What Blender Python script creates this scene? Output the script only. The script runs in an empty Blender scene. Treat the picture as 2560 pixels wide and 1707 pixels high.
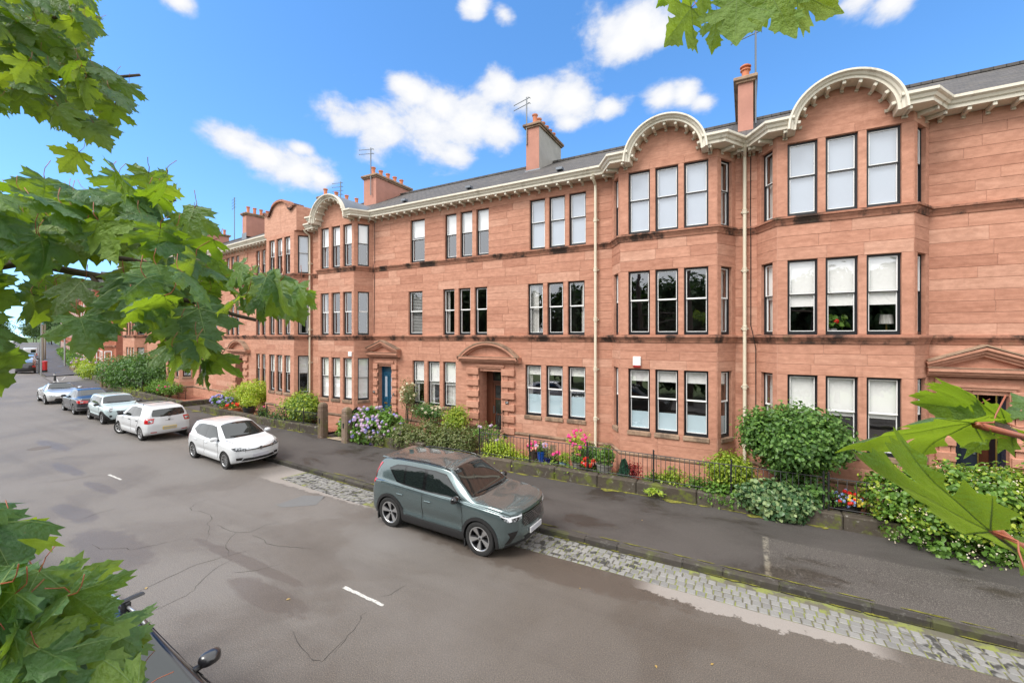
import bpy, bmesh, math, random
import numpy as np
from mathutils import Vector, Matrix
from mathutils.bvhtree import BVHTree
from mathutils.geometry import tessellate_polygon
random.seed(7); np.random.seed(7)
R = math.radians
scene = bpy.context.scene
COL = scene.collection

# ---------------------------------------------------------------- camera
F_PX, PHI, CAM_H, HY = 1065.0, R(28.8), 4.7, 838.0      # photograph measures (2560 x 1707)
cam_d = bpy.data.cameras.new('camera'); cam = bpy.data.objects.new('camera', cam_d); COL.objects.link(cam)
cam_d.sensor_fit = 'HORIZONTAL'; cam_d.sensor_width = 36.0
cam_d.lens = F_PX / 2560 * 36.0
cam_d.shift_y = -(853.5 - HY) / 2560.0
cam_d.clip_start = 0.05; cam_d.clip_end = 3000
cam.location = (0, 0, CAM_H); cam.rotation_euler = (R(90), 0, PHI)
scene.camera = cam
# pixel -> place helpers (direction from the photograph, distance from what the thing touches)
CP, SP = math.cos(PHI), math.sin(PHI)
def ray(x, y):
    a = (x - 1280) / F_PX; b = -(y - HY) / F_PX
    return Vector((a * CP - SP, a * SP + CP, b))
def gnd(x, y, z=0.0):
    d = ray(x, y); k = (z - CAM_H) / d.z
    return Vector((k * d.x, k * d.y, z))
def onY(x, y, Y):
    d = ray(x, y); k = Y / d.y
    return Vector((k * d.x, Y, CAM_H + k * d.z))
def at_dist(x, y, dist):
    d = ray(x, y).normalized()
    return Vector((d.x * dist, d.y * dist, CAM_H + d.z * dist))

# ---------------------------------------------------------------- light
SUN_EL, SUN_AZ = R(52), R(205)      # azimuth of the sun measured from +Y clockwise (behind the camera, high)
sun_dir = Vector((math.sin(SUN_AZ) * math.cos(SUN_EL), math.cos(SUN_AZ) * math.cos(SUN_EL), math.sin(SUN_EL)))
sl = bpy.data.lights.new('sun', 'SUN'); sl.energy = 1.5; sl.angle = R(28); sl.color = (1.0, 0.96, 0.9)
so = bpy.data.objects.new('sun', sl); COL.objects.link(so)
so.rotation_euler = (-sun_dir).to_track_quat('-Z', 'Y').to_euler(); so.location = (0, -20, 40)
scene.view_settings.view_transform = 'Standard'; scene.view_settings.look = 'None'
scene.view_settings.exposure = 1.4; scene.view_settings.gamma = 1.0
try: scene.view_settings.use_curve_mapping = False
except Exception: pass

world = bpy.data.worlds.new('World'); scene.world = world; world.use_nodes = True
wt = world.node_tree; wt.nodes.clear()
def wn(t, **kw):
    n = wt.nodes.new(t)
    for k, v in kw.items(): setattr(n, k, v)
    return n
def wmath(op, a, b=None, c=None, clamp=False):
    n = wn('ShaderNodeMath', operation=op, use_clamp=clamp)
    for i, v in enumerate((a, b, c)):
        if v is None: continue
        if isinstance(v, (int, float)): n.inputs[i].default_value = v
        else: wt.links.new(v, n.inputs[i])
    return n.outputs[0]
sky = wn('ShaderNodeTexSky', sky_type='NISHITA'); sky.sun_disc = False
sky.sun_elevation = SUN_EL; sky.sun_rotation = SUN_AZ
sky.air_density = 1.0; sky.dust_density = 0.3; sky.ozone_density = 2.0; sky.altitude = 20
wtc = wn('ShaderNodeTexCoord'); wdir = wtc.outputs['Generated']
lift = wn('ShaderNodeVectorMath', operation='ADD'); wt.links.new(wdir, lift.inputs[0]); lift.inputs[1].default_value = (0, 0, 0.10)
nrm = wn('ShaderNodeVectorMath', operation='NORMALIZE'); wt.links.new(lift.outputs[0], nrm.inputs[0]); wt.links.new(nrm.outputs[0], sky.inputs['Vector'])
wnoise = wn('ShaderNodeTexNoise'); wnoise.inputs['Scale'].default_value = 8.5; wnoise.inputs['Detail'].default_value = 9.0
wnoise.inputs['Roughness'].default_value = 0.60; wnoise.inputs['Distortion'].default_value = 0.15
flat = wn('ShaderNodeVectorMath', operation='MULTIPLY'); wt.links.new(wdir, flat.inputs[0]); flat.inputs[1].default_value = (1, 1, 1.55)
wt.links.new(flat.outputs[0], wnoise.inputs['Vector'])
# the cumulus clouds seen over the roofs: each a group of puffs (direction, angular radius)
PUFFS = []
def puff(x, y, r):      # photo pixels of a puff's centre and its radius
    d = ray(x, y); PUFFS.append((d.normalized(), r / F_PX / d.length ** 1.3))
for c in [(585,360,66),(660,400,62),(745,428,70),(755,372,28),(800,445,34),
          (865,305,66),(960,325,92),(1060,325,105),(1170,315,95),(1240,325,58),(1040,235,58),(1105,270,66),(1010,212,36),(1140,380,48),
          (1255,218,54),(1330,240,72),(1430,258,86),(1520,268,46),(1420,305,45),
          (1520,55,72),(1590,60,92),(1560,115,66),(1640,85,52),
          (1660,245,44),(1710,236,44),(1762,255,34),
          (1190,12,44),(1260,36,34),(2150,0,56),(2230,6,54),(450,5,40)]: puff(*c)
dens = None
for d, r in PUFFS:
    vm = wn('ShaderNodeVectorMath', operation='DISTANCE'); wt.links.new(flat.outputs[0], vm.inputs[0]); vm.inputs[1].default_value = (d.x, d.y, d.z * 1.55)
    m = wmath('MULTIPLY_ADD', vm.outputs['Value'], -1.0 / (r * 1.22), 1.0)
    dens = m if dens is None else wmath('SMOOTH_MAX', dens, m, 0.25)
dens = wmath('MULTIPLY_ADD', wmath('SUBTRACT', wnoise.outputs['Fac'], 0.5), 2.7, dens)
mask = wn('ShaderNodeMapRange', interpolation_type='SMOOTHSTEP'); wt.links.new(dens, mask.inputs[0])
mask.inputs[1].default_value = -0.10; mask.inputs[2].default_value = 0.62
# behind and overhead the cloud deck is closed: the soft light and the pale window reflections come from it
sep = wn('ShaderNodeSeparateXYZ'); wt.links.new(wdir, sep.inputs[0])
n2 = wn('ShaderNodeTexNoise'); n2.inputs['Scale'].default_value = 2.6; n2.inputs['Detail'].default_value = 7; wt.links.new(wdir, n2.inputs['Vector'])
fw = wn('ShaderNodeVectorMath', operation='DOT_PRODUCT'); wt.links.new(wdir, fw.inputs[0]); fw.inputs[1].default_value = (-SP * 0.94, CP * 0.94, 0.34)
cover = wmath('MULTIPLY_ADD', fw.outputs['Value'], -2.1, wmath('MULTIPLY_ADD', n2.outputs['Fac'], 1.2, 0.5))
high = wn('ShaderNodeMapRange', interpolation_type='SMOOTHSTEP'); wt.links.new(sep.outputs[2], high.inputs[0]); high.inputs[1].default_value = 0.64; high.inputs[2].default_value = 0.86; high.inputs[4].default_value = 1.9
cover = wmath('ADD', cover, high.outputs[0])
cmask = wn('ShaderNodeMapRange', interpolation_type='SMOOTHSTEP'); wt.links.new(cover, cmask.inputs[0]); cmask.inputs[1].default_value = 0.0; cmask.inputs[2].default_value = 0.55
shade = wn('ShaderNodeMapRange', interpolation_type='SMOOTHSTEP'); wt.links.new(dens, shade.inputs[0]); shade.inputs[1].default_value = 0.05; shade.inputs[2].default_value = 1.15
ccol = wn('ShaderNodeMix', data_type='RGBA'); wt.links.new(shade.outputs[0], ccol.inputs['Factor'])
CF, CB = 3.9, 7.6
ccol.inputs[6].default_value = (0.70 * CF, 0.76 * CF, 0.90 * CF, 1); ccol.inputs[7].default_value = (CF, CF, CF, 1)
deck = wn('ShaderNodeMix', data_type='RGBA'); wt.links.new(n2.outputs['Fac'], deck.inputs['Factor']); deck.inputs[6].default_value = (0.78 * CB, 0.82 * CB, 0.88 * CB, 1); deck.inputs[7].default_value = (CB, CB * 0.99, CB * 0.97, 1)
hsv = wn('ShaderNodeHueSaturation'); hsv.inputs['Saturation'].default_value = 1.24; hsv.inputs['Value'].default_value = 1.24; wt.links.new(sky.outputs[0], hsv.inputs['Color'])
smix0 = wn('ShaderNodeMix', data_type='RGBA'); wt.links.new(mask.outputs[0], smix0.inputs['Factor'])
wt.links.new(hsv.outputs[0], smix0.inputs[6]); wt.links.new(ccol.outputs[2], smix0.inputs[7])
smix = wn('ShaderNodeMix', data_type='RGBA'); wt.links.new(cmask.outputs[0], smix.inputs['Factor'])
wt.links.new(smix0.outputs[2], smix.inputs[6]); wt.links.new(deck.outputs[2], smix.inputs[7])
bg = wn('ShaderNodeBackground'); bg.inputs['Strength'].default_value = 0.1; wt.links.new(smix.outputs[2], bg.inputs['Color'])
wo = wn('ShaderNodeOutputWorld'); wt.links.new(bg.outputs[0], wo.inputs[0])

# ---------------------------------------------------------------- scene-graph helpers
def link(o, parent=None):
    COL.objects.link(o)
    if parent is not None: o.parent = parent
    return o
def tag(o, label=None, cat=None, group=None, kind=None):
    if label: o['label'] = label
    if cat: o['category'] = cat
    if group: o['group'] = group
    if kind: o['kind'] = kind
    return o
def empty(name, loc=(0, 0, 0), rz=0.0, label=None, cat=None, group=None):
    o = bpy.data.objects.new(name, None); COL.objects.link(o)
    o.location = loc; o.rotation_euler = (0, 0, rz); o.empty_display_size = 0.2
    return tag(o, label, cat, group)
def inst(name, mesh, parent=None, loc=(0, 0, 0), rot=(0, 0, 0), sc=(1, 1, 1)):
    o = bpy.data.objects.new(name, mesh); link(o, parent)
    o.location = loc; o.rotation_euler = rot
    o.scale = (sc, sc, sc) if isinstance(sc, (int, float)) else sc
    return o

class G:
    """collects shapes for one mesh"""
    def __init__(s): s.v = []; s.f = []; s.m = []
    def add(s, vs, fs, m=0):
        b = len(s.v); s.v += [tuple(p) for p in vs]
        s.f += [tuple(i + b for i in f) for f in fs]; s.m += [m] * len(fs); return s
    def box(s, x0, x1, y0, y1, z0, z1, m=0):
        vs = [(x0,y0,z0),(x1,y0,z0),(x1,y1,z0),(x0,y1,z0),(x0,y0,z1),(x1,y0,z1),(x1,y1,z1),(x0,y1,z1)]
        return s.add(vs, [(0,3,2,1),(4,5,6,7),(0,1,5,4),(1,2,6,5),(2,3,7,6),(3,0,4,7)], m)
    def cbox(s, x0, x1, y0, y1, z0, z1, c=0.01, m=0):
        """box with chamfered edges"""
        X=(x0,x1);Y=(y0,y1);Z=(z0,z1); vs=[]; idx={}
        for i in (0,1):
            for j in (0,1):
                for k in (0,1):
                    sx,sy,sz=(c,-c)[i],(c,-c)[j],(c,-c)[k]
                    for a,p in enumerate(((X[i],Y[j]+sy,Z[k]+sz),(X[i]+sx,Y[j],Z[k]+sz),(X[i]+sx,Y[j]+sy,Z[k]))):
                        idx[i,j,k,a]=len(vs); vs.append(p)
        fs=[]
        q=[(0,0),(1,0),(1,1),(0,1)]
        for i in (0,1):
            f=[idx[i,a,b,0] for a,b in q]; fs.append(tuple(f if i else f[::-1]))
            f=[idx[a,i,b,1] for a,b in q]; fs.append(tuple(f[::-1] if i else f))
            f=[idx[a,b,i,2] for a,b in q]; fs.append(tuple(f if i else f[::-1]))
        for a in (0,1):
            for b in (0,1):
                fs.append((idx[a,b,0,0],idx[a,b,1,0],idx[a,b,1,1],idx[a,b,0,1]))
                fs.append((idx[a,0,b,0],idx[a,1,b,0],idx[a,1,b,2],idx[a,0,b,2]))
                fs.append((idx[0,a,b,1],idx[1,a,b,1],idx[1,a,b,2],idx[0,a,b,2]))
                for k in (0,1): fs.append((idx[a,b,k,0],idx[a,b,k,1],idx[a,b,k,2]))
        return s.add(vs, fs, m)
    def tube(s, pts, r, n=8, m=0, cap=True):
        pts=[Vector(p) for p in pts]; rs=r if isinstance(r,(list,tuple)) else [r]*len(pts)
        b=len(s.v); up=None
        for i,p in enumerate(pts):
            t=(pts[min(i+1,len(pts)-1)]-pts[max(i-1,0)]); t=t.normalized() if t.length>1e-9 else Vector((0,0,1))
            if up is None: up=Vector((0,0,1)) if abs(t.z)<0.9 else Vector((1,0,0))
            a=t.cross(up); a=a.normalized() if a.length>1e-6 else t.orthogonal().normalized(); c=a.cross(t).normalized(); up=c
            for k in range(n):
                w=2*math.pi*k/n; q=p+(a*math.cos(w)+c*math.sin(w))*rs[i]; s.v.append(tuple(q))
        for i in range(len(pts)-1):
            for k in range(n):
                k2=(k+1)%n; s.f.append((b+i*n+k,b+i*n+k2,b+(i+1)*n+k2,b+(i+1)*n+k)); s.m.append(m)
        if cap:
            s.f.append(tuple(b+k for k in range(n))[::-1]); s.m.append(m)
            e=b+(len(pts)-1)*n; s.f.append(tuple(e+k for k in range(n))); s.m.append(m)
        return s
    def lathe(s, prof, n=16, m=0, org=(0,0,0), axis='z'):
        b=len(s.v); o=Vector(org)
        for r,h in prof:
            for k in range(n):
                w=2*math.pi*k/n; c,d=r*math.cos(w),r*math.sin(w)
                p=(c,d,h) if axis=='z' else ((c,h,d) if axis=='y' else (h,c,d))
                s.v.append(tuple(Vector(p)+o))
        for i in range(len(prof)-1):
            for k in range(n):
                k2=(k+1)%n; f=(b+i*n+k,b+i*n+k2,b+(i+1)*n+k2,b+(i+1)*n+k)
                s.f.append(f if axis!='y' else f[::-1]); s.m.append(m)
        return s
    def prism(s, poly, h0, h1, axis='y', m=0):
        """2-D outline extruded along an axis (poly given in the two other axes, in order)"""
        n=len(poly); b=len(s.v)
        def P(p,h): return (p[0],h,p[1]) if axis=='y' else ((p[0],p[1],h) if axis=='z' else (h,p[0],p[1]))
        s.v += [P(p,h0) for p in poly]+[P(p,h1) for p in poly]
        tris=tessellate_polygon([[Vector((p[0],p[1],0)) for p in poly]])
        for t in tris:
            s.f.append(tuple(b+i for i in t)); s.f.append(tuple(b+n+i for i in t[::-1])); s.m += [m,m]
        for i in range(n):
            j=(i+1)%n; s.f.append((b+i,b+j,b+n+j,b+n+i)); s.m.append(m)
        return s
    def sweep(s, prof, line, m=0, close_ends=True):
        """profile [(out, z)] along a plan polyline [(x, y)], mitred; out is to the right-hand side (street side)"""
        L=[Vector((p[0],p[1])) for p in line]; n=len(prof); b=len(s.v)
        for i,p in enumerate(L):
            ds=[]
            if i>0: ds.append((L[i]-L[i-1]).normalized())
            if i<len(L)-1: ds.append((L[i+1]-L[i]).normalized())
            ns=[Vector((d.y,-d.x)) for d in ds]
            if len(ns)==2:
                h=(ns[0]+ns[1]); h=h/h.length; h=h/max(0.3,h.dot(ns[0]))
            else: h=ns[0]
            for o,z in prof: s.v.append((p.x+h.x*o,p.y+h.y*o,z))
        for i in range(len(L)-1):
            for k in range(n-1):
                s.f.append((b+i*n+k,b+(i+1)*n+k,b+(i+1)*n+k+1,b+i*n+k+1)); s.m.append(m)
        if close_ends:
            s.f.append(tuple(b+k for k in range(n))); s.f.append(tuple(b+(len(L)-1)*n+k for k in range(n))[::-1]); s.m += [m,m]
        return s
    def mesh(s, name, mats, smooth=False, recalc=False):
        me=bpy.data.meshes.new(name); me.from_pydata(s.v,[],s.f)
        for mt in (mats if isinstance(mats,(list,tuple)) else [mats]): me.materials.append(mt)
        if s.m and max(s.m)>0: me.polygons.foreach_set('material_index',s.m)
        if recalc:
            bm=bmesh.new(); bm.from_mesh(me); bmesh.ops.recalc_face_normals(bm,faces=bm.faces); bm.to_mesh(me); bm.free()
        if smooth is True: me.polygons.foreach_set('use_smooth',[True]*len(me.polygons))
        elif smooth: me.shade_flat(); me.polygons.foreach_set('use_smooth',[True]*len(me.polygons)); me.set_sharp_from_angle(angle=R(smooth))
        me.update(); return me
    def obj(s, name, mats, parent=None, smooth=False, recalc=True, **t):
        o=bpy.data.objects.new(name,s.mesh(name,mats,smooth,recalc)); link(o,parent); return tag(o,**t)

# ---------------------------------------------------------------- materials
class NT:
    def __init__(s,name):
        s.mat=bpy.data.materials.new(name); s.mat.use_nodes=True; s.t=s.mat.node_tree; s.t.nodes.clear()
        s.out=s.n('ShaderNodeOutputMaterial'); s._pos=None
    def n(s,t,**kw):
        n=s.t.nodes.new(t)
        for k,v in kw.items(): setattr(n,k,v)
        return n
    def set(s,sock,v):
        if isinstance(v,(int,float)): sock.default_value=v
        elif isinstance(v,(tuple,list)): sock.default_value=tuple(v)+((1,) if len(v)==3 and sock.type=='RGBA' else ())
        else: s.t.links.new(v,sock)
    def math(s,op,a,b=None,c=None,clamp=False):
        n=s.n('ShaderNodeMath',operation=op,use_clamp=clamp)
        for i,v in enumerate((a,b,c)):
            if v is not None: s.set(n.inputs[i],v)
        return n.outputs[0]
    def pos(s):
        if s._pos is None: s._pos=s.n('ShaderNodeNewGeometry')
        return s._pos.outputs['Position']
    def objco(s): return s.n('ShaderNodeTexCoord').outputs['Object']
    def map(s,vec,sc=(1,1,1),loc=(0,0,0)):
        n=s.n('ShaderNodeMapping'); s.set(n.inputs['Vector'],vec); n.inputs['Scale'].default_value=sc; n.inputs['Location'].default_value=loc; return n.outputs[0]
    def noise(s,vec,scale=1,detail=4,rough=0.55,dist=0.0):
        n=s.n('ShaderNodeTexNoise'); s.set(n.inputs['Vector'],vec); n.inputs['Scale'].default_value=scale; n.inputs['Detail'].default_value=detail
        n.inputs['Roughness'].default_value=rough; n.inputs['Distortion'].default_value=dist; return n.outputs['Fac']
    def ramp(s,fac,a,b,lo=0.0,hi=1.0):
        n=s.n('ShaderNodeMapRange',interpolation_type='SMOOTHSTEP'); s.set(n.inputs[0],fac); n.inputs[1].default_value=a; n.inputs[2].default_value=b
        n.inputs[3].default_value=lo; n.inputs[4].default_value=hi; return n.outputs[0]
    def mix(s,fac,a,b,mode='MIX'):
        n=s.n('ShaderNodeMix',data_type='RGBA',blend_type=mode); s.set(n.inputs[0],fac); s.set(n.inputs[6],a); s.set(n.inputs[7],b); return n.outputs[2]
    def cramp(s,fac,stops):
        n=s.n('ShaderNodeValToRGB'); s.set(n.inputs[0],fac); e=n.color_ramp.elements
        while len(e)<len(stops): e.new(0.5)
        for i,(p,c) in enumerate(stops): e[i].position=p; e[i].color=tuple(c)+(1,)
        return n.outputs[0]
    def rnd(s):
        a=s.n('ShaderNodeObjectInfo').outputs['Random']; g=s.n('ShaderNodeNewGeometry').outputs['Random Per Island']
        return s.math('FRACT',s.math('ADD',a,g))
    def bump(s,h,strength=0.3,dist=0.02):
        n=s.n('ShaderNodeBump'); s.set(n.inputs['Height'],h); n.inputs['Strength'].default_value=strength; n.inputs['Distance'].default_value=dist; return n.outputs[0]
    def pbr(s,col,rough=0.6,metal=0.0,normal=None,coat=0.0,spec=0.5,**kw):
        n=s.n('ShaderNodeBsdfPrincipled'); s.set(n.inputs['Base Color'],col); s.set(n.inputs['Roughness'],rough); s.set(n.inputs['Metallic'],metal)
        s.set(n.inputs['Specular IOR Level'],spec); n.inputs['Coat Weight'].default_value=coat; n.inputs['Coat Roughness'].default_value=0.04
        if normal is not None: s.set(n.inputs['Normal'],normal)
        for k,v in kw.items(): s.set(n.inputs[k],v)
        return n.outputs[0]
    def fin(s,sh): s.t.links.new(sh,s.out.inputs['Surface']); return s.mat
def plain(name,col,rough=0.6,metal=0.0,coat=0.0,spec=0.5,var=0.12,vs=3.0,bump=0.0,bs=40.0):
    t=NT(name); p=t.objco()
    c=t.mix(t.noise(p,vs,5,0.6),tuple(x*(1-var) for x in col),tuple(min(1,x*(1+var)) for x in col)) if var else col
    nm=t.bump(t.noise(p,bs,3),bump,0.01) if bump else None
    return t.fin(t.pbr(c,rough,metal,nm,coat,spec))
# ================================================================ shared materials
def stone_mat(name, c0, c1, c2, c3, dirt=0.0, moss=0.0, streak=5.0, lichen=0.6):
    t=NT(name); p=t.pos(); r=t.rnd()
    base=t.cramp(r,[(0.0,c0),(0.35,c1),(0.7,c2),(1.0,c3)])
    off=t.n('ShaderNodeCombineXYZ'); t.set(off.inputs[0],t.math('MULTIPLY',r,37.0)); t.set(off.inputs[2],t.math('MULTIPLY',r,11.0))
    add=t.n('ShaderNodeVectorMath',operation='ADD'); t.set(add.inputs[0],p); t.set(add.inputs[1],off.outputs[0])
    bed=t.noise(t.map(add.outputs[0],(0.55,0.55,streak)),2.2,5,0.62,0.6)
    c=t.mix(t.ramp(bed,0.28,0.72),t.mix(1.0,base,(0.88,0.84,0.82),'MULTIPLY'),t.mix(1.0,base,(1.08,1.09,1.10),'MULTIPLY'))
    big=t.noise(p,0.35,4,0.6)
    c=t.mix(t.ramp(big,0.45,0.75,0,0.35),c,t.mix(1.0,c,(0.78,0.72,0.70),'MULTIPLY'))
    wash=t.noise(t.map(p,(1.6,1.6,0.16)),1.3,5,0.65)
    c=t.mix(t.ramp(wash,0.56,0.78,0,0.5),c,t.mix(1.0,c,(0.62,0.57,0.55),'MULTIPLY'))
    gr_=t.noise(p,70,2)
    mot=t.noise(t.map(add.outputs[0],(1,1,1.8)),5.5,5,0.68)
    c=t.mix(t.ramp(mot,0.30,0.70),t.mix(1.0,c,(0.87,0.85,0.84),'MULTIPLY'),t.mix(1.0,c,(1.09,1.10,1.11),'MULTIPLY'))
    pale=t.noise(t.map(add.outputs[0],(0.8,0.8,9.0)),1.7,4,0.6)
    c=t.mix(t.ramp(pale,0.62,0.74,0,0.4),c,t.mix(1.0,c,(1.18,1.24,1.28),'MULTIPLY'))
    c=t.mix(t.ramp(gr_,0.4,0.7,0,0.22),c,t.mix(1.0,c,(0.72,0.70,0.70),'MULTIPLY'))
    if dirt:
        d=t.noise(t.map(p,(1,1,0.8)),1.1,6,0.7)
        c=t.mix(t.ramp(d,0.45,0.60,0,dirt),c,(0.022,0.02,0.018))
        e=t.noise(p,2.3,5,0.7)
        c=t.mix(t.ramp(e,0.56,0.70,0,0.35),c,(0.16,0.15,0.08))
    if moss:
        e=t.noise(p,2.0,6,0.7)
        c=t.mix(t.ramp(e,0.50,0.62,0,moss),c,(0.11,0.13,0.02))
        e2=t.noise(p,7.0,5,0.7)
        c=t.mix(t.ramp(e2,0.58,0.68,0,lichen),c,(0.34,0.33,0.29))
    nm=t.bump(t.math('MULTIPLY_ADD',gr_,0.35,bed),0.35,0.012)
    return t.fin(t.pbr(c,0.85,0,nm,0,0.25))
M_STONE=stone_mat('red_sandstone',(0.415,0.200,0.135),(0.515,0.266,0.184),(0.478,0.240,0.164),(0.552,0.312,0.224))
M_TRIM=stone_mat('dressed_sandstone',(0.485,0.246,0.168),(0.508,0.262,0.181),(0.475,0.236,0.161),(0.522,0.276,0.194),streak=2.0)
M_BAND=stone_mat('stained_sandstone',(0.36,0.17,0.115),(0.40,0.195,0.13),(0.38,0.18,0.12),(0.42,0.21,0.145),dirt=0.93)
M_SILL=stone_mat('weathered_sill_stone',(0.33,0.22,0.15),(0.36,0.25,0.17),(0.30,0.20,0.14),(0.38,0.27,0.19),dirt=0.55)
M_FARSTONE=stone_mat('far_red_sandstone',(0.36,0.125,0.075),(0.42,0.16,0.10),(0.38,0.14,0.085),(0.44,0.18,0.115))
M_GWALL=stone_mat('mossy_garden_stone',(0.050,0.043,0.035),(0.085,0.073,0.058),(0.065,0.055,0.042),(0.11,0.09,0.068),moss=0.8,streak=1.0,lichen=.5)
M_PILLAR=stone_mat('brown_pillar_stone',(0.15,0.10,0.07),(0.19,0.13,0.09),(0.13,0.10,0.08),(0.22,0.16,0.12),moss=0.35,streak=0.3)
M_MORTAR=plain('pale_mortar',(0.52,0.33,0.26),0.9,var=0.2)
M_CREAM=(lambda t:(lambda c:t.fin(t.pbr(c,0.5,0,None,0,0.4)))(t.mix(t.ramp(t.noise(t.map(t.pos(),(1,1,0.6)),2.2,6,0.72),0.52,0.74,0,0.75),(0.66,0.61,0.51),(0.26,0.22,0.15))))(NT('cream_paint'))
M_PIPE=plain('cream_pipe_paint',(0.66,0.60,0.47),0.5,var=0.12,vs=1.5)
M_LEAD=plain('lead_sheet',(0.17,0.19,0.22),0.45,0.3,var=0.25,vs=2)
M_BLACKP=plain('black_frame_paint',(0.012,0.014,0.018),0.35,var=0.2)
M_WHITEP=plain('white_sash_paint',(0.78,0.78,0.77),0.45,var=0.04)
M_BLIND=plain('white_blind',(0.88,0.88,0.86),0.8,var=0.04)
M_SKYPANE=plain('painted_sky_pane',(0.34,0.39,0.46),0.7,var=0.05)  # pale sky reflection painted as a flat colour, mainly for the top-floor panes
M_CURTAIN=(lambda t:t.fin(t.pbr(t.mix(t.ramp(t.noise(t.map(t.objco(),(18,18,0.4)),1,2),0.35,0.65),(0.5,0.49,0.46),(0.78,0.77,0.74)),0.9)))(NT('net_curtain'))
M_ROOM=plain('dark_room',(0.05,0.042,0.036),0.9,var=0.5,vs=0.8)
M_DBLIND=plain('grey_slat_blind',(0.36,0.36,0.35),0.6)
M_FROST=plain('frosted_film',(0.52,0.66,0.72),0.35,var=0.05,vs=1)
def glass_mat(name,base=0.16,tint=(1,1,1)):
    t=NT(name); lw=t.n('ShaderNodeLayerWeight'); lw.inputs['Blend'].default_value=0.5
    fr=t.math('MULTIPLY_ADD',t.math('POWER',lw.outputs['Facing'],5.0),0.9,0.04+base)
    nz=t.noise(t.map(t.pos(),(1,1,0.7)),1.4,2,0.5)
    nm=t.bump(nz,0.05,0.05)
    gl=t.n('ShaderNodeBsdfGlossy'); gl.inputs['Roughness'].default_value=0.015; gl.inputs['Color'].default_value=(0.95,0.97,1,1); t.set(gl.inputs['Normal'],nm)
    tr=t.n('ShaderNodeBsdfTransparent'); tr.inputs['Color'].default_value=tuple(tint)+(1,)
    mx=t.n('ShaderNodeMixShader'); t.set(mx.inputs[0],t.math('MINIMUM',fr,1.0)); t.set(mx.inputs[1],tr.outputs[0]); t.set(mx.inputs[2],gl.outputs[0])
    return t.fin(mx.outputs[0])
M_GLASS=glass_mat('window_glass',0.17)
M_SLATE=(lambda t:(lambda br:t.fin(t.pbr(t.mix(t.ramp(t.noise(t.pos(),3,6,0.7),0.5,0.7,0,0.5),br.outputs['Color'],(0.14,0.12,0.09)),0.75,0,t.bump(br.outputs['Fac'],0.6,0.02))))(
   (lambda b:[t.set(b.inputs['Vector'],t.objco()),b.inputs['Color1'].__setattr__('default_value',(0.055,0.05,0.048,1)),b.inputs['Color2'].__setattr__('default_value',(0.095,0.085,0.08,1)),b.inputs['Mortar'].__setattr__('default_value',(0.02,0.02,0.02,1)),
     b.inputs['Scale'].__setattr__('default_value',1.0),b.inputs['Mortar Size'].__setattr__('default_value',0.012),b.inputs['Brick Width'].__setattr__('default_value',0.28),b.inputs['Row Height'].__setattr__('default_value',0.16),b][-1])(t.n('ShaderNodeTexBrick'))))(NT('roof_slate'))
M_RENDER=plain('grey_render',(0.34,0.32,0.29),0.9,var=0.4,vs=1.3,bump=0.4)
M_REDREND=plain('red_rendered_stone',(0.42,0.20,0.15),0.9,var=0.3,vs=1.6,bump=0.4)
M_TERRA=plain('terracotta',(0.52,0.18,0.09),0.8,var=0.25)
M_IRON=plain('black_iron',(0.014,0.014,0.015),0.5,var=0.3)
M_STEEL=plain('aerial_metal',(0.18,0.19,0.2),0.4,0.7)
M_DARKWOOD=plain('brown_door_wood',(0.105,0.035,0.018),0.4,var=0.3,vs=4)
M_BLUEDOOR=plain('blue_door_paint',(0.012,0.085,0.16),0.3,var=0.1,coat=0.3)
M_NAVY=plain('navy_door_paint',(0.012,0.016,0.03),0.3,coat=0.3)
M_BRASS=plain('brass',(0.55,0.38,0.12),0.3,0.9)
M_DGLASS=(lambda t:t.fin(t.pbr((0.02,0.022,0.022),0.04,0,None,0,0.7)))(NT('dark_door_glass'))
M_GRAVEL=(lambda t:(lambda v:t.fin(t.pbr(t.mix(t.ramp(t.noise(t.pos(),30,3),0.3,0.7),(0.21,0.07,0.04),(0.34,0.145,0.095)),0.9,0,t.bump(t.noise(t.pos(),45,3),1.0,0.03))))(0))(NT('red_gravel'))
M_SOIL=plain('garden_soil',(0.035,0.025,0.018),0.95,var=0.4,bump=0.8,bs=20)
M_GRASS=plain('lawn',(0.075,0.12,0.022),0.9,var=0.4,vs=8,bump=0.8,bs=30)
M_MOSS=(lambda t:t.fin(t.pbr(t.mix(t.ramp(t.noise(t.pos(),9,5,0.7),0.35,0.65),(0.09,0.085,0.02),(0.25,0.24,0.025)),0.95,0,t.bump(t.noise(t.pos(),60,3),0.9,0.02))))(NT('yellow_moss'))

# ================================================================ street line
KX=[60,-10,-16,-24,-30,-36,-44,-58,-78,-115,-200,-420]
KY=[9.38,9.38,9.78,10.42,10.95,11.5,12.45,14.8,18.2,26.9,47.0,99.0]
def kerbY(x): return float(np.interp(-x,[-k for k in KX],KY))
WX=[60,-9,-11,-17.5,-22,-32,-43,-50,-63.5]
WY=[12.55,12.55,12.75,12.9,13.0,13.7,14.8,15.75,18.6]
def gwallY(x): return float(np.interp(-x,[-k for k in WX],WY))
def vz(v):      # street cross-section: height of the carriageway at v metres from the far kerb
    return float(np.interp(v,[-9.2,-8.8,-7.2,-1.45,0],[-0.08,-0.08,0,0,-0.09]))
STX=[60,40,25,15,10,6,3,0,-3,-6,-9,-12,-15,-18,-21,-24,-27,-30,-34,-38,-42,-46,-50,-54,-58,-62,-66,-70,-74,-78,-84,-90,-100,-110,-120,-140,-160,-180,-200,-240,-280,-320,-420]
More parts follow.
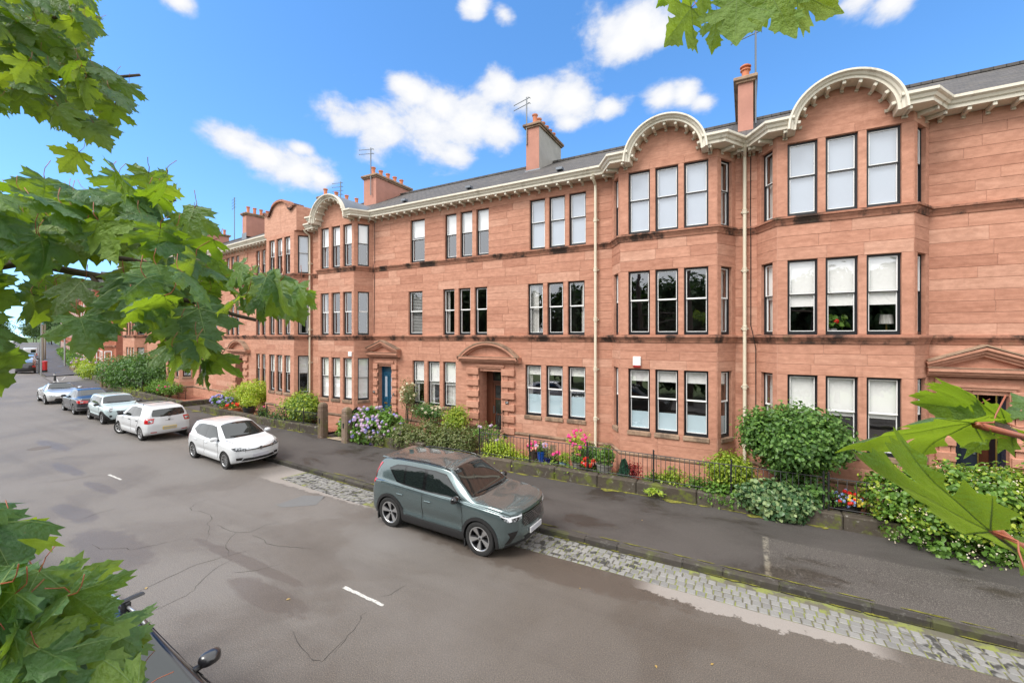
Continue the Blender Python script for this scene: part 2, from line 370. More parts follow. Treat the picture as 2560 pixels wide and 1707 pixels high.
def strip_sheet(name, cols, mat, xs=STX, kind='structure', smooth=True, ref=kerbY, parent=None):
    g=G(); n=len(cols)
    for x in xs:
        for v,z in cols: g.v.append((x,ref(x)+v,z))
    for i in range(len(xs)-1):
        for k in range(n-1): g.f.append((i*n+k,i*n+k+1,(i+1)*n+k+1,(i+1)*n+k)); g.m.append(0)
    return g.obj(name,mat,parent,smooth=smooth,kind=kind)

# asphalt
def road_mat():
    t=NT('worn_asphalt'); p=t.pos(); sx=t.n('ShaderNodeSeparateXYZ'); t.set(sx.inputs[0],p); X,Y=sx.outputs[0],sx.outputs[1]
    big=t.noise(p,0.28,5,0.6,0.4); fine=t.noise(p,120,2,0.6); mid=t.noise(p,3.0,5,0.65)
    c=t.mix(t.ramp(big,0.36,0.66),(0.146,0.134,0.127),(0.122,0.110,0.101))
    c=t.mix(t.ramp(mid,0.3,0.75,0,0.35),c,(0.17,0.155,0.142))
    sp=t.noise(p,62,2,0.6)
    c=t.mix(t.ramp(sp,0.52,0.66,0,0.62),c,(0.27,0.235,0.195))
    c=t.mix(t.ramp(sp,0.48,0.34,0,0.55),c,(0.058,0.050,0.043))
    # damp in the hollows
    damp=t.ramp(t.math('MULTIPLY_ADD',mid,0.25,big),0.63,0.70)
    # streaks of old tyre dirt along the lane
    lane=t.noise(t.map(p,(0.05,1.1,1)),1.0,4,0.6)
    c=t.mix(t.ramp(lane,0.5,0.7,0,0.35),c,t.mix(1.0,c,(0.72,0.70,0.69),'MULTIPLY'))
    wet=t.math('MULTIPLY',damp,0.35)
    for (ex,ey,rx,ry) in [(-12.3,4.0,1.7,0.55),(-10.2,3.1,1.5,0.28),(-9.2,5.1,2.2,0.16),(-17.5,5.4,1.2,0.2),(-21,5.6,1.5,0.25),(-4.0,8.0,3.6,0.55),(-15.6,4.3,1.3,0.3),(-26,6.5,2.0,0.3),(-7.6,4.6,1.2,0.3)]:
        dx=t.math('POWER',t.math('ABSOLUTE',t.math('MULTIPLY_ADD',X,1/rx,-ex/rx)),2.0); dy=t.math('POWER',t.math('ABSOLUTE',t.math('MULTIPLY_ADD',Y,1/ry,-ey/ry)),2.0)
        e=t.math('MULTIPLY_ADD',t.math('SUBTRACT',mid,0.5),2.2,t.math('SUBTRACT',1.0,t.math('ADD',dx,dy)))
        wet=t.math('MAXIMUM',wet,t.ramp(e,-0.1,0.45,0,0.85))
    c=t.mix(t.math('MULTIPLY',wet,0.75),c,t.mix(1.0,c,(0.64,0.57,0.52),'MULTIPLY'))
    reg=t.ramp(t.math('ADD',X,t.math('MULTIPLY',t.math('SUBTRACT',big,0.5),9.0)),-9.5,-2.5)
    c=t.mix(t.math('MULTIPLY',reg,0.9),c,t.mix(1.0,c,(0.70,0.645,0.59),'MULTIPLY'))
    # the dry, pale strip beside the setts
    jag=t.noise(p,2.6,6,0.75); jag2=t.noise(p,0.7,3,0.5)
    edge=t.math('ADD',t.math('MULTIPLY_ADD',jag,0.85,7.36),t.math('MULTIPLY',jag2,0.5))
    dry=t.ramp(t.math('SUBTRACT',Y,edge),0.0,0.05)
    dry=t.math('MULTIPLY',dry,t.math('MULTIPLY',t.ramp(X,-2.0,-1.4),t.ramp(X,2.1,1.5)))
    far=t.math('MULTIPLY',t.ramp(t.math('SUBTRACT',Y,t.math('MULTIPLY_ADD',jag,0.6,8.0)),0,0.06),t.math('MULTIPLY',t.ramp(X,-14.5,-13.6),t.ramp(X,-8.6,-9.4)))
    dry=t.math('MAXIMUM',dry,t.math('MULTIPLY',far,0.8))
    c=t.mix(dry,c,t.mix(t.ramp(fine,0.4,0.7,0,0.4),(0.29,0.262,0.240),(0.20,0.18,0.165)))
    rough=t.math('MULTIPLY_ADD',wet,-0.28,0.74)
    nm=t.bump(t.math('ADD',t.math('MULTIPLY',fine,.5),sp),0.6,0.010)
    return t.fin(t.pbr(c,rough,0,nm,0,0.45))
M_ROAD=road_mat()
def pave_mat():
    t=NT('dark_footway_asphalt'); p=t.pos(); sx=t.n('ShaderNodeSeparateXYZ'); t.set(sx.inputs[0],p); X,Y=sx.outputs[0],sx.outputs[1]
    big=t.noise(t.map(p,(0.55,1.0,1)),0.8,4,0.6,0.3); fine=t.noise(p,140,2,0.6); sp=t.noise(p,66,2,0.6)
    c=t.mix(t.ramp(big,0.35,0.7),(0.072,0.064,0.060),(0.046,0.040,0.037))
    c=t.mix(t.ramp(sp,0.56,0.68,0,0.5),c,(0.16,0.14,0.12))
    c=t.mix(t.ramp(fine,0.5,0.75,0,0.5),c,(0.025,0.024,0.024))
    # the newer patch near the corner, flecked with pale chips
    patch=t.math('MULTIPLY',t.ramp(X,0.35,0.40),t.ramp(Y,11.35,11.3))
    c=t.mix(t.math('MULTIPLY',patch,t.ramp(sp,0.52,0.6)),c,(0.15,0.135,0.12))
    line=t.math('MULTIPLY',t.math('MULTIPLY',t.ramp(X,0.30,0.36),t.ramp(X,0.46,0.40)),t.ramp(Y,11.4,11.3))
    c=t.mix(t.math('MULTIPLY',line,t.ramp(t.noise(p,6,4,0.7),0.4,0.6)),c,(0.22,0.20,0.16))
    wet=t.ramp(big,0.56,0.66)
    c=t.mix(t.math('MULTIPLY',wet,0.65),c,t.mix(1.0,c,(0.62,0.55,0.50),'MULTIPLY'))
    m=t.noise(p,1.3,6,0.72)
    c=t.mix(t.ramp(m,0.64,0.76,0,0.35),c,(0.12,0.11,0.06))
    return t.fin(t.pbr(c,t.math('MULTIPLY_ADD',wet,-0.27,0.66),0,t.bump(t.math('ADD',fine,sp),0.5,0.006),0,0.45))
M_PAVE=pave_mat()
M_KERB=stone_mat('dark_whin_kerb',(0.055,0.05,0.045),(0.075,0.068,0.06),(0.045,0.042,0.038),(0.09,0.08,0.068),moss=0.35,streak=1.0,lichen=.15)
def sett_mat():
    t=NT('granite_sett'); p=t.pos(); r=t.rnd()
    c=t.cramp(r,[(0,(0.20,0.197,0.19)),(0.5,(0.255,0.25,0.24)),(1,(0.17,0.167,0.163))])
    c=t.mix(t.ramp(t.noise(p,45,3),0.4,0.7,0,0.35),c,(0.17,0.165,0.16))
    blot=t.noise(p,6.5,2,0.5)
    sx=t.n('ShaderNodeSeparateXYZ'); t.set(sx.inputs[0],p)
    keep=t.math('MAXIMUM',t.ramp(sx.outputs[0],-1.4,-2.0),t.ramp(sx.outputs[0],2.0,2.5))
    c=t.mix(t.math('MULTIPLY',keep,t.ramp(blot,0.50,0.60,0,0.9)),c,(0.035,0.034,0.032))
    return t.fin(t.pbr(c,0.7,0,t.bump(t.noise(p,50,3),0.5,0.01),0,0.4))
M_SETT=sett_mat()
M_BED=(lambda t:t.fin(t.pbr(t.mix(t.ramp(t.noise(t.pos(),3.5,5,0.7),0.42,0.58),(0.12,0.11,0.08),(0.21,0.23,0.06)),0.95,0,t.bump(t.noise(t.pos(),60,3),0.8,0.01))))(NT('mossy_joint'))

ground=G().add([(-1500,-1500,-0.4),(1500,-1500,-0.4),(1500,1500,-0.4),(-1500,1500,-0.4)],[(0,1,2,3)]).obj('ground',M_GRASS,kind='structure')
road=strip_sheet('road',[(-8.9,-0.08),(-8.4,-0.04),(-7.2,0),(-4.4,0.0),(-1.45,0),(-0.97,-0.032),(0.05,-0.093)],M_ROAD)
# setts in the far gutter
gut=strip_sheet('gutter',[(-0.97,-0.030),(0.02,-0.089)],M_BED,[6.5,3,0,-3,-6,-9,-12,-13.5])
def sett_mesh(lx,ly):
    g=G(); h=0.013; c=0.009
    a=[(-lx/2,-ly/2),(lx/2,-ly/2),(lx/2,ly/2),(-lx/2,ly/2)]
    g.add([(x,y,-0.02) for x,y in a]+[(x*(1-0.04),y*(1-0.04),h-c) for x,y in a]+[(x*0.80,y*0.84,h) for x,y in a],
          [(i,(i+1)%4,(i+1)%4+4,i+4) for i in range(4)]+[(i+4,(i+1)%4+4,(i+1)%4+8,i+8) for i in range(4)]+[(8,9,10,11)])
    return g
SM=[sett_mesh(lx,ly).mesh('sett',M_SETT,35) for lx in (0.125,0.14,0.155) for ly in (0.165,0.178)]
rs=random.Random(3); far_setts=G(); ns=0; setts=[]
for row in range(5):
    v=-0.88+row*0.187; x=6.3+rs.uniform(0,0.1)
    while x>-13.3:
        i=rs.randrange(6); lx=(0.125,0.14,0.155)[i//2]
        if not (-9.3<x<-7.2 and row<2) and not (row==4 and x>-1.0+rs.uniform(-.6,.6)) and not (rs.random()<.02): setts.append((x-lx/2,v,i))
        x-=lx+rs.uniform(0.012,0.022)
setts.sort(key=lambda s:abs(s[0]+0.2))
for k,(x,v,i) in enumerate(setts):
    z=-0.030+(v+0.97)/0.99*-0.059; dz=rs.uniform(-0.004,0.006); rz=rs.uniform(-.05,.05); tx=-0.06+rs.uniform(-.03,.03)
    loc=(x,kerbY(x)+v,z+dz)
    if k<295: inst('sett',SM[i],gut,loc,(tx,rs.uniform(-.03,.03),rz))
    else:
        me=SM[i]; Mx=Matrix.Translation(loc)@Matrix.Rotation(rz,4,'Z')@Matrix.Rotation(tx,4,'X')
        far_setts.add([Mx@vv.co for vv in me.vertices],[tuple(q.vertices) for q in me.polygons])
far_setts.obj('sett_paving',M_SETT,gut,35,kind='stuff')
# kerb stones
kerb=strip_sheet('kerb',[(0.0,-0.16),(0.02,0.035),(0.155,0.035),(0.16,-0.1)],M_KERB,[x for x in STX if x>=-58]+[-59.5])
x=7.6; KM={}
while x>-58:
    L=rs.choice([0.75,0.95,1.15,1.35,1.5]); x2=x-L
    if L not in KM:
        g=G(); g.cbox(-L/2+0.006,L/2-0.006,-0.015,0.15,-0.15,0.05,0.018); KM[L]=g.mesh('kerb_stone',M_KERB,30,True)
    ya,yb=kerbY(x),kerbY(x2); inst('kerb_stone',KM[L],kerb,((x+x2)/2,(ya+yb)/2,rs.uniform(-.004,.006)),(0,0,math.atan2(ya-yb,L)))
    x=x2
farkerb=strip_sheet('kerb',[(0.0,-0.16),(0.0,0.05),(0.16,0.05),(0.16,-0.1)],M_KERB,[-69.5]+[x for x in STX if x<=-70])
nearkerb=strip_sheet('kerb',[(-9.06,-0.2),(-9.06,0.06),(-8.9,0.06),(-8.9,-0.16)],M_KERB)
near_pave=strip_sheet('pavement',[(-13,0.1),(-9.06,0.055)],M_PAVE)
pave=strip_sheet('pavement',[(0.14,0.042),(3.35,0.115),(8.2,0.12)],M_PAVE,[x for x in STX if x>=-58]+[-59.5])
pave2=strip_sheet('pavement',[(0.14,0.042),(3.35,0.115),(6.0,0.12)],M_PAVE,[-69.5]+[x for x in STX if x<=-70])
side=G().add([(-59.3,kerbY(-59.5)-0.1,-0.02),(-70,kerbY(-70)-0.1,-0.02),(-58,60,-0.02),(-48,60,-0.02)],[(0,3,2,1)]).obj('side_street',M_ROAD,kind='structure')
# painted dashes of the centre line and marks at the junction
def dash(pts):
    g=G(); n=14; w=0.036
    a,b=Vector(pts[0]),Vector(pts[1]); d=(b-a); nrm=Vector((-d.y,d.x,0)).normalized(); rr=random.Random(5)
    for i in range(n+1):
        p=a+d*(i/n); g.v.append(tuple(p+nrm*w*rr.uniform(0.7,1.15))); g.v.append(tuple(p-nrm*w*rr.uniform(0.7,1.15)))
    for i in range(n): g.f.append((2*i,2*i+1,2*i+3,2*i+2)); g.m.append(0)
    return g
M_PAINT=(lambda t:t.fin(t.pbr(t.mix(t.ramp(t.noise(t.pos(),55,4,0.7),0.40,0.56),(0.24,0.23,0.21),(0.58,0.57,0.54)),0.7)))(NT('worn_white_paint'))
M_YPAINT=(lambda t:t.fin(t.pbr(t.mix(t.ramp(t.noise(t.pos(),20,4,0.7),0.42,0.55),(0.16,0.15,0.13),(0.55,0.48,0.2)),0.7)))(NT('worn_yellow_paint'))
def up(v,dz): return Vector((v.x,v.y,v.z+dz))
dash([up(gnd(860,1467),.004),up(gnd(958,1513),.004)]).obj('dash',M_PAINT,road)
dash([up(gnd(272,1186),.004),up(gnd(303,1199),.004)]).obj('dash',M_PAINT,road)
for k in range(0): dash([(-24.5-k*6.2,kerbY(-24.5-k*6.2)-3.6,.004),(-25.6-k*6.2,kerbY(-25.6-k*6.2)-3.6,.004)]).obj('dash',M_PAINT,road)
for k in range(2): 
    a=-60.6-k*2.6; dash([(a,kerbY(a)+0.3+k*.5,.0),(a-4.5,kerbY(a-4.5)+0.6+k*.9,.0)]).obj('dash',M_PAINT,side)
# cracks
M_CRACK=plain('crack_dirt',(0.045,0.04,0.035),0.9)
def crack(px,w=0.0065):
    pts=[up(gnd(*p),.003) for p in px]; fine=[]; rr=random.Random(len(px))
    for a,b in zip(pts,pts[1:]):
        n=max(2,int((b-a).length/0.12))
        for i in range(n):
            q=a.lerp(b,i/n); fine.append(q+Vector((rr.uniform(-.018,.018),rr.uniform(-.018,.018),0)))
    fine.append(pts[-1]); g=G(); N=len(fine)
    for i,p in enumerate(fine):
        d=(fine[min(i+1,N-1)]-fine[max(i-1,0)]); nr=Vector((-d.y,d.x,0)).normalized(); ww=w*rr.uniform(0.35,1.2)*min(1,0.25+4*min(i,N-1-i)/N)
        g.v.append(tuple(p+nr*ww)); g.v.append(tuple(p-nr*ww))
    for i in range(N-1): g.f.append((2*i,2*i+1,2*i+3,2*i+2)); g.m.append(0)
    g.obj('crack',M_CRACK,road)
q4=lambda L:[(a*.5784,800+b*.5784) for a,b in L]
q5=lambda L:[(800+a*.5468,850+b*.5468) for a,b in L]
for L in [[(395,965),(430,990),(550,985),(560,993),(680,970),(800,940)],[(545,1200),(700,1125),(850,1055),(960,1025),(1020,1010),(1085,990)],
          [(665,1255),(740,1220),(810,1190),(840,1165),(860,1135),(920,1080),(1010,1030)],[(1215,870),(1150,885),(1085,915),(1020,918),(980,905),(940,885)],
          [(1085,925),(1140,950),(1150,965),(1180,972),(1260,980),(1350,988)],[(985,1020),(990,1000),(975,985),(975,970),(1000,935),(1020,918)],
          [(905,770),(850,790),(822,812),(830,822),(880,828),(910,840),(915,860),(895,880),(905,900),(905,925),(890,950)],
          [(1262,1345),(1290,1390),(1295,1405),(1330,1445),(1360,1470),(1395,1475),(1420,1450),(1487,1380)],[(1010,1090),(1080,1085),(1110,1080),(1210,1055)],
          [(135,615),(230,600),(330,588)],[(180,705),(300,690),(440,665)],[(330,870),(420,835),(520,808)]]: crack(q4(L))
for L in [[(60,1430),(130,1350),(185,1280),(190,1260),(215,1240)],[(280,1170),(320,1165),(330,1155),(390,1120)]]: crack(q5(L))
# manhole cover and tarred repair
mh=gnd(98,1120); g=G(); g.lathe([(0.0,0.012),(0.30,0.012),(0.33,0.006),(0.36,0.002)],20); o=g.obj('manhole_cover',plain('rusty_iron_cover',(0.10,0.085,0.075),.8,var=.4,vs=20),road); o.location=mh
g=G(); P=[gnd(*p) for p in [(690,1262),(760,1238),(812,1240),(790,1262),(705,1268)]]; g.add([(p.x,p.y,.0035) for p in P],[tuple(range(5))]); g.obj('repair_patch',plain('grey_patch_asphalt',(0.13,0.13,0.13),0.8,var=0.5,vs=60),road)
# moss and litter along the wall foot and kerb
def moss_strip(x0,x1,ref,v0,wmax,zf,seed):
    rr=random.Random(seed); g=G(); x=x0
    while x>x1:
        L=rr.uniform(0.15,0.6); w=rr.uniform(0.02,wmax)*(0.3+0.7*abs(math.sin(x*1.7+seed)))
        y=ref(x)+v0; n=9; b=len(g.v); ring=[]
        for k in range(n):
            a=2*math.pi*k/n; ring.append((x+L*.62*math.cos(a)*rr.uniform(.7,1.1),y-abs(w)*(.5+.5*math.sin(a))*rr.uniform(.6,1.2)))
        g.add([(p[0],p[1],zf(p[1]-ref(p[0]))) for p in ring],[tuple(range(n))]); x-=L*rr.uniform(.7,1.5)
    return g
moss=G()
for a in [(1.6,-8.4,gwallY,-0.0,0.26,lambda v:0.118+random.uniform(0,.003),1),(-11,-21,gwallY,0,0.2,lambda v:0.118,2),(-23,-48,gwallY,0,0.35,lambda v:0.118,4),(6,-12,kerbY,0.22,0.07,lambda v:0.058,3),(6,-13,kerbY,0.0,0.09,lambda v:-0.062,5)]:
    s=moss_strip(*a); b=len(moss.v); moss.v+=s.v; moss.f+=[tuple(i+b for i in f) for f in s.f]; moss.m+=s.m
moss.obj('moss',M_MOSS,label='yellow green moss along wall foot and kerb',cat='moss',kind='stuff',recalc=False)
# ================================================================ the terraces
Z_PL,Z_S1,Z_S2,Z_TOP=0.93,4.48,7.74,10.22
def rows(heads):
    h0,h1,h2=heads; r=[Z_PL,1.27,1.62]
    r+=[1.62+(h0-1.62)*i/6 for i in range(1,7)]; r+=[h0+(Z_S1-h0)*i/3 for i in range(1,4)]
    r+=[4.70+(h1-4.70)*i/7 for i in range(0,8)]; r+=[h1+(Z_S2-h1)*i/3 for i in range(1,4)]
    r+=[7.96+(h2-7.96)*i/7 for i in range(0,8)]; r+=[Z_TOP]
    return r
H_FLAT=(3.56,6.67,9.88); H_BAY=(3.62,6.76,9.97)
class Face:
    def __init__(s,p0,p1,heads):
        s.p0=Vector((p0[0],p0[1],0)); s.p1=Vector((p1[0],p1[1],0)); s.L=(s.p1-s.p0).length; s.d=(s.p1-s.p0)/s.L
        s.n=Vector((s.d.y,-s.d.x,0)); s.heads=heads; s.op=[]
        s.M=Matrix(((s.d.x,-s.n.x,0,s.p0.x),(s.d.y,-s.n.y,0,s.p0.y),(0,0,1,0),(0,0,0,1)))
    def P(s,u,out,z): return s.p0+s.d*u+s.n*out+Vector((0,0,z))
def xf(g,M): g.v=[tuple(M@Vector(p)) for p in g.v]; return g
def cells(f,zlo,zhi):
    us=sorted({0,f.L,*[o[0] for o in f.op],*[o[1] for o in f.op]}); zs=sorted({zlo,zhi,*[o[2] for o in f.op],*[o[3] for o in f.op]})
    for a,b in zip(us,us[1:]):
        for c,d in zip(zs,zs[1:]):
            if b-a<1e-6 or d-c<1e-6: continue
            m,k=(a+b)/2,(c+d)/2
            if not any(o[0]<m<o[1] and o[2]<k<o[3] for o in f.op): yield a,b,c,d
def stones_of(f,rr):
    out=[]; blk=[(o[0],o[1],o[2],o[3]) for o in f.op]
    # tall dressed stones: mullions and corner piers
    lev={}
    for o in f.op: lev.setdefault((o[2],o[3]),[]).append(o)
    for (z0,z1),L in lev.items():
        L=sorted(L); ed=[(0,L[0][0])]+[(a[1],b[0]) for a,b in zip(L,L[1:])]+[(L[-1][1],f.L)]
        for a,b in ed:
            if 0.03<b-a<0.42: out.append((a,b,z0,z1,1)); blk.append((a,b,z0,z1))
    rw=rows(f.heads)
    for z0,z1 in zip(rw,rw[1:]):
        if z1-z0<0.05 or (abs(z0-Z_S1)<.01) or (abs(z0-Z_S2)<.01): continue
        free=[(0.0,f.L)]; zm=(z0+z1)/2
        for o in blk:
            if o[2]<zm<o[3]:
                nf=[]
                for a,b in free:
                    if o[1]<=a or o[0]>=b: nf.append((a,b)); continue
                    if o[0]-a>0.02: nf.append((a,o[0]))
                    if b-o[1]>0.02: nf.append((o[1],b))
                free=nf
        for a,b in free:
            n=max(1,round((b-a)/rr.uniform(0.85,1.5))); cut=[a]+sorted(a+(b-a)*(i+rr.uniform(-.28,.28))/n for i in range(1,n))+[b]
            for u0,u1 in zip(cut,cut[1:]): out.append((u0,u1,z0,z1,0))
    return out
def stone_geo(g,f,u0,u1,z0,z1,trim=0,out=0.013):
    j,c=0.0035,0.007
    a=[(u0+j,z0+j),(u1-j,z0+j),(u1-j,z1-j),(u0+j,z1-j)]; b=[(u0+j+c,z0+j+c),(u1-j-c,z0+j+c),(u1-j-c,z1-j-c),(u0+j+c,z1-j-c)]
    g.add([f.P(u,0.0,z) for u,z in a]+[f.P(u,out-c*.7,z) for u,z in a]+[f.P(u,out,z) for u,z in b],
      [(i,(i+1)%4,(i+1)%4+4,i+4) for i in range(4)]+[(i+4,(i+1)%4+4,(i+1)%4+8,i+8) for i in range(4)]+[(8,9,10,11)],trim)
def ring(g,x0,x1,z0,z1,w,y0,y1,m=0,wb=None):
    wb=w if wb is None else wb
    g.box(x0,x0+w,y0,y1,z0,z1,m); g.box(x1-w,x1,y0,y1,z0,z1,m); g.box(x0+w,x1-w,y0,y1,z0,z0+wb,m); g.box(x0+w,x1-w,y0,y1,z1-w,z1,m)
def window(f,o,root,far=False):
    u0,u1,z0,z1=o[:4]; op=o[5] if len(o)>5 else {}
    M=f.M@Matrix.Translation((0,-.055,0)); g=G(); ring(g,u0+.002,u1-.002,z0+.002,z1-.002,0.034,0.135,0.24,0,0.07)
    mid=z0+.07+(z1-z0-.104)*0.535
    fr=0.022
    ring(g,u0+.034,u1-.034,mid-.018,z1-.034,fr,0.150,0.185); ring(g,u0+.034,u1-.034,z0+.07,mid+.018,fr,0.188,0.225)
    w=xf(g,M).obj('window',op.get('frame',M_BLACKP),root)
    s=G(); wb=0.018; mr=op.get('rail',0)
    ring(s,u0+.034+fr,u1-.034-fr,mid-.018+fr,z1-.034-fr,wb,0.146,0.180); ring(s,u0+.034+fr,u1-.034-fr,z0+.07+fr,mid+.018-fr,wb,0.184,0.220)
    if mr: s.box(u0+.052,u1-.052,0.142,0.149,mid-.022,mid+.016)
    xf(s,M).obj('sash',M_WHITEP,w)
    i=fr+wb-.004
    for a,b,y in ((mid-.018+i,z1-.034-i,.166),(z0+.07+i,mid+.018-i,.205)):
        p=G().add([(u0+.034+i,y,a),(u1-.034-i,y,a),(u1-.034-i,y,b),(u0+.034+i,y,b)],[(0,1,2,3)]); xf(p,M).obj('pane',M_GLASS,w,recalc=False)
    if 'blind' in op:
        m,fr_=op['blind']; zb=z1-.06-(z1-z0-.12)*fr_
        b=G().box(u0+.06,u1-.06,.236,.242,zb,z1-.034); 
        if fr_<.98: b.box(u0+.06,u1-.06,.232,.248,zb-.02,zb)
        xf(b,M).obj('blind',m,w)  # the full-height top-floor ones are added sheets showing painted sky reflection
    if 'slat' in op:
        b=G(); n=26
        for k in range(n):
            zz=z0+.12+(z1-z0-.2)*k/n; b.add([(u0+.06,.25,zz),(u1-.06,.25,zz),(u1-.06,.285,zz+.045),(u0+.06,.285,zz+.045)],[(0,1,2,3)])
        xf(b,M).obj('slatted_blind',M_DBLIND,w,recalc=False)
    if 'film' in op:
        p=G().add([(u0+.075,.228,z0+.11),(u1-.075,.228,z0+.11),(u1-.075,.228,z0+.11+op['film']),(u0+.075,.228,z0+.11+op['film'])],[(0,1,2,3)]); xf(p,M).obj('privacy_film',M_FROST,w,recalc=False)
    for sd in op.get('curt',''):
        wd=(u1-u0)*(.5 if sd in 'AB' else .24); a=(u0+.034,u0+.034+wd) if sd in 'LA' else (u1-.034-wd,u1-.05); c=G(); n=14
        for k in range(n+1):
            u=a[0]+(a[1]-a[0])*k/n; y=.31+.02*math.sin(k*2.3+u*9); c.v+= [(u,y,z0+.1),(u,y,z1-.08)]
        c.f=[(2*k,2*k+2,2*k+3,2*k+1) for k in range(n)]; c.m=[0]*n; xf(c,M).obj('curtain',M_CURTAIN,w,smooth=True,recalc=False)
    return w
def door_stub(*a): pass
BRK=G().cbox(-.040,.040,-.40,0.0,.01,.10,.010).prism([(-.02,.02),(0.0,-.05),(-.08,-.05)],-.039,.039,'x').mesh('bracket',M_CREAM)
CORN=[(0.0,10.222),(0.43,10.222),(0.43,10.30),(0.455,10.325),(0.47,10.325),(0.50,10.39),(0.535,10.41),(0.56,10.43),(0.56,10.495),(0.50,10.505),(0.0,10.505)]
def brackets(a,b,root,sp=.43,e=.2):
    a=Vector(a);b=Vector(b);L=(b-a).length; d=(b-a)/L; n=max(1,int((L-2*e)/sp)); ang=math.atan2(d.y,d.x)
    for i in range(n+1):
        p=a+d*(e+(L-2*e)*(i/max(1,n))); inst('bracket',BRK,root,(p.x,p.y,10.12),(0,0,ang))
def arch(root,xc,y,Rin=1.03,zc=10.15):
    prof=[(o,(z-10.222)*.70) for o,z in CORN]; g=G(); n=30; K=len(prof)
    for i in range(n+1):
        a=math.pi*(1-i/n); 
        for o,dr in prof: g.v.append((xc+math.cos(a)*(Rin+dr),y-o-(.012 if o>.01 else 0),zc+math.sin(a)*(Rin+dr)))
    for i in range(n):
        for k in range(K-1): g.f.append((i*K+k,(i+1)*K+k,(i+1)*K+k+1,i*K+k+1)); g.m.append(0)
    g.f.append(tuple(range(K))); g.f.append(tuple(n*K+k for k in range(K))[::-1]); g.m+=[0,0]
    ar=g.obj('arched_cornice',M_CREAM,root,smooth=30)
    for i in range(9):
        a=math.pi*(1-(i+.6)/9.2); inst('bracket',BRK,ar,(xc+math.cos(a)*(Rin-.098),y,zc+math.sin(a)*(Rin-.098)),(0,math.pi/2-a,0))
    # tympanum and the lead barrel behind
    t=G().prism([(xc+math.cos(math.pi*i/24)*(Rin+.06),zc+math.sin(math.pi*i/24)*(Rin+.06)) for i in range(25)],y-.011,y+.25); t.obj('tympanum',M_STONE,root)
    b=G(); R2=Rin+.205
    for i in range(25):
        a=math.pi*i/24
        for yy in (y-.40,y+2.6): b.v.append((xc+math.cos(a)*R2,yy,zc+math.sin(a)*R2))
    b.f=[(2*i,2*i+1,2*i+3,2*i+2) for i in range(24)]; b.m=[0]*24
    b.obj('barrel_roof',M_LEAD,root,smooth=30)
def chimney(root,x0,x1,y0,y1,z0,z1,front,side,pots,potx=None):
    g=G().box(x0,x1,y0,y1,z0,z1,1)
    g.add([(x0,y0-.004,z0),(x1,y0-.004,z0),(x1,y0-.004,z1),(x0,y0-.004,z1)],[(0,1,2,3)],0)
    g.cbox(x0-.13,x1+.13,y0-.13,y1+.13,z1,z1+.12,.02,2); g.cbox(x0-.07,x1+.07,y0-.07,y1+.07,z1-.07,z1,.01,2)
    g.add([(x0-.06,y0-.05,z0-.6),(x1+.06,y0-.05,z0-.6),(x1+.06,y0-.02,z0+.25),(x0-.06,y0-.02,z0+.25)],[(0,1,2,3)],3)
    c=g.obj('chimney',[front,side,M_SILL,M_LEAD],root,recalc=False)
    for i in range(pots):
        yy=y0+.25+(y1-y0-.5)*(i/max(1,pots-1)); p=G().lathe([(.13,0),(.12,.06),(.10,.12),(.105,.42),(.135,.45),(.135,.5),(.10,.5),(.09,.3)],12,org=((x0+x1)/2,yy,z1+.12))
        p.obj('chimney_pot',M_TERRA,c,smooth=40)
    return c
def plinth_line(g,line): g.sweep([(0.0,0.80),(0.045,0.80),(0.075,0.86),(0.075,0.90),(0.0,0.93)],line)
STR=lambda z:[(0.0,z-.24),(0.035,z-.23),(0.05,z-.17),(0.085,z-.11),(0.085,z-.07),(0.125,z-.065),(0.125,z-.015),(0.0,z+.012)]
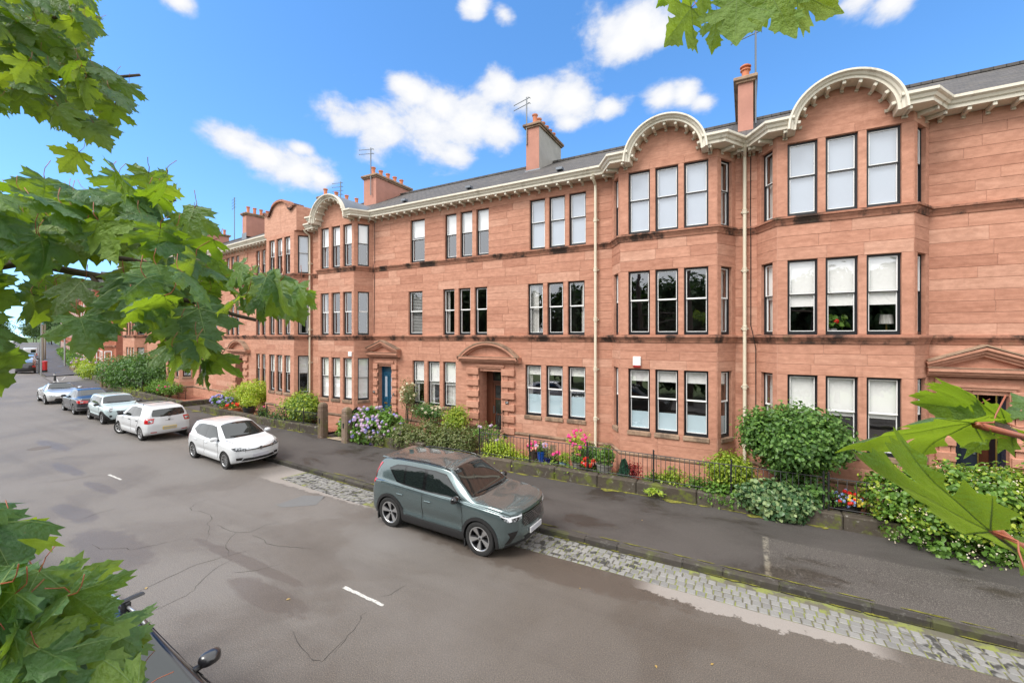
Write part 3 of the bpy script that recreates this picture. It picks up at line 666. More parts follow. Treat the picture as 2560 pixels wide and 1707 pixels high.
def terrace(name,loc,rz,label,plan,holes,arches,corn_cuts,extra=None,seed=1,limit=285,cam=None,stone=None,roof_y=4.15,roof_z=12.95,cat='building',group=None):
    root=empty(name,loc,rz,label,cat,group); rr=random.Random(seed); stone=stone or M_STONE
    faces=[]
    for (a,b) in zip(plan,plan[1:]):
        f=Face(a,b,H_FLAT if abs(a[1]-b[1])<1e-6 and abs(a[1])<.01 else H_BAY); faces.append(f)
    for f in faces:
        for h in holes:
            if abs(f.d.y)<1e-6:
                if h['y']==round(f.p0.y,3) and f.p0.x-.01<=h['x0'] and h['x1']<=f.p1.x+.01: f.op.append((h['x0']-f.p0.x,h['x1']-f.p0.x,h['z0'],h['z1'],h['k'],h.get('o',{})))
            elif h['y']=='side' and f.p0.x-.01<=h['x']<=f.p1.x+.01:
                m=f.L/2+h.get('sh',0); f.op.append((m-h['w']/2,m+h['w']/2,h['z0'],h['z1'],h['k'],h.get('o',{})))
    wall=G(); st=[]
    for f in faces:
        for a,b,c,d in cells(f,-.3,Z_TOP+.02): wall.add([f.P(a,0,c),f.P(b,0,c),f.P(b,0,d),f.P(a,0,d)],[(0,1,2,3)],0)
        for o in f.op:
            a,b,c,d=o[:4]; dp=-.26 if o[4]=='w' else -.75
            q=[(a,c),(b,c),(b,d),(a,d)]
            for i in range(4):
                (ua,za),(ub,zb)=q[i],q[(i+1)%4]; wall.add([f.P(ua,.004,za),f.P(ub,.004,zb),f.P(ub,dp,zb),f.P(ua,dp,za)],[(0,1,2,3)],1)
        for s in stones_of(f,rr): st.append((f,)+s)
    wall.obj('wall',[M_MORTAR,M_TRIM],root,recalc=False)
    mw=Matrix.Translation(loc)@Matrix.Rotation(rz,4,'Z')
    st.sort(key=lambda s:((mw@s[0].P((s[1]+s[2])/2,0,(s[3]+s[4])/2))-Vector((0,0,CAM_H))).length)
    rest=G(); rt=[stone,M_TRIM]
    for k,(f,u0,u1,z0,z1,tr) in enumerate(st):
        if k<limit:
            g=G(); stone_geo(g,f,u0,u1,z0,z1); me=g.mesh('stone',rt[tr]); inst('stone',me,root)
        else: stone_geo(rest,f,u0,u1,z0,z1,tr)
    if rest.f: rest.obj('stonework',rt,root,recalc=False,kind='stuff')
    # base course, plinth, strings
    pl=[(p[0],p[1]) for p in plan]
    g=G(); g.sweep([(0.0,-.25),(0.06,-.25),(0.06,.80),(0.0,.80)],pl); g.obj('base_course',M_TRIM,root)
    g=G(); plinth_line(g,pl); g.obj('plinth',M_SILL,root)
    for z in (4.70,7.96): g=G(); g.sweep(STR(z),pl); g.obj('string_course',M_BAND,root)
    # windows, sills
    for f in faces:
        for o in f.op:
            if o[4]=='w':
                w=window(f,o,root)
                if o[2]<2: s=G().cbox(o[0]-.03,o[1]+.03,-.055,.13,o[2]-.13,o[2]+.004,.012); xf(s,f.M).obj('sill',M_SILL,w)
    # cornice pieces, brackets, arches
    for ln in corn_cuts:
        g=G(); g.sweep(CORN,ln); cn=g.obj('cornice',M_CREAM,root)
        for a,b in zip(ln,ln[1:]): brackets(a,b,cn)
    for (xc,y) in arches: arch(root,xc,y)
    xs=[p[0] for p in plan]; x0,x1=min(xs),max(xs)
    g=G().add([(x0,-.50,10.49),(x1,-.50,10.49),(x1,roof_y,roof_z),(x0,roof_y,roof_z),(x1,roof_y*2+.5,10.4),(x0,roof_y*2+.5,10.4)],[(0,1,2,3),(3,2,4,5)]); rf=g.obj('roof',M_SLATE,root,recalc=False)
    g=G().box(x0,x1,roof_y-.09,roof_y+.09,roof_z-.02,roof_z+.07); g.obj('ridge',M_SLATE,rf)
    # flat lead over the bays
    for i in range(len(plan)-3):
        q=plan[i:i+4]
        if abs(q[0][1])<.01 and abs(q[3][1])<.01 and q[1][1]<-.1:
            g=G().add([(q[0][0]-.1,-.1,10.512),(q[1][0]-.1,q[1][1]+.12,10.508),(q[2][0]+.1,q[2][1]+.12,10.508),(q[3][0]+.1,-.1,10.512),(q[3][0],.5,10.6),(q[0][0],.5,10.6)],[tuple(range(6))]); g.obj('bay_roof',M_LEAD,root,recalc=False)
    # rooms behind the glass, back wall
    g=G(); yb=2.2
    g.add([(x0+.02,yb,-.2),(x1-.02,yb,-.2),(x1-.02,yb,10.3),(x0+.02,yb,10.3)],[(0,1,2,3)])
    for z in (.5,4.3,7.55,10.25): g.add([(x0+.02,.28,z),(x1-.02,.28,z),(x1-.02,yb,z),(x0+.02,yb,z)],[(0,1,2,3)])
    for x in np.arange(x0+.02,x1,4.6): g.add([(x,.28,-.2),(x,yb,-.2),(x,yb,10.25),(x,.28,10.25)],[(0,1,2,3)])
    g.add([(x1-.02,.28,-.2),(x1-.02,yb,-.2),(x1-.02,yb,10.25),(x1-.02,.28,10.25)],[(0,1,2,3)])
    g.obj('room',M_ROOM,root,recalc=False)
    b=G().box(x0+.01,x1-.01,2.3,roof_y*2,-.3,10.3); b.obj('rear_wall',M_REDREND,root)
    if extra: extra(root)
    return root
# ---- opening helpers
def tri(x0,w,gap,n,y,z0,z1,opts):
    L=[]
    for i in range(n):
        a=x0+i*(w+gap); L.append(dict(x0=a,x1=a+w,y=y,z0=z0,z1=z1,k='w',o=opts[i] if isinstance(opts,list) else opts))
    return L
def bay_holes(xf0,w,gap,xl,xr,yb,sw,og,o1,o2,sides=(None,None,None)):
    L=[]
    for (z0,z1,oo,sd) in ((1.62,3.62,og,sides[0]),(4.715,6.76,o1,sides[1]),(7.975,9.97,o2,sides[2])):
        L+=tri(xf0,w,gap,3,yb,z0,z1,oo)
        so_=sd if sd is not None else (oo[0] if isinstance(oo,list) else oo)
        for x in (xl,xr): L.append(dict(y='side',x=x,w=sw,z0=z0,z1=z1,k='w',o=so_))
    return L
B=lambda f,m=None:{'blind':(m or M_BLIND,f),'rail':0}
def ped_tri(root,xc,hw,z,zt,out=.30):
    g=G()
    for s in (-1,1):
        a=Vector((xc+s*hw,0,z+.08)); b=Vector((xc,0,zt)); d=(b-a); L=d.length; ang=math.atan2(d.z,d.x)
        for (o,h0,h1) in ((out,.10,.16),(out-.07,.02,.10),(out-.13,-.05,.02)):
            nx,nz=(-math.sin(ang),math.cos(ang)) if s<0 else (math.sin(ang),-math.cos(ang))
            e=.10 if s<0 else .10
            pts=[(a.x+nx*h0,a.z+nz*h0),(b.x,b.z+h0/math.cos(ang if s<0 else math.pi-ang)),(b.x,b.z+h1/math.cos(ang if s<0 else math.pi-ang)),(a.x+nx*h1,a.z+nz*h1)]
            g.prism(pts,-o,0.0)
    g.prism([(xc-hw+.05,z+.02),(xc+hw-.05,z+.02),(xc,zt-.02)],-.06,0.0)
    for (o,z0,z1) in ((out,z,z+.09),(out-.06,z-.07,z),(out-.12,z-.12,z-.07)): g.box(xc-hw-.02*(o/out),xc+hw+.02*(o/out),-o,0,z0,z1)
    g.obj('pediment',M_BAND if False else M_TRIM,root)
    c=G()
    for s in (-1,1):
        a=(xc+s*(hw+.03),z+.26-.02); b=(xc,zt+.20); c.prism([a,b,(b[0],b[1]+.035),(a[0],a[1]+.035)] if s<0 else [b,a,(a[0],a[1]+.035),(b[0],b[1]+.035)],-out-.02,0.0)
    c.box(xc-hw-.04,xc+hw+.04,-out-.015,-out+.10,z+.09,z+.105); c.obj('pediment_coping',M_SILL,root)
def ped_arc(root,xc,hw,z,zt,out=.30):
    h=zt-z; Rr=(hw*hw+h*h)/(2*h); zc=zt-Rr; a0=math.asin(hw/Rr); g=G(); n=20
    def arc(r0,r1,o,m=0):
        pts=[(xc+math.sin(-a0+2*a0*i/n)*r0,zc+math.cos(-a0+2*a0*i/n)*r0) for i in range(n+1)]+[(xc+math.sin(a0-2*a0*i/n)*r1,zc+math.cos(a0-2*a0*i/n)*r1) for i in range(n+1)]
        g.prism(pts,-o,0.0,'y',m)
    arc(Rr-.02,Rr+.03,out,1); arc(Rr-.10,Rr-.02,out-.02); arc(Rr-.17,Rr-.10,out-.12)
    pts=[(xc+math.sin(-a0+2*a0*i/n)*(Rr-.16),zc+math.cos(-a0+2*a0*i/n)*(Rr-.16)) for i in range(n+1)]; g.prism(pts,-.06,0)
    for (o,z0,z1) in ((out,z,z+.09),(out-.06,z-.07,z),(out-.12,z-.13,z-.07)): g.box(xc-hw-.03*(o/out),xc+hw+.03*(o/out),-o,0,z0,z1)
    g.box(xc-hw-.045,xc+hw+.045,-out-.012,-out+.12,z+.09,z+.103,1)
    g.obj('pediment',[M_TRIM,M_SILL],root)
def surround(root,x0,x1,xo0,xo1,zt,zp,zb,blocks=6):
    """block-and-rebate door surround between the opening x0..x1 and the outer edges"""
    for a,b in ((xo0,x0),(x1,xo1)):
        h=(zt-zb)/blocks; m=(a+b)/2
        g=G(); 
        s=1 if a==xo0 else -1
        ed=b if a==xo0 else a
        g.box(min(ed-s*.30,ed-s*.10),max(ed-s*.30,ed-s*.10),-.06,0,zb,zt); g.box(min(ed-s*.08,ed),max(ed-s*.08,ed),-.05,0,zb,zt); g.obj('jamb',M_TRIM,root)
        for i in range(blocks):
            z0=zb+i*h+h*.42; c=G().cbox(a+.02,b+(.0),-.115,0,z0,z0+h*.58,.012); c.obj('jamb_block',M_TRIM,root)
    g=G().box(xo0+.03,xo1-.03,-.045,0,zt+.0,zp); g.box(x0-.10,x1+.10,-.08,0,zt+.01,zt+.075); g.box(x0-.14,x1+.14,-.11,0,zt+.075,zt+.15); g.obj('lintel',M_TRIM,root)
def steps(root,x0,x1,y0,z0,z1,n):
    for i in range(n):
        g=G().cbox(x0,x1,y0-.28*(n-1-i)-.28,y0,z0+(z1-z0)*i/n+.002,z0+(z1-z0)*(i+1)/n,.015); g.obj('step',M_SILL,root)
def plate(root,x,z,y,txt,w=.15,h=.11):
    p=G().cbox(x-w/2,x+w/2,y-.015,y,z-h/2,z+h/2,.004).obj('number_plate',M_IRON,root)
    cu=bpy.data.curves.new('digits','FONT'); cu.body=txt; cu.size=h*.72; cu.align_x='CENTER'; cu.align_y='CENTER'; cu.extrude=.002
    tmp=bpy.data.objects.new('t',cu); COL.objects.link(tmp); dg=bpy.context.evaluated_depsgraph_get(); me=bpy.data.meshes.new_from_object(tmp.evaluated_get(dg)); bpy.data.objects.remove(tmp)
    me.materials.clear(); me.materials.append(M_WHITEP); inst('digits',me,p,(x,y-.018,z),(math.pi/2,0,0))
def pipe(root,x,y,zb,zt,bends=True):
    g=G(); pts=[(x,y-.45,zt+.16),(x,y-.40,zt+.04),(x,y-.16,zt-.10),(x,y-.14,zt-.3),(x,y-.14,zb+.2),(x,y-.16,zb+.05),(x,y-.26,zb-.05)] if bends else [(x,y-.14,zt),(x,y-.14,zb)]
    g.tube(pts,.05,12)
    for z in np.arange(zb+1.0,zt-.2,1.75): g.lathe([(.05,-.07),(.066,-.06),(.066,.05),(.072,.05),(.072,.07),(.05,.08)],12,org=(x,y-.14,z)); g.box(x-.10,x+.10,y-.09,y,z-.02,z+.02)
    return g.obj('drainpipe',M_PIPE,root,smooth=40)

# ---------------------------------------------------------------- middle block
YB=-0.735
def mid_extra(root):
    # round-headed common entry
    ped_arc(root,-9.11,1.42,3.74,4.42); surround(root,-9.60,-8.54,-10.22,-7.93,3.36,3.62,.62)
    g=G(); g.box(-9.60,-8.54,.62,.75,.50,.66); g.box(-9.60,-9.30,.55,.62,.66,3.36); g.box(-9.30,-8.54,.55,.62,2.72,2.80); g.box(-8.60,-8.54,.55,.62,.66,3.36); g.box(-9.3,-8.6,.55,.62,3.30,3.36); fr=g.obj('door_frame',M_DARKWOOD,root)
    d=G(); ring(d,-9.29,-8.61,.68,2.71,.10,.57,.62); d.box(-9.19,-8.71,.57,.62,1.38,1.44); d.box(-9.19,-8.71,.57,.62,2.02,2.08); d=d.obj('door',M_DARKWOOD,root)
    G().box(-9.19,-8.71,.59,.60,.78,2.61).obj('door_glass',M_DGLASS,d); G().box(-9.30,-8.60,.585,.595,2.80,3.30).obj('fanlight',M_DGLASS,fr)
    G().box(-9.27,-9.22,.545,.57,1.45,1.75).obj('push_plate',M_STEEL,d)
    plate(root,-8.24,2.05,-.12,'107')
    # blue door
    ped_tri(root,-14.92,1.0,3.80,4.24); surround(root,-15.31,-14.43,-15.62,-14.10,3.34,3.62,1.0)
    g=G(); g.box(-15.31,-15.24,.20,.30,1.0,3.34); g.box(-14.50,-14.43,.20,.30,1.0,3.34); g.box(-15.24,-14.50,.20,.30,3.26,3.34); g.box(-15.24,-14.5,.22,.28,2.86,2.92); fr=g.obj('door_frame',M_BLUEDOOR,root)
    for a,b in ((-15.24,-14.88),(-14.86,-14.5)):
        d=G().box(a,b,.24,.29,1.0,2.86); d.box(a+.03,a+.07,.215,.24,1.05,2.8); d.box(b-.07,b-.03,.215,.24,1.05,2.8); d.box(a+.07,b-.07,.215,.24,1.68,1.76); d.box(a+.07,b-.07,.215,.24,1.05,1.12); d=d.obj('door',M_BLUEDOOR,root)
        G().box(a+.11,b-.11,.228,.24,1.78,2.74).obj('door_glass',M_SKYPANE,d)
        G().box((a+b)/2-.09,(a+b)/2+.09,.20,.215,1.45,1.52).obj('letter_box',M_BRASS,d)
    G().box(-15.24,-14.5,.25,.26,2.92,3.26).obj('fanlight',M_BLUEDOOR,fr)
    plate(root,-15.50,2.02,-.12,'105',.13,.10); plate(root,-14.25,2.0,-.12,'6',.08,.08)
    steps(root,-15.6,-14.1,-.02,.12,.98,5); steps(root,-9.75,-8.4,-.02,.12,.60,3)
    # drainpipes, alarm boxes, cable
    pipe(root,-4.65,0,.75,10.1); pipe(root,-.04,0,.4,10.15)
    g=G().tube([(-15.57,-.02,10.1),(-15.55,-.03,8.2),(-15.56,-.14,7.9),(-15.56,-.03,7.6),(-15.6,-.03,4.8)],.012,5); g.obj('cable',M_IRON,root)
    g=G().tube([(.12,-.03,10.1),(.11,-.03,8.1),(.11,-.15,7.85),(.12,-.03,7.6),(.12,-.03,5.0),(.2,-.14,4.6),(.25,-.03,4.3),(.25,-.03,2.2)],.012,5); g.obj('cable',M_IRON,root)
    g=G().cbox(-3.20,-2.95,-.735-.09,-.735-.01,3.72,4.02,.02); a=g.obj('alarm_box',M_WHITEP,root); G().cbox(-3.19,-2.96,-.735-.088,-.735-.012,3.67,3.735,.012).obj('alarm_strobe',plain('red_strobe',(0.35,0.02,0.02),.3),a)
    G().cbox(-16.5,-16.26,-.735-.06,-.735-.01,3.70,3.92,.02).obj('alarm_box',M_WHITEP,root)
    for x,y in ((-6.3,-.062),(-2.0,-.735-.062)):
        v=G().box(x-.12,x+.12,y-.006,y,.45,.60); v.box(x-.15,x+.15,y-.01,y,.60,.63); v.obj('air_vent',M_SILL,root)
    chimney(root,-8.75,-8.10,2.55,5.1,11.9,14.1,M_REDREND,M_RENDER,6)
    chimney(root,-18.75,-17.8,2.2,4.9,11.6,13.45,M_REDREND,M_REDREND,5)
    chimney(root,-.24,.20,1.25,4.3,11.1,13.05,M_REDREND,M_RENDER,4)
    for x in (-13.8,-10.2,-6.1): G().box(x-.12,x+.12,.0,.22,10.86,10.95).obj('roof_vent',M_LEAD,root)
mid_plan=[(-19.45,0),(-19.15,0),(-18.70,YB),(-16.15,YB),(-15.70,0),(-4.09,0),(-3.62,YB),(-.757,YB),(-.295,0),(0,0)]
FILM=lambda b:{'blind':(M_BLIND,b),'film':.52,'rail':1}
SKYBLIND=B(1.0,M_SKYPANE)  # added sheet behind the glass, its colour stands in for reflected sky
hm=[]
hm+=tri(-13.20,.665,.20,3,0,1.62,3.56,[dict(blind=(M_BLIND,.52),curt='L',rail=0),dict(blind=(M_BLIND,.52),curt='L'),dict(blind=(M_BLIND,.52),curt='AB')])
hm+=tri(-7.49,.675,.20,3,0,1.62,3.56,[dict(blind=(M_BLIND,.16),curt='L',film=.7,rail=1),FILM(.16)|{'film':.7},FILM(.16)|{'film':.7}])
hm+=[dict(x0=-13.44,x1=-12.63,y=0,z0=4.715,z1=6.67,k='w',o=dict(slat=1,rail=1))]
hm+=tri(-11.47,.60,.215,3,0,4.715,6.67,[dict(rail=1,curt='L'),dict(rail=1),dict(rail=1)])
hm+=tri(-7.38,.64,.18,3,0,4.715,6.67,[dict(rail=1,curt='A'),dict(rail=1),dict(rail=1,curt='R')])
hm+=[dict(x0=-13.33,x1=-12.5,y=0,z0=7.975,z1=9.88,k='w',o=B(.38))]
hm+=tri(-11.37,.60,.205,3,0,7.975,9.88,[B(.42),B(.42),B(.42)])
hm+=tri(-7.30,.64,.165,3,0,7.975,9.88,[SKYBLIND,SKYBLIND,SKYBLIND])
hm+=bay_holes(-3.36,.68,.165,-3.85,-.52,YB,.50,[FILM(.17)]*3,[dict(rail=1)]*3,[SKYBLIND]*3,(FILM(.17),dict(rail=1,curt='LR'),dict(curt='LR')))
hm+=bay_holes(-18.52,.60,.21,-18.9,-15.92,YB,.52,[B(.98)]*3,[dict(rail=1,curt='L'),dict(rail=1),dict(rail=1,curt='R')],[B(.42)]*3,(B(.98),dict(rail=1),B(.45)))
hm+=[dict(x0=-9.60,x1=-8.54,y=0,z0=.62,z1=3.36,k='d'),dict(x0=-15.31,x1=-14.43,y=0,z0=1.0,z1=3.34,k='d')]
terrace('sandstone_terrace',(0,14.7,0),0,'red sandstone terrace with round headed entry and blue door',mid_plan,hm,[(-17.425,YB),(-2.19,YB)],
  [[(-19.45,0),(-19.15,0),(-18.70,YB),(-18.50,YB)],[(-16.35,YB),(-16.15,YB),(-15.70,0),(-4.09,0),(-3.62,YB),(-3.26,YB)],[(-1.12,YB),(-.757,YB),(-.295,0),(0,0)]],mid_extra,seed=11)
# ---------------------------------------------------------------- right block
def right_extra(root):
    ped_tri(root,5.05,1.02,3.80,4.24); surround(root,4.58,5.52,4.18,5.92,3.34,3.62,1.0)
    g=G().box(4.58,4.66,.12,.2,1.0,3.34); g.box(5.44,5.52,.12,.2,1.0,3.34); g.box(4.66,5.44,.12,.2,3.26,3.34); g.obj('door_frame',M_NAVY,root)
    d=G().box(4.66,5.02,.14,.19,1.0,3.26); d.box(4.72,4.96,.125,.14,2.2,3.1); d.box(4.72,4.96,.125,.14,1.2,1.9); d=d.obj('door',M_NAVY,root); G().box(5.025,5.045,.12,.2,1.0,3.26).obj('brass_edge',M_BRASS,d); G().box(4.94,4.98,.09,.125,1.75,2.0).obj('handle',M_STEEL,d)
    d=G().box(5.40,5.44,.2,.62,1.0,3.26).obj('door',M_NAVY,root); G().box(5.37,5.40,.2,.22,1.0,3.26).obj('brass_edge',M_BRASS,d)
    G().box(4.6,5.5,.70,.74,1.0,3.34).obj('inner_door',M_DARKWOOD,root)
    steps(root,4.3,5.8,-.02,.12,.98,5)
    chimney(root,9.3,9.95,2.55,5.1,11.9,14.1,M_REDREND,M_RENDER,6)
    pot=G().lathe([(.12,0),(.11,.1),(.115,.3),(.16,.33),(.16,.36),(.05,.42),(.17,.44),(.17,.47),(.0,.50)],12,org=(-.02,1.5,13.17)); pot.obj('chimney_pot',M_TERRA,root,smooth=40)
right_plan=[(0.0,0),(.295,0),(.757,YB),(3.62,YB),(4.09,0),(14.0,0)]
hr=bay_holes(1.0,.68,.175,.52,3.85,YB,.50,[B(.52)|{'rail':1}]*3,[B(.62)]*3,[SKYBLIND]*3,(dict(curt='LR',rail=1),dict(blind=(M_BLIND,.5),curt='AB'),dict(curt='LR')))
hr+=tri(7.4,.66,.2,3,0,1.62,3.56,[B(.5)]*3)+tri(7.4,.64,.2,3,0,4.715,6.67,[B(.3)]*3)+tri(7.4,.64,.2,3,0,7.975,9.88,[B(.4)]*3)
hr+=[dict(x0=4.58,x1=5.52,y=0,z0=1.0,z1=3.34,k='d')]
terrace('sandstone_terrace',(0,14.7,0),0,'red sandstone terrace with triangular pediment over open black door',right_plan,hr,[(2.19,YB)],
  [[(0,0),(.295,0),(.757,YB),(1.12,YB)],[(3.26,YB),(3.62,YB),(4.09,0),(14.0,0)]],right_extra,seed=5)
# ---------------------------------------------------------------- left block (the street bends here)
def left_extra(root):
    # curly gable parapet of its first bay, instead of an arched cornice
    yb=YB-.012; P=[(-4.45,10.2),(-4.45,11.45),(-4.30,11.50),(-4.12,11.36),(-3.92,11.30),(-3.75,11.36),(-3.58,11.55),(-3.42,11.75),(-3.2,11.86),(-2.9,11.92),(-2.6,11.92),(-2.3,11.88),(-2.08,11.78),(-1.92,11.58),(-1.76,11.38),(-1.58,11.30),(-1.38,11.36),(-1.20,11.50),(-1.05,11.45),(-1.05,10.2)]
    G().prism(P,yb-.0,yb+.32).obj('gable_parapet',M_STONE,root)
    g=G(); c=P[1:-1]
    for a,b in zip(c,c[1:]): g.prism([a,b,(b[0],b[1]+.11),(a[0],a[1]+.11)],yb-.12,yb+.40)
    g.obj('parapet_coping',M_BAND,root)
    for x0,x1 in ((-4.46,-4.9),(-1.04,-.70)):
        g=G().add([(x0,YB-.01,10.2),(x1,0,10.2),(x1,0,11.4),(x0,YB-.01,11.5)],[(0,1,2,3)]); g.obj('parapet_return',M_STONE,root,recalc=False)
    ped_arc(root,-9.2,1.35,3.70,4.38); surround(root,-9.7,-8.7,-10.3,-8.1,3.34,3.58,.6)
    G().box(-9.7,-8.7,.55,.62,.6,3.34).obj('door',M_DARKWOOD,root)
    chimney(root,-13.2,-12.6,1.8,5.0,11.9,13.5,M_REDREND,M_REDREND,7)
    chimney(root,-24.2,-23.5,2.0,5.0,11.9,13.9,M_REDREND,M_REDREND,6)
    pipe(root,-.85,0,.5,10.1); chimney(root,-3.9,-3.3,2.2,4.9,11.6,13.1,M_REDREND,M_REDREND,4)
left_plan=[(-34.5,0),(-31.2,0),(-30.7,YB),(-27.9,YB),(-27.4,0),(-20.6,0),(-20.1,YB),(-17.3,YB),(-16.8,0),(-4.72,0),(-4.25,YB),(-1.30,YB),(-.83,0),(0,0)]
hl=bay_holes(-3.95,.62,.2,-4.5,-1.06,YB,.52,[B(.5)]*3,[dict(curt='LR')]*3,[B(.3)]*3,(B(.47),dict(curt='LR'),SKYBLIND))
hl+=bay_holes(-19.75,.62,.2,-20.3,-17.05,YB,.5,[B(.5)]*3,[B(.4)]*3,[B(.4)]*3)+bay_holes(-30.35,.62,.2,-30.9,-27.65,YB,.5,[B(.5)]*3,[B(.4)]*3,[B(.4)]*3)
for (z0,z1) in ((1.62,3.56),(4.715,6.67),(7.975,9.88)):
    hl+=tri(-7.1,.48,.22,2,0,z0,z1,B(.45)); hl+=tri(-15.9,.55,.2,2,0,z0,z1,B(.45)); hl+=tri(-24.9,.6,.2,3,0,z0,z1,B(.4))
    if z0>4: hl+=tri(-11.3,.5,.2,3,0,z0,z1,B(.4)); hl+=[dict(x0=-13.3,x1=-12.75,y=0,z0=z0,z1=z1,k='w',o=B(.5))]
hl+=[dict(x0=-9.7,x1=-8.7,y=0,z0=.6,z1=3.34,k='d')]
terrace('sandstone_terrace',(-19.45,14.7,0),R(-6),'red sandstone terrace with curly gabled parapet beyond the bend',left_plan,hl,[(-18.7,YB),(-29.3,YB)],
  [[(-34.5,0),(-31.2,0),(-30.7,YB),(-30.37,YB)],[(-28.23,YB),(-27.9,YB),(-27.4,0),(-20.6,0),(-20.1,YB),(-19.77,YB)],[(-17.63,YB),(-17.3,YB),(-16.8,0),(-4.72,0)],[(-.80,0),(0,0)]],left_extra,seed=23,limit=120)
# ---------------------------------------------------------------- aerials
def aerial(p,h,n,label,lw=.55):
    r=empty('tv_aerial',p,random.uniform(-.4,.4),label,'aerial','aerials on the chimneys')
    G().tube([(0,0,0),(0,0,h)],.030,6).obj('mast',M_STEEL,r)
    g=G(); 
    for i in range(n): z=h-.08-i*.24; g.tube([(-lw,0,z),(lw*.25,0,z)],.017,5); g.tube([(-lw,-.0,z-.04),(-lw,0,z+.04)],.011,4); g.tube([(lw*.2,-.1,z),(lw*.2,.1,z)],.01,4)
    g.obj('elements',M_STEEL,r)
aerial((.27,14.7+1.3,11.6),3.5,3,'aerial with three arms on single pot chimney between two bays',.75)
aerial((-8.70,14.7+2.5,13.3),2.15,2,'aerial on grey chimney with row of orange pots',.8)
aerial((-18.1,14.7+2.1,12.4),2.6,2,'aerial on low red chimney beside blue door bay',.7)
aerial((-22.0,18.0,11.3),2.9,4,'aerial behind the curly gabled parapet',.6)
aerial((-36.5,19.5,12.5),3.4,4,'aerial on far row of orange chimney pots',.8)
# ================================================================ plants
def leaf_mat(name,c0,c1,c2,rough=0.42,trans=0.30,spec=0.4):
    t=NT(name); r=t.rnd(); c=t.cramp(r,[(0,c0),(0.55,c1),(1,c2)])
    pb=t.pbr(c,rough,0,None,0,spec); tr=t.n('ShaderNodeBsdfTranslucent'); t.set(tr.inputs[0],t.mix(1.0,c,(1.5,1.6,0.8),'MULTIPLY'))
    mx=t.n('ShaderNodeMixShader'); mx.inputs[0].default_value=trans; t.set(mx.inputs[1],pb); t.set(mx.inputs[2],tr.outputs[0]); return t.fin(mx.outputs[0])
L_DARK=leaf_mat('dark_green_leaf',(0.045,0.105,0.026),(0.080,0.172,0.040),(0.13,0.245,0.058))
L_MID=leaf_mat('mid_green_leaf',(0.07,0.15,0.024),(0.12,0.235,0.038),(0.19,0.32,0.055))
L_LIME=leaf_mat('lime_leaf',(0.22,0.32,0.03),(0.36,0.46,0.045),(0.52,0.58,0.07))
L_YELLOW=leaf_mat('yellow_green_leaf',(0.16,0.25,0.025),(0.26,0.36,0.04),(0.40,0.45,0.06))
L_IVY=leaf_mat('variegated_ivy_leaf',(0.05,0.12,0.05),(0.12,0.21,0.09),(0.36,0.44,0.20),0.35)
L_OLIVE=leaf_mat('olive_leaf',(0.10,0.14,0.045),(0.16,0.20,0.07),(0.26,0.25,0.12))
L_CONIF=leaf_mat('blue_conifer_leaf',(0.02,0.075,0.045),(0.035,0.11,0.065),(0.06,0.15,0.09),0.6,0.1)
L_RED=leaf_mat('red_acer_leaf',(0.20,0.012,0.02),(0.30,0.02,0.03),(0.40,0.05,0.05))
L_TREE=leaf_mat('far_tree_leaf',(0.045,0.085,0.015),(0.08,0.135,0.022),(0.13,0.19,0.03),0.6,0.25)
L_TREED=leaf_mat('far_dark_tree_leaf',(0.02,0.05,0.012),(0.035,0.075,0.018),(0.06,0.11,0.025),0.6,0.2)
L_CLIMB=leaf_mat('climber_leaf',(0.055,0.125,0.03),(0.10,0.205,0.048),(0.17,0.30,0.065))
def petal(name,cs): return leaf_mat(name,*cs,0.6,0.25)
P_BLUE=petal('hydrangea_blue',((0.24,0.24,0.62),(0.36,0.33,0.72),(0.52,0.46,0.74)))
P_LILAC=petal('hydrangea_lilac',((0.42,0.30,0.56),(0.56,0.42,0.62),(0.64,0.50,0.58)))
P_PINK=petal('pink_petal',((0.62,0.03,0.20),(0.78,0.06,0.30),(0.85,0.16,0.42)))
P_RED=petal('red_petal',((0.55,0.01,0.01),(0.75,0.03,0.02),(0.85,0.12,0.05)))
P_MIXED=petal('mixed_petal',((0.75,0.10,0.32),(0.85,0.28,0.12),(0.85,0.72,0.70)))
P_WHITE=petal('cream_petal',((0.62,0.52,0.36),(0.72,0.63,0.48),(0.80,0.76,0.66)))
P_PALEBLUE=petal('pale_blue_petal',((0.20,0.30,0.70),(0.32,0.42,0.80),(0.55,0.60,0.85)))
P_YEL=petal('yellow_petal',((0.75,0.50,0.03),(0.80,0.62,0.06),(0.80,0.70,0.25)))
M_STEM=plain('woody_stem',(0.07,0.05,0.035),0.9,var=0.3,bump=0.5)
M_TWIG=plain('bare_twig',(0.20,0.13,0.09),0.8,var=0.3)

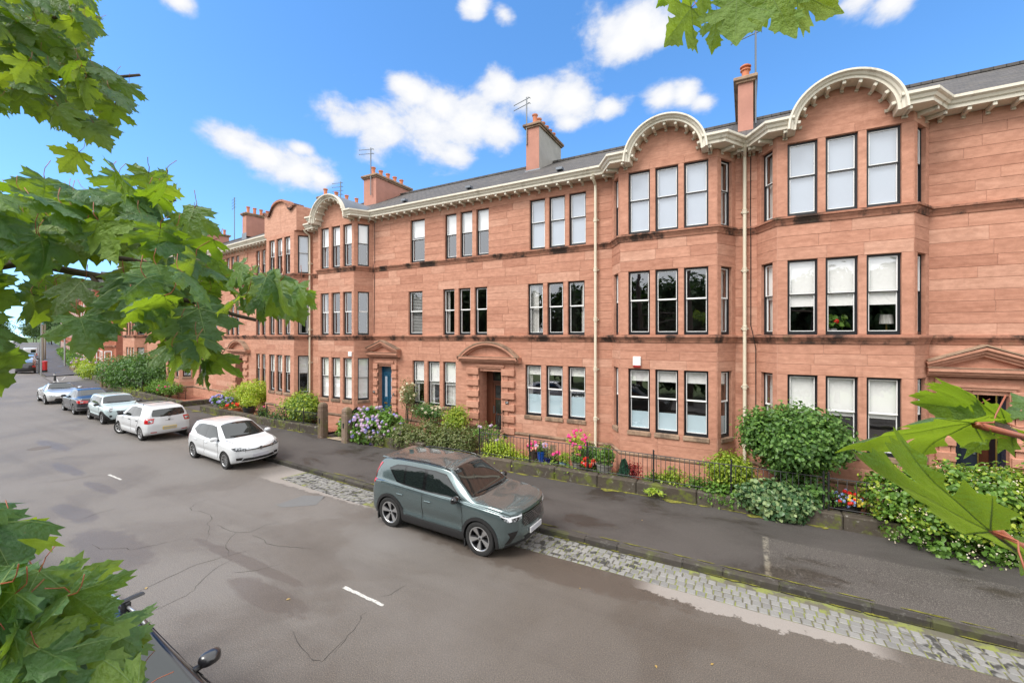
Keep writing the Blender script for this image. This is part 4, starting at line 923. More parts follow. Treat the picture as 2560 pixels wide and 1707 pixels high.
def leaves_obj(name,P,N,T,S,mat,parent,wid=0.55,fold=0.12,kind='stuff'):
    """P points, N leaf normals, T leaf axes, S lengths (arrays)"""
    n=len(P); N=N/np.linalg.norm(N,axis=1,keepdims=True); T=T-N*np.sum(T*N,axis=1,keepdims=True); T=T/np.maximum(1e-6,np.linalg.norm(T,axis=1,keepdims=True)); Bn=np.cross(N,T)
    S=S[:,None]; V=np.empty((n,6,3))
    V[:,0]=P; V[:,1]=P+T*S*.35+Bn*S*wid*.5+N*S*fold; V[:,2]=P+T*S*.72+Bn*S*wid*.36+N*S*fold*.6
    V[:,3]=P+T*S-N*S*fold*.8; V[:,4]=P+T*S*.72-Bn*S*wid*.36+N*S*fold*.6; V[:,5]=P+T*S*.35-Bn*S*wid*.5+N*S*fold
    me=bpy.data.meshes.new(name); me.vertices.add(6*n); me.vertices.foreach_set('co',V.reshape(-1).astype(np.float32))
    base=(np.arange(n)*6)[:,None]; F=np.concatenate([base+np.array([0,1,2,3]),base+np.array([0,3,4,5])],axis=1).reshape(-1).astype(np.int32)
    me.loops.add(8*n); me.loops.foreach_set('vertex_index',F); me.polygons.add(2*n); me.polygons.foreach_set('loop_start',np.arange(2*n,dtype=np.int32)*4)
    me.materials.append(mat); me.update(calc_edges=True); me.validate()
    o=bpy.data.objects.new(name,me); link(o,parent)
    return tag(o,kind=kind)
def blob_points(blobs,n,rng,shell=0.13,clump=0.10,per=9,lump=0.16):
    W=np.array([(b[3]*b[4]+b[4]*b[5]+b[3]*b[5]) for b in blobs]); W=W/W.sum(); nc=max(1,n//per)
    bi=rng.choice(len(blobs),nc,p=W); D=rng.normal(size=(nc,3)); D/=np.linalg.norm(D,axis=1,keepdims=True)
    Bv=np.array(blobs)[bi]; r=1-np.abs(rng.normal(0,shell,nc)); K=rng.normal(size=(4,3))*3.2; ph=rng.uniform(0,6,4)
    r*=1+lump*np.sin(D@K.T+ph).mean(axis=1)*1.6
    C=Bv[:,:3]+D*Bv[:,3:6]*r[:,None]
    C=np.repeat(C,per,axis=0); Dn=np.repeat(D/Bv[:,3:6],per,axis=0); Dn/=np.linalg.norm(Dn,axis=1,keepdims=True)
    C=C+rng.normal(size=C.shape)*clump
    return C,Dn
def foliage(root,blobs,n,size,mat,seed=1,shell=.13,clump=.10,wid=.6,up=.5,rnd=.6,per=9,lump=.16,name='foliage',zmin=None,droop=.3):
    rng=np.random.default_rng(seed); P,D=blob_points(blobs,n,rng,shell,clump,per,lump)
    if zmin is not None: k=P[:,2]>zmin; P,D=P[k],D[k]
    N=D+np.array([0,0,up])+rng.normal(size=P.shape)*rnd; T=D*.6+rng.normal(size=P.shape)*.8-np.array([0,0,droop]); S=size*rng.uniform(.65,1.3,len(P))
    return leaves_obj(name,P,N,T,S,mat,root,wid)
def lumps(c,r,seed,k=6,f=.62):
    """an uneven mass: a main ellipsoid with smaller lobes on it"""
    rr=random.Random(seed); L=[(c[0],c[1],c[2],r[0]*.86,r[1]*.86,r[2]*.86)]
    for i in range(k):
        a=rr.uniform(0,6.28); e=rr.uniform(-.3,.9); q=rr.uniform(.4,.62)
        L.append((c[0]+math.cos(a)*r[0]*.55*math.cos(e),c[1]+math.sin(a)*r[1]*.55*math.cos(e),c[2]+math.sin(e)*r[2]*.55,r[0]*q,r[1]*q,r[2]*q))
    return L
def box_px(x0,x1,y0,y1,Y): 
    a,b=onY(x0,(y0+y1)/2,Y),onY(x1,(y0+y1)/2,Y); t,u=onY((x0+x1)/2,y0,Y),onY((x0+x1)/2,y1,Y)
    return Vector(((a.x+b.x)/2,Y,(t.z+u.z)/2)),(b.x-a.x)/2,(t.z-u.z)/2
def head_mesh(name,mat,r=.09,n=26,seed=1,pl=.05):
    rr=random.Random(seed); g=G()
    for i in range(n):
        z=1-(i+.5)/n*1.3; a=i*2.4; s=math.sqrt(max(0,1-z*z)); d=Vector((s*math.cos(a),s*math.sin(a),z)); p=d*r; t=d.orthogonal().normalized(); t=Matrix.Rotation(rr.uniform(0,6),3,d)@t; b=d.cross(t)
        w=pl*rr.uniform(.7,1.1); g.add([p+t*w,p+b*w,p-t*w,p-b*w],[(0,1,2,3)])
    return g.mesh(name,mat)
HB=head_mesh('flower_head',P_BLUE,.085,26,1); HL=head_mesh('flower_head',P_LILAC,.08,24,2); HP=head_mesh('flower_head',P_PINK,.055,14,3,.045); HR=head_mesh('flower_head',P_RED,.06,14,4,.045); HM=head_mesh('flower_head',P_MIXED,.045,10,5,.04); HW=head_mesh('flower_head',P_WHITE,.05,12,6,.03); HPB=head_mesh('flower_head',P_PALEBLUE,.04,12,7,.025); HYL=head_mesh('flower_head',P_YEL,.045,10,8,.035)
def heads(root,blobs,meshes,n,seed,face=(0.2,-1,.75),sc=(.75,1.25),out=1.02,cone=.15):
    rng=random.Random(seed); f=Vector(face).normalized(); k=0; tries=0
    while k<n and tries<n*30:
        tries+=1; b=rng.choice(blobs); d=Vector((rng.gauss(0,1),rng.gauss(0,1),rng.gauss(0,1))).normalized()
        if d.dot(f)<cone: continue
        p=Vector((b[0]+d.x*b[3]*out,b[1]+d.y*b[4]*out,b[2]+d.z*b[5]*out))
        if any(((p.x-q[0])/q[3])**2+((p.y-q[1])/q[4])**2+((p.z-q[2])/q[5])**2<.93 for q in blobs): continue
        o=inst('flower_head',rng.choice(meshes),root,p,d.to_track_quat('Z','Y').to_euler(),rng.uniform(*sc)); k+=1
def stems(root,base,tips,r=.02,mat=None,name='stem'):
    g=G()
    for t in tips:
        t=Vector(t); b=Vector(base); m=b.lerp(t,.5)+Vector((random.uniform(-.1,.1),random.uniform(-.1,.1),.05)); g.tube([b,m,t],[r,r*.7,r*.35],6)
    g.obj(name,mat or M_STEM,root,smooth=True)
def bush(name,label,box,Y,depth,n,size,mat,seed,cat='shrub',k=6,zbase=.18,group=None,**kw):
    c,rx,rz=box_px(*box,Y); root=empty(name,(c.x,c.y,zbase),0,label,cat,group)
    bl=[(b[0]-c.x,b[1]-c.y,b[2]-zbase,b[3],b[4],b[5]) for b in lumps(c,(rx,depth,rz),seed,k)]
    rr=random.Random(seed); stems(root,(0,0,-.02),[(b[0]*.8,b[1]*.8,max(.1,b[2])) for b in bl],.022)
    foliage(root,bl,n,size,mat,seed,zmin=-.02,**kw)
    return root,bl

# ================================================================ garden ground, walls, railings
GZ=.20
def sheet(name,pts,mat,z): return G().add([(p[0],p[1],z) for p in pts],[tuple(range(len(pts)))]).obj(name,mat,kind='structure',recalc=False)
sheet('gravel_bed',[(-8.2,12.8),(7.5,12.8),(7.5,14.8),(-8.2,14.8)],M_GRAVEL,GZ)
sheet('flower_bed',[(-14.6,12.9),(-11.05,12.9),(-10.95,14.8),(-14.6,14.8)],M_SOIL,GZ+.03)
sheet('lawn',[(-16.6,13.1),(-14.6,13.1),(-14.6,14.8),(-16.6,14.8)],M_GRASS,GZ-.02)
sheet('doorstep_path',[(-16.3,12.6),(-15.2,12.6),(-15.0,13.4),(-15.9,13.4)],plain('worn_flagstone',(0.33,0.26,0.19),.85,var=.3),GZ-.06)
sheet('gravel_bed',[(-28.9,13.75),(-17,13.1),(-16.6,14.8),(-20,14.9),(-29,15.8)],M_GRAVEL,GZ)
sheet('gravel_bed',[(-49,15.95),(-43,15.1),(-31.8,14.0),(-31.8,16.0),(-49,17.8)],M_GRAVEL,GZ)
sheet('flower_bed',[(-63,18.8),(-51,16.2),(-50.5,18.2),(-62,20.5)],M_SOIL,GZ)
def lowwall(x0,x1,label,h=.36,th=.30,ret=None,seed=1,mat=M_GWALL):
    """low garden wall of long stones from x0 to x1 (x0 > x1) on the garden line"""
    rr=random.Random(seed); root=empty('garden_wall',((x0+x1)/2,gwallY((x0+x1)/2),.1),0,label,'garden wall'); x=x0; o=root.location
    while x>x1+.05:
        L=min(rr.uniform(1.1,2.1),x-x1); 
        if x-x1-L<.4: L=x-x1
        xa,xb=x,x-L; ya,yb=gwallY(xa),gwallY(xb); ang=math.atan2(ya-yb,L); ll=math.hypot(L,ya-yb)
        g=G().cbox(-ll/2+.006,ll/2-.006,0,th+rr.uniform(-.01,.02),-.06,h+rr.uniform(-.012,.012),.03); me=g.mesh('wall_stone',mat,30,True)
        inst('wall_stone',me,root,((xa+xb)/2-o.x,(ya+yb)/2-o.y,0),(0,0,ang)); x-=L
    if ret:
        (rx,ry),(sx,sy)=ret; d=Vector((sx-rx,sy-ry,0)); L=d.length; n=max(1,round(L/1.1)); ang=math.atan2(d.y,d.x)
        for i in range(n):
            g=G().cbox(-L/n/2+.006,L/n/2-.006,-.15,.15,-.06,h-.01+rr.uniform(-.01,.01),.03); p=Vector((rx,ry,0))+d*((i+.5)/n)
            inst('wall_stone',g.mesh('wall_stone',mat,30,True),root,(p.x-o.x,p.y-o.y,0),(0,0,ang))
    return root
lowwall(7.5,-8.5,'mossy low stone wall under the long iron railing',.36,.32,((-8.33,12.9),(-8.33,14.5)),3)
lowwall(-10.92,-14.9,'mossy low stone wall round the hydrangea bed',.42,.26,((-10.98,13.0),(-10.78,14.55)),4)
lowwall(-16.95,-29,'pale low stone wall in front of the flower pots',.36,.30,((-28.9,13.5),(-28.4,15.4)),5)
lowwall(-31.8,-48.9,'low stone wall below the big dark shrub',.34,.30,((-31.9,14.0),(-31.5,15.9)),6)
lowwall(-50.9,-63.4,'low stone wall turning into the side street',.45,.30,None,7)
BARM={}
def railing(a,b,h,label,z0,z1=None,sp=.125,posts=2.0,tip=.0,top=True):
    a=Vector((a[0],a[1],z0)); b=Vector((b[0],b[1],z1 if z1 is not None else z0)); root=empty('iron_railing',a.lerp(b,.5),0,label,'railing'); d=b-a; L=d.length; u=d/L; n=int(L/sp); o=root.location
    if h not in BARM: BARM[h]=(G().tube([(0,0,.04),(0,0,h+tip)],.0085,6).mesh('bar',M_IRON,True),G().cbox(-.02,.02,-.02,.02,-.02,h+.09,.004).lathe([(.0,h+.15),(.026,h+.12),(.026,h+.10),(.0,h+.085)],8).mesh('post',M_IRON))
    nb=BARM[h]
    for i in range(1,n): p=a+d*(i/n)-o; inst('bar',nb[0],root,p)
    m=max(1,round(L/posts))
    for i in range(m+1): inst('post',nb[1],root,a+d*(i/m)-o)
    for zz in (.08,h-.01):
        p,q=a-o+Vector((0,0,zz)),b-o+Vector((0,0,zz)); G().tube([p,q],.013,6).obj('rail',M_IRON,root)
    return root
railing((1.65,12.74),(-8.33,12.74),.80,'long black iron railing on wall in front of the flower pots',.46,None,.125,1.95)
railing((-8.33,12.74),(-8.33,14.1),.80,'short black railing up beside the common entry path',.46,.50,.125,1.3)
railing((-8.42,14.1),(-8.42,14.66),.85,'black handrail at the entry steps',.75,.85,.11,.6)
railing((-10.75,13.9),(-10.75,14.6),.55,'short black railing at end of the hydrangea bed',.55,None,.11,.7)
railing((4.6,12.74),(1.75,12.74),.80,'black iron railing beside the blue flower pot',.46,None,.17,2.8)
railing((-17.1,13.08),(-21.6,13.12),.62,'low black railing in front of bushy shrub by the gate pillar',.44,None,.10,1.5)
railing((-40,14.75),(-48,15.75),.7,'dark railing in front of the big dark shrub',.42,None,.14,2)
def gpillar(x,y,h,label,w=.36,mat=M_PILLAR,round_=True):
    r=empty('gate_pillar',(x,y,.1),R(-3),label,'gate pillar'); c=w/2; g=G(); k=.06
    oc=[(-c,-c+k),(-c+k,-c),(c-k,-c),(c,-c+k),(c,c-k),(c-k,c),(-c+k,c),(-c,c-k)]
    L=[(0,1.0),(h*.78,1.0),(h*.80,.94),(h*.90,.97),(h*.96,.80),(h,.42)]
    for z,s in L: g.v+=[(p[0]*s,p[1]*s,z) for p in oc]
    for i in range(len(L)-1): g.f+=[(i*8+q,i*8+(q+1)%8,(i+1)*8+(q+1)%8,(i+1)*8+q) for q in range(8)]
    g.f.append(tuple((len(L)-1)*8+q for q in range(8))); g.m=[0]*len(g.f); g.obj('shaft',mat,r)
    G().cbox(-.03,.05,-c-.012,-c,h*.42,h*.56,.003).obj('latch_plate',M_IRON,r); return r
gpillar(-16.72,12.72,1.58,'brown stone gate pillar with rounded top beside low railing')
gpillar(-15.08,12.66,1.50,'grey brown stone gate pillar beside the hydrangea',.37)
gt=empty('garden_gate',(-15.2,12.85,.15),R(80),'narrow black iron garden gate standing open','gate')
g=G(); ring(g,0,.85,.05,1.15,.03,-.012,.012); g.obj('gate_frame',M_IRON,gt)
for i in range(7): inst('bar',G().tube([(0,0,.06),(0,0,1.12)],.009,6).mesh('bar',M_IRON),gt,(.10+i*.105,0,0))
g=G().prism([(0,1.15),(.85,1.15),(.42,1.38)],-.01,.01); g.obj('gate_crest',M_IRON,gt)
gpillar(-49.4,15.75,1.75,'reddish stone gate pillar with round head near the big dark shrub',.45,M_PILLAR); gpillar(-50.5,15.85,1.75,'reddish stone gate pillar with round head nearer the side street',.45,M_PILLAR)

# ================================================================ plants of the right garden
r,b=bush('lime_shrub','bright lime green shrub behind railing by the entry path',(1205,1290,1098,1168),13.05,.34,2600,.075,L_LIME,31,zbase=GZ)
r,b=bush('lime_shrub','low lime green plant beside the first railing post',(1275,1312,1135,1172),13.05,.28,900,.07,L_LIME,32,zbase=GZ)
r,b=bush('lilac_bush','thin shrub with pale pink flowers at the railing corner',(1190,1265,1062,1110),13.5,.3,700,.07,L_MID,33,shell=.3,zbase=GZ); heads(r,b,[HL],6,3,sc=(.5,.7))
def hosta(px,py,Y,seed,label,n=16,L=.42):
    p=onY(px,py,Y); root=empty('strap_leaf_plant',(p.x,p.y,GZ),0,label,'plant','strap leaved plants by the railing'); rr=random.Random(seed)
    for i in range(n):
        a=rr.uniform(0,6.28); l=L*rr.uniform(.75,1.25); el=rr.uniform(.5,1.25); g=G(); w=.05*rr.uniform(.8,1.3); K=6
        for k in range(K+1):
            s=k/K; rad=l*(s*math.cos(el)+.25*s*s); z=l*(s*math.sin(el)*1.2-.75*s*s*math.sin(el)); ww=w*math.sin(math.pi*min(1,.12+s*.88))*1.0
            c=Vector((math.cos(a)*rad,math.sin(a)*rad,z+.03)); t=Vector((-math.sin(a),math.cos(a),0)); g.v+=[tuple(c+t*ww),tuple(c-Vector((0,0,.02*(1-s)))),tuple(c-t*ww)]
        for k in range(K): g.f+=[(3*k,3*k+1,3*k+4,3*k+3),(3*k+1,3*k+2,3*k+5,3*k+4)]; g.m+=[0,0]
        g.obj('leaf',L_YELLOW if i%3 else L_MID,root,smooth=True,recalc=False)
hosta(1372,1178,12.98,1,'fountain of long arching green leaves left of railing post',20,.50); hosta(1430,1182,12.98,2,'fountain of long arching green leaves right of railing post',22,.52); hosta(1400,1192,12.9,5,'small tuft of arching leaves hanging over wall',12,.34)
def conifer(px,y0,y1,Y,w,label):
    a,b=onY(px,y0,Y),onY(px,y1,Y); root=empty('dwarf_conifer',(a.x,Y,GZ),0,label,'conifer'); h=a.z-GZ; rng=np.random.default_rng(4); n=3200
    z=rng.uniform(.0,1,n)**.9; rad=w*(1-z)**.6*np.minimum(1,(z+.08)*5)*(.55+.5*rng.random(n)**.5); th=rng.uniform(0,6.28,n)
    P=np.stack([rad*np.cos(th),rad*np.sin(th),z*h],1); D=np.stack([np.cos(th),np.sin(th),.3*np.ones(n)],1)
    leaves_obj('foliage',P,D+rng.normal(size=P.shape)*.5,np.stack([.3*np.cos(th),.3*np.sin(th),np.ones(n)],1)+rng.normal(size=P.shape)*.25,rng.uniform(.05,.10,n),L_CONIF,root,.3); G().tube([(0,0,-.02),(0,0,h*.7)],.02,6).obj('trunk',M_STEM,root)
conifer(1560,1152,1212,13.0,.21,'dark blue green dwarf conifer behind railing')
r,b=bush('red_acer','small dark red acer beside dwarf conifer',(1570,1598,1163,1192),13.25,.22,500,.06,L_RED,35,shell=.3,zbase=GZ)
for i,(bx,m,lb) in enumerate([((1612,1668,1195,1222),L_MID,'low blue green ground plant between conifer and railing post'),((1655,1720,1178,1232),L_YELLOW,'pale yellow green leafy plant around the railing post'),((1715,1765,1192,1240),L_MID,'mid green low plant right of the pale leafy plant'),((1310,1352,1158,1180),L_MID,'creeping green plant with tiny pink flowers on gravel edge'),((1470,1500,1185,1200),L_MID,'small green tuft on wall edge near railing post')]):
    bush('border_plant',lb,bx,13.02,.26,900,.075,m,40+i,k=5,zbase=GZ,cat='plant')
g=empty('fern',onY(1640,1228,12.62)-Vector((0,0,.02)),0,'pale fern growing out of the wall joint','fern'); rng=np.random.default_rng(3); n=160; th=rng.uniform(0,6.28,n); rr_=rng.uniform(0,.25,n); P=np.stack([rr_*np.cos(th),rr_*np.sin(th)-.1,.12-1.5*rr_**2-.02*rng.random(n)],1); leaves_obj('fronds',P,np.tile([0,-.3,1.],(n,1))+rng.normal(size=P.shape)*.3,np.stack([np.cos(th),np.sin(th),0*th],1),rng.uniform(.06,.12,n),L_YELLOW,g,.4)
r,b=bush('euonymus_shrub','glossy yellow green shrub left of the round climber',(1772,1872,1132,1235),13.2,.5,4200,.085,L_YELLOW,50,zbase=GZ)
r,b=bush('laurel_shrub','low mid green shrub spilling over the wall',(1765,1850,1210,1258),12.85,.3,1500,.09,L_MID,51,zbase=GZ)
c,rx,rz=box_px(1862,2108,1012,1200,13.35)
r=empty('climber_tree',(c.x,13.35,GZ),0,'big round mass of dark green climber leaves on a trunk','shrub')
bl=[(x-c.x,y-13.35,z-GZ,a,b_,d) for x,y,z,a,b_,d in lumps((c.x,13.35,c.z),(rx,.95,rz),61,8)]+[(.25,-.15,.55,.55,.5,.45)]
foliage(r,bl,15000,.10,L_CLIMB,61,shell=.10,clump=.09,wid=.75,zmin=.1); foliage(r,bl[:7],2600,.075,L_MID,62,shell=.05,clump=.12,name='young_growth'); stems(r,(-.35,.1,-.02),[(-.3,.1,1.1),(-.1,0,1.6),(.3,0,1.5)],.05)
c,rx,rz=box_px(1860,2040,1205,1312,12.62)
r=empty('ivy_mound',(c.x,12.7,.30),0,'variegated ivy spilling over the low wall','ivy')
bl=[(x-c.x,y-12.7,z-.30,a,b_,d) for x,y,z,a,b_,d in lumps((c.x,12.66,c.z),(rx,.36,rz),66,7)]
foliage(r,bl,5200,.105,L_IVY,66,shell=.10,clump=.06,wid=.95,up=.2,rnd=.45,droop=.8)
# right-hand climbing hydrangea hedge
r=empty('hydrangea_hedge',(4.6,13.0,GZ),0,'wide climbing hydrangea hedge with small cream flowers','hedge'); bl=[]
rr=random.Random(8)
for (px,py0,py1,Y,dx,dy) in [(2215,1185,1290,12.95,.42,.5),(2290,1165,1330,12.85,.5,.6),(2380,1160,1370,12.75,.55,.65),(2470,1165,1400,12.7,.6,.7),(2560,1165,1430,12.6,.6,.7),(2660,1170,1470,12.6,.7,.7),(2780,1175,1500,12.6,.8,.7),(2330,1200,1330,13.5,.7,.6),(2480,1180,1330,13.6,.8,.6),(2250,1270,1345,12.5,.35,.35),(2350,1300,1390,12.35,.4,.35),(2450,1330,1425,12.3,.4,.35)]:
    a,b_=onY(px,py0,Y),onY(px,py1,Y); bl.append((a.x-4.6,Y-13.0,(a.z+b_.z)/2-GZ,dx,dy,max(.2,(a.z-b_.z)/2)))
foliage(r,bl,15000,.10,L_MID,71,shell=.10,clump=.08,wid=.8,zmin=-.1); foliage(r,bl,11000,.085,L_YELLOW,72,shell=.04,clump=.10,wid=.7,name='young_growth',zmin=.35); foliage(r,bl,3800,.035,P_WHITE,73,shell=.03,clump=.07,wid=.9,name='flowers',per=7)
stems(r,(0,0,-.02),[(b[0]*.8,b[1],max(.1,b[2])) for b in bl],.02)
# ---- pots
def pot(px,py,Y,rad,h,mat,label,fol=None,n=350,size=.06,fh=.3,hd=None,nh=0,grp='pots on the gravel',prof=None,seed=1,spread=1.25,tall=1.0):
    p=onY(px,py,Y); root=empty('plant_pot',(p.x,p.y,GZ),0,label,'plant pot',grp)
    g=G().lathe([(0,0.0),(rad*.72,0.0),(rad*.88,h*.5),(rad,h*.92),(rad*1.07,h*.92),(rad*1.07,h),(rad*.93,h),(rad*.9,h*.86),(0,h*.86)],18); g.obj('pot',mat,root,smooth=35)
    if fol:
        bl=lumps((0,0,h+fh*.42),(rad*spread,rad*spread,fh*.6*tall),seed,4); foliage(root,bl,n,size,fol,seed,shell=.2,clump=.04)
        if hd: heads(root,bl,hd,nh,seed,sc=(.6,1.0),out=1.0)
    return root
K_WOOD=plain('dark_barrel_wood',(0.05,0.038,0.03),.8,var=.4); K_BLUE=plain('blue_glaze',(0.01,0.07,0.34),.15,coat=.5,var=.15); K_NAVY=plain('navy_glaze',(0.01,0.02,0.12),.2,coat=.4); K_GREY=plain('grey_planter',(0.26,0.25,0.23),.7); K_BLK=plain('black_plastic_pot',(0.02,0.02,0.02),.5); K_TER=M_TERRA; K_LB=plain('pale_blue_glaze',(0.16,0.28,0.42),.3)
pot(1337,1136,13.95,.22,.34,K_WOOD,'dark barrel tub with orange and pink flowers',L_MID,300,.06,.3,[HM,HP],16,seed=81)
pot(1354,1141,13.75,.17,.40,K_BLUE,'bright blue glazed pot with mixed petunias',L_MID,300,.06,.3,[HM,HL],16,seed=82)
pot(1372,1147,13.6,.15,.24,K_NAVY,'navy pot with grey green bush',L_OLIVE,420,.05,.42,seed=83)
pot(1391,1150,13.55,.13,.18,K_BLK,'small dark pot with red flowers beside navy pot',L_MID,260,.05,.32,[HP],7,seed=84)
pot(1410,1157,13.35,.15,.24,K_LB,'pale blue pot with feathery yellow green plant',L_YELLOW,380,.06,.34,seed=85)
pot(1448,1141,14.05,.26,.42,K_WOOD,'dark tub with tall bright pink geranium',L_LIME,700,.07,.75,[HP],26,seed=86,tall=1.25,spread=1.5)
pot(1470,1148,13.95,.20,.36,K_BLK,'black tub with dark green foliage by the drainpipe',L_DARK,700,.07,.45,seed=87,spread=1.5)
pot(1443,1158,13.5,.17,.26,K_GREY,'small grey pot with trailing green plant',L_MID,420,.05,.3,seed=88)
pot(1470,1168,13.35,.17,.20,K_BLK,'low black pot with red and pink geraniums',L_MID,300,.06,.3,[HR,HM],18,seed=89)
pot(1493,1160,13.6,.20,.36,K_WOOD,'dark barrel tub behind red geraniums',L_DARK,360,.07,.35,seed=90)
pot(1511,1172,13.35,.26,.40,K_GREY,'large grey planter with upright green shrub',L_MID,700,.085,.55,seed=91)
pot(1532,1204,13.0,.12,.12,K_TER,'small terracotta pot by railing post',L_MID,90,.05,.14,seed=92)
r=pot(2115,1262,13.25,.30,.32,K_BLK,'black tub with pale blue and red flowers by the round climber',L_MID,420,.06,.34,[HPB,HPB,HPB,HR,HYL],60,seed=93,spread=1.35)

# ================================================================ plants of the left gardens
c,rx,rz=box_px(868,1012,1008,1132,13.35)
r=empty('hydrangea',(c.x,13.35,GZ),0,'big hydrangea with blue and lilac heads beside gate pillar','hydrangea')
bl=[(x-c.x,y-13.35,z-GZ,a,b_,d) for x,y,z,a,b_,d in lumps((c.x,13.35,c.z),(rx,.72,rz),101,7)]
foliage(r,bl,6500,.13,L_MID,101,shell=.10,clump=.07,wid=.75,zmin=.0); heads(r,bl,[HB,HL,HL],120,5,(.45,-1,.9),(.55,.95),1.03,.25); stems(r,(0,0,-.02),[(b[0]*.8,b[1]*.8,b[2]) for b in bl],.015)
c,rx,rz=box_px(930,1160,1056,1142,13.15)
r=empty('low_hedge',(c.x,13.15,GZ),0,'low dusty green hedge with bare stems along the bed','hedge'); rr=random.Random(4); bl=[]
for i in range(9): 
    x=c.x-rx+2*rx*(i+.5)/9; bl.append((x-c.x,rr.uniform(-.12,.25),c.z-GZ+rr.uniform(-.05,.08),rx/9*1.9,.48,rz*rr.uniform(.75,.95)))
bl.append((rx*.86,.9,c.z-GZ,.4,.9,rz*.8))
foliage(r,bl,16000,.085,L_OLIVE,103,shell=.10,clump=.06,zmin=.06)
tw=G(); rr=random.Random(9)
for i in range(16):
    a=Vector((.35+rr.uniform(-.2,.2),-.42,.05)); pts=[a]
    for k in range(4): pts.append(pts[-1]+Vector((rr.uniform(-.12,.12),rr.uniform(-.06,.02),rr.uniform(.02,.10))))
    tw.tube(pts,.008,5)
tw.obj('bare_stems',M_TWIG,r)
r,b=bush('climbing_rose','climbing rose on trellis with cream flowers beside blue door',(1000,1040,935,1040),14.35,.22,1300,.07,L_OLIVE,105,shell=.3,zbase=GZ); heads(r,b,[HW],16,6)
r,b=bush('rose_bush','loose rose bush with cream flowers under the windows',(1030,1115,1005,1062),14.15,.4,2000,.07,L_DARK,106,shell=.25,zbase=GZ); heads(r,b,[HW],16,7)
r,b=bush('lime_shrub','yellow green shrub at the end of low hedge by the entry',(1108,1165,1015,1090),13.9,.4,1900,.08,L_YELLOW,107,zbase=GZ)
r,b=bush('bushy_shrub','bushy yellow green shrub behind low railing',(702,798,980,1068),13.75,.75,4200,.11,L_YELLOW,108,zbase=GZ); foliage(r,b,1500,.10,L_DARK,109,name='inner_foliage')
r,b=bush('trailing_shrub','dark trailing shrub over low railing',(650,720,1022,1064),13.35,.35,1200,.07,L_DARK,110,zbase=GZ)
r,b=bush('golden_shrub','golden yellow bushy shrub against bay corner',(608,664,948,1020),14.6,.8,3000,.10,L_LIME,111,zbase=GZ)
r,b=bush('golden_shrub','low golden shrub beside blue hydrangeas',(560,640,965,1030),14.5,.6,2000,.09,L_YELLOW,116,zbase=GZ)
pot(622,1036,13.75,.30,.50,K_BLK,'black square pot with yellow green bush',L_LIME,600,.09,.5,seed=112,spread=1.5); pot(657,1050,13.55,.24,.44,K_BLK,'dark pot beside low railing end',L_OLIVE,300,.07,.25,[HP],4,seed=113)
pot(566,1028,13.8,.32,.34,K_TER,'terracotta pot with blue hydrangea heads',L_MID,500,.10,.5,[HB],16,seed=114,spread=1.4); pot(586,1032,13.75,.30,.32,K_TER,'terracotta pot with red flowers',L_MID,260,.07,.3,[HR,HYL],18,seed=115); pot(548,1024,13.95,.30,.40,K_GREY,'grey pot with large blue hydrangea',L_MID,500,.10,.55,[HB],18,seed=117,spread=1.5)
r,b=bush('maple_shrub','big dark green spreading maple shrub over the garden wall',(285,420,878,995),15.9,1.9,12000,.17,L_DARK,120,zbase=GZ,k=9,shell=.15,clump=.16)
r,b=bush('rose_bush','garden shrubs with pink flowers under the big maple shrub',(395,452,958,985),14.9,.7,1700,.10,L_MID,121,zbase=GZ); heads(r,b,[HP],6,8)
r,b=bush('garden_shrub','rounded green shrub right of the maple shrub',(380,440,948,990),15.2,.8,1700,.10,L_MID,122,zbase=GZ)
r,b=bush('ground_cover_plant','low green ground cover beside low wall',(320,365,968,985),14.9,.6,1200,.08,L_YELLOW,123,zbase=GZ)
pot(375,984,14.8,.28,.34,K_BLK,'black tub on red gravel beside the ground cover plant',L_MID,260,.09,.4,seed=124,grp='pair of black tubs'); pot(392,987,14.75,.28,.34,K_BLK,'black tub on red gravel nearer the garden bench',L_MID,260,.09,.4,seed=125,grp='pair of black tubs')
bn=empty('garden_bench',onY(445,985,15.0)*1.0,0,'small dark slatted garden bench on red gravel','bench'); bn.location.z=GZ
for i in range(4): G().cbox(-.65,.65,-.2+i*.11,-.11+i*.11,.42,.45,.008).obj('slat',M_DARKWOOD,bn)
for i in range(3): G().cbox(-.65,.65,.22,.25,.52+i*.12,.60+i*.12,.008).obj('slat',M_DARKWOOD,bn)
for s in (-.55,.55): G().tube([(s,-.18,0),(s,-.18,.42)],.02,6).obj('leg',M_IRON,bn); G().tube([(s,.22,0),(s,.25,.9)],.02,6).obj('leg',M_IRON,bn)
r,b=bush('corner_hedge','yellow green hedge at the side street corner',(212,262,905,958),18.3,1.2,3000,.16,L_YELLOW,130,zbase=GZ)
tn=empty('green_canopy',(-48.5,17.4,GZ),R(-6),'pale green garden canopy behind gate pillars','canopy')
G().add([(-1.5,-1.2,2.0),(1.5,-1.2,2.0),(1.5,1.2,2.0),(-1.5,1.2,2.0),(0,0,2.5)],[(0,1,4),(1,2,4),(2,3,4),(3,0,4)]).obj('canopy_top',plain('pale_green_canvas',(0.30,0.48,0.32),.8),tn,recalc=False)
G().box(-1.5,1.5,-1.21,-1.19,1.75,2.0).obj('valance',plain('pale_green_valance',(0.32,0.50,0.34),.8),tn)
for sx in (-1.45,1.45):
    for sy in (-1.15,1.15): G().tube([(sx,sy,0),(sx,sy,2.0)],.025,6).obj('leg',M_WHITEP,tn)

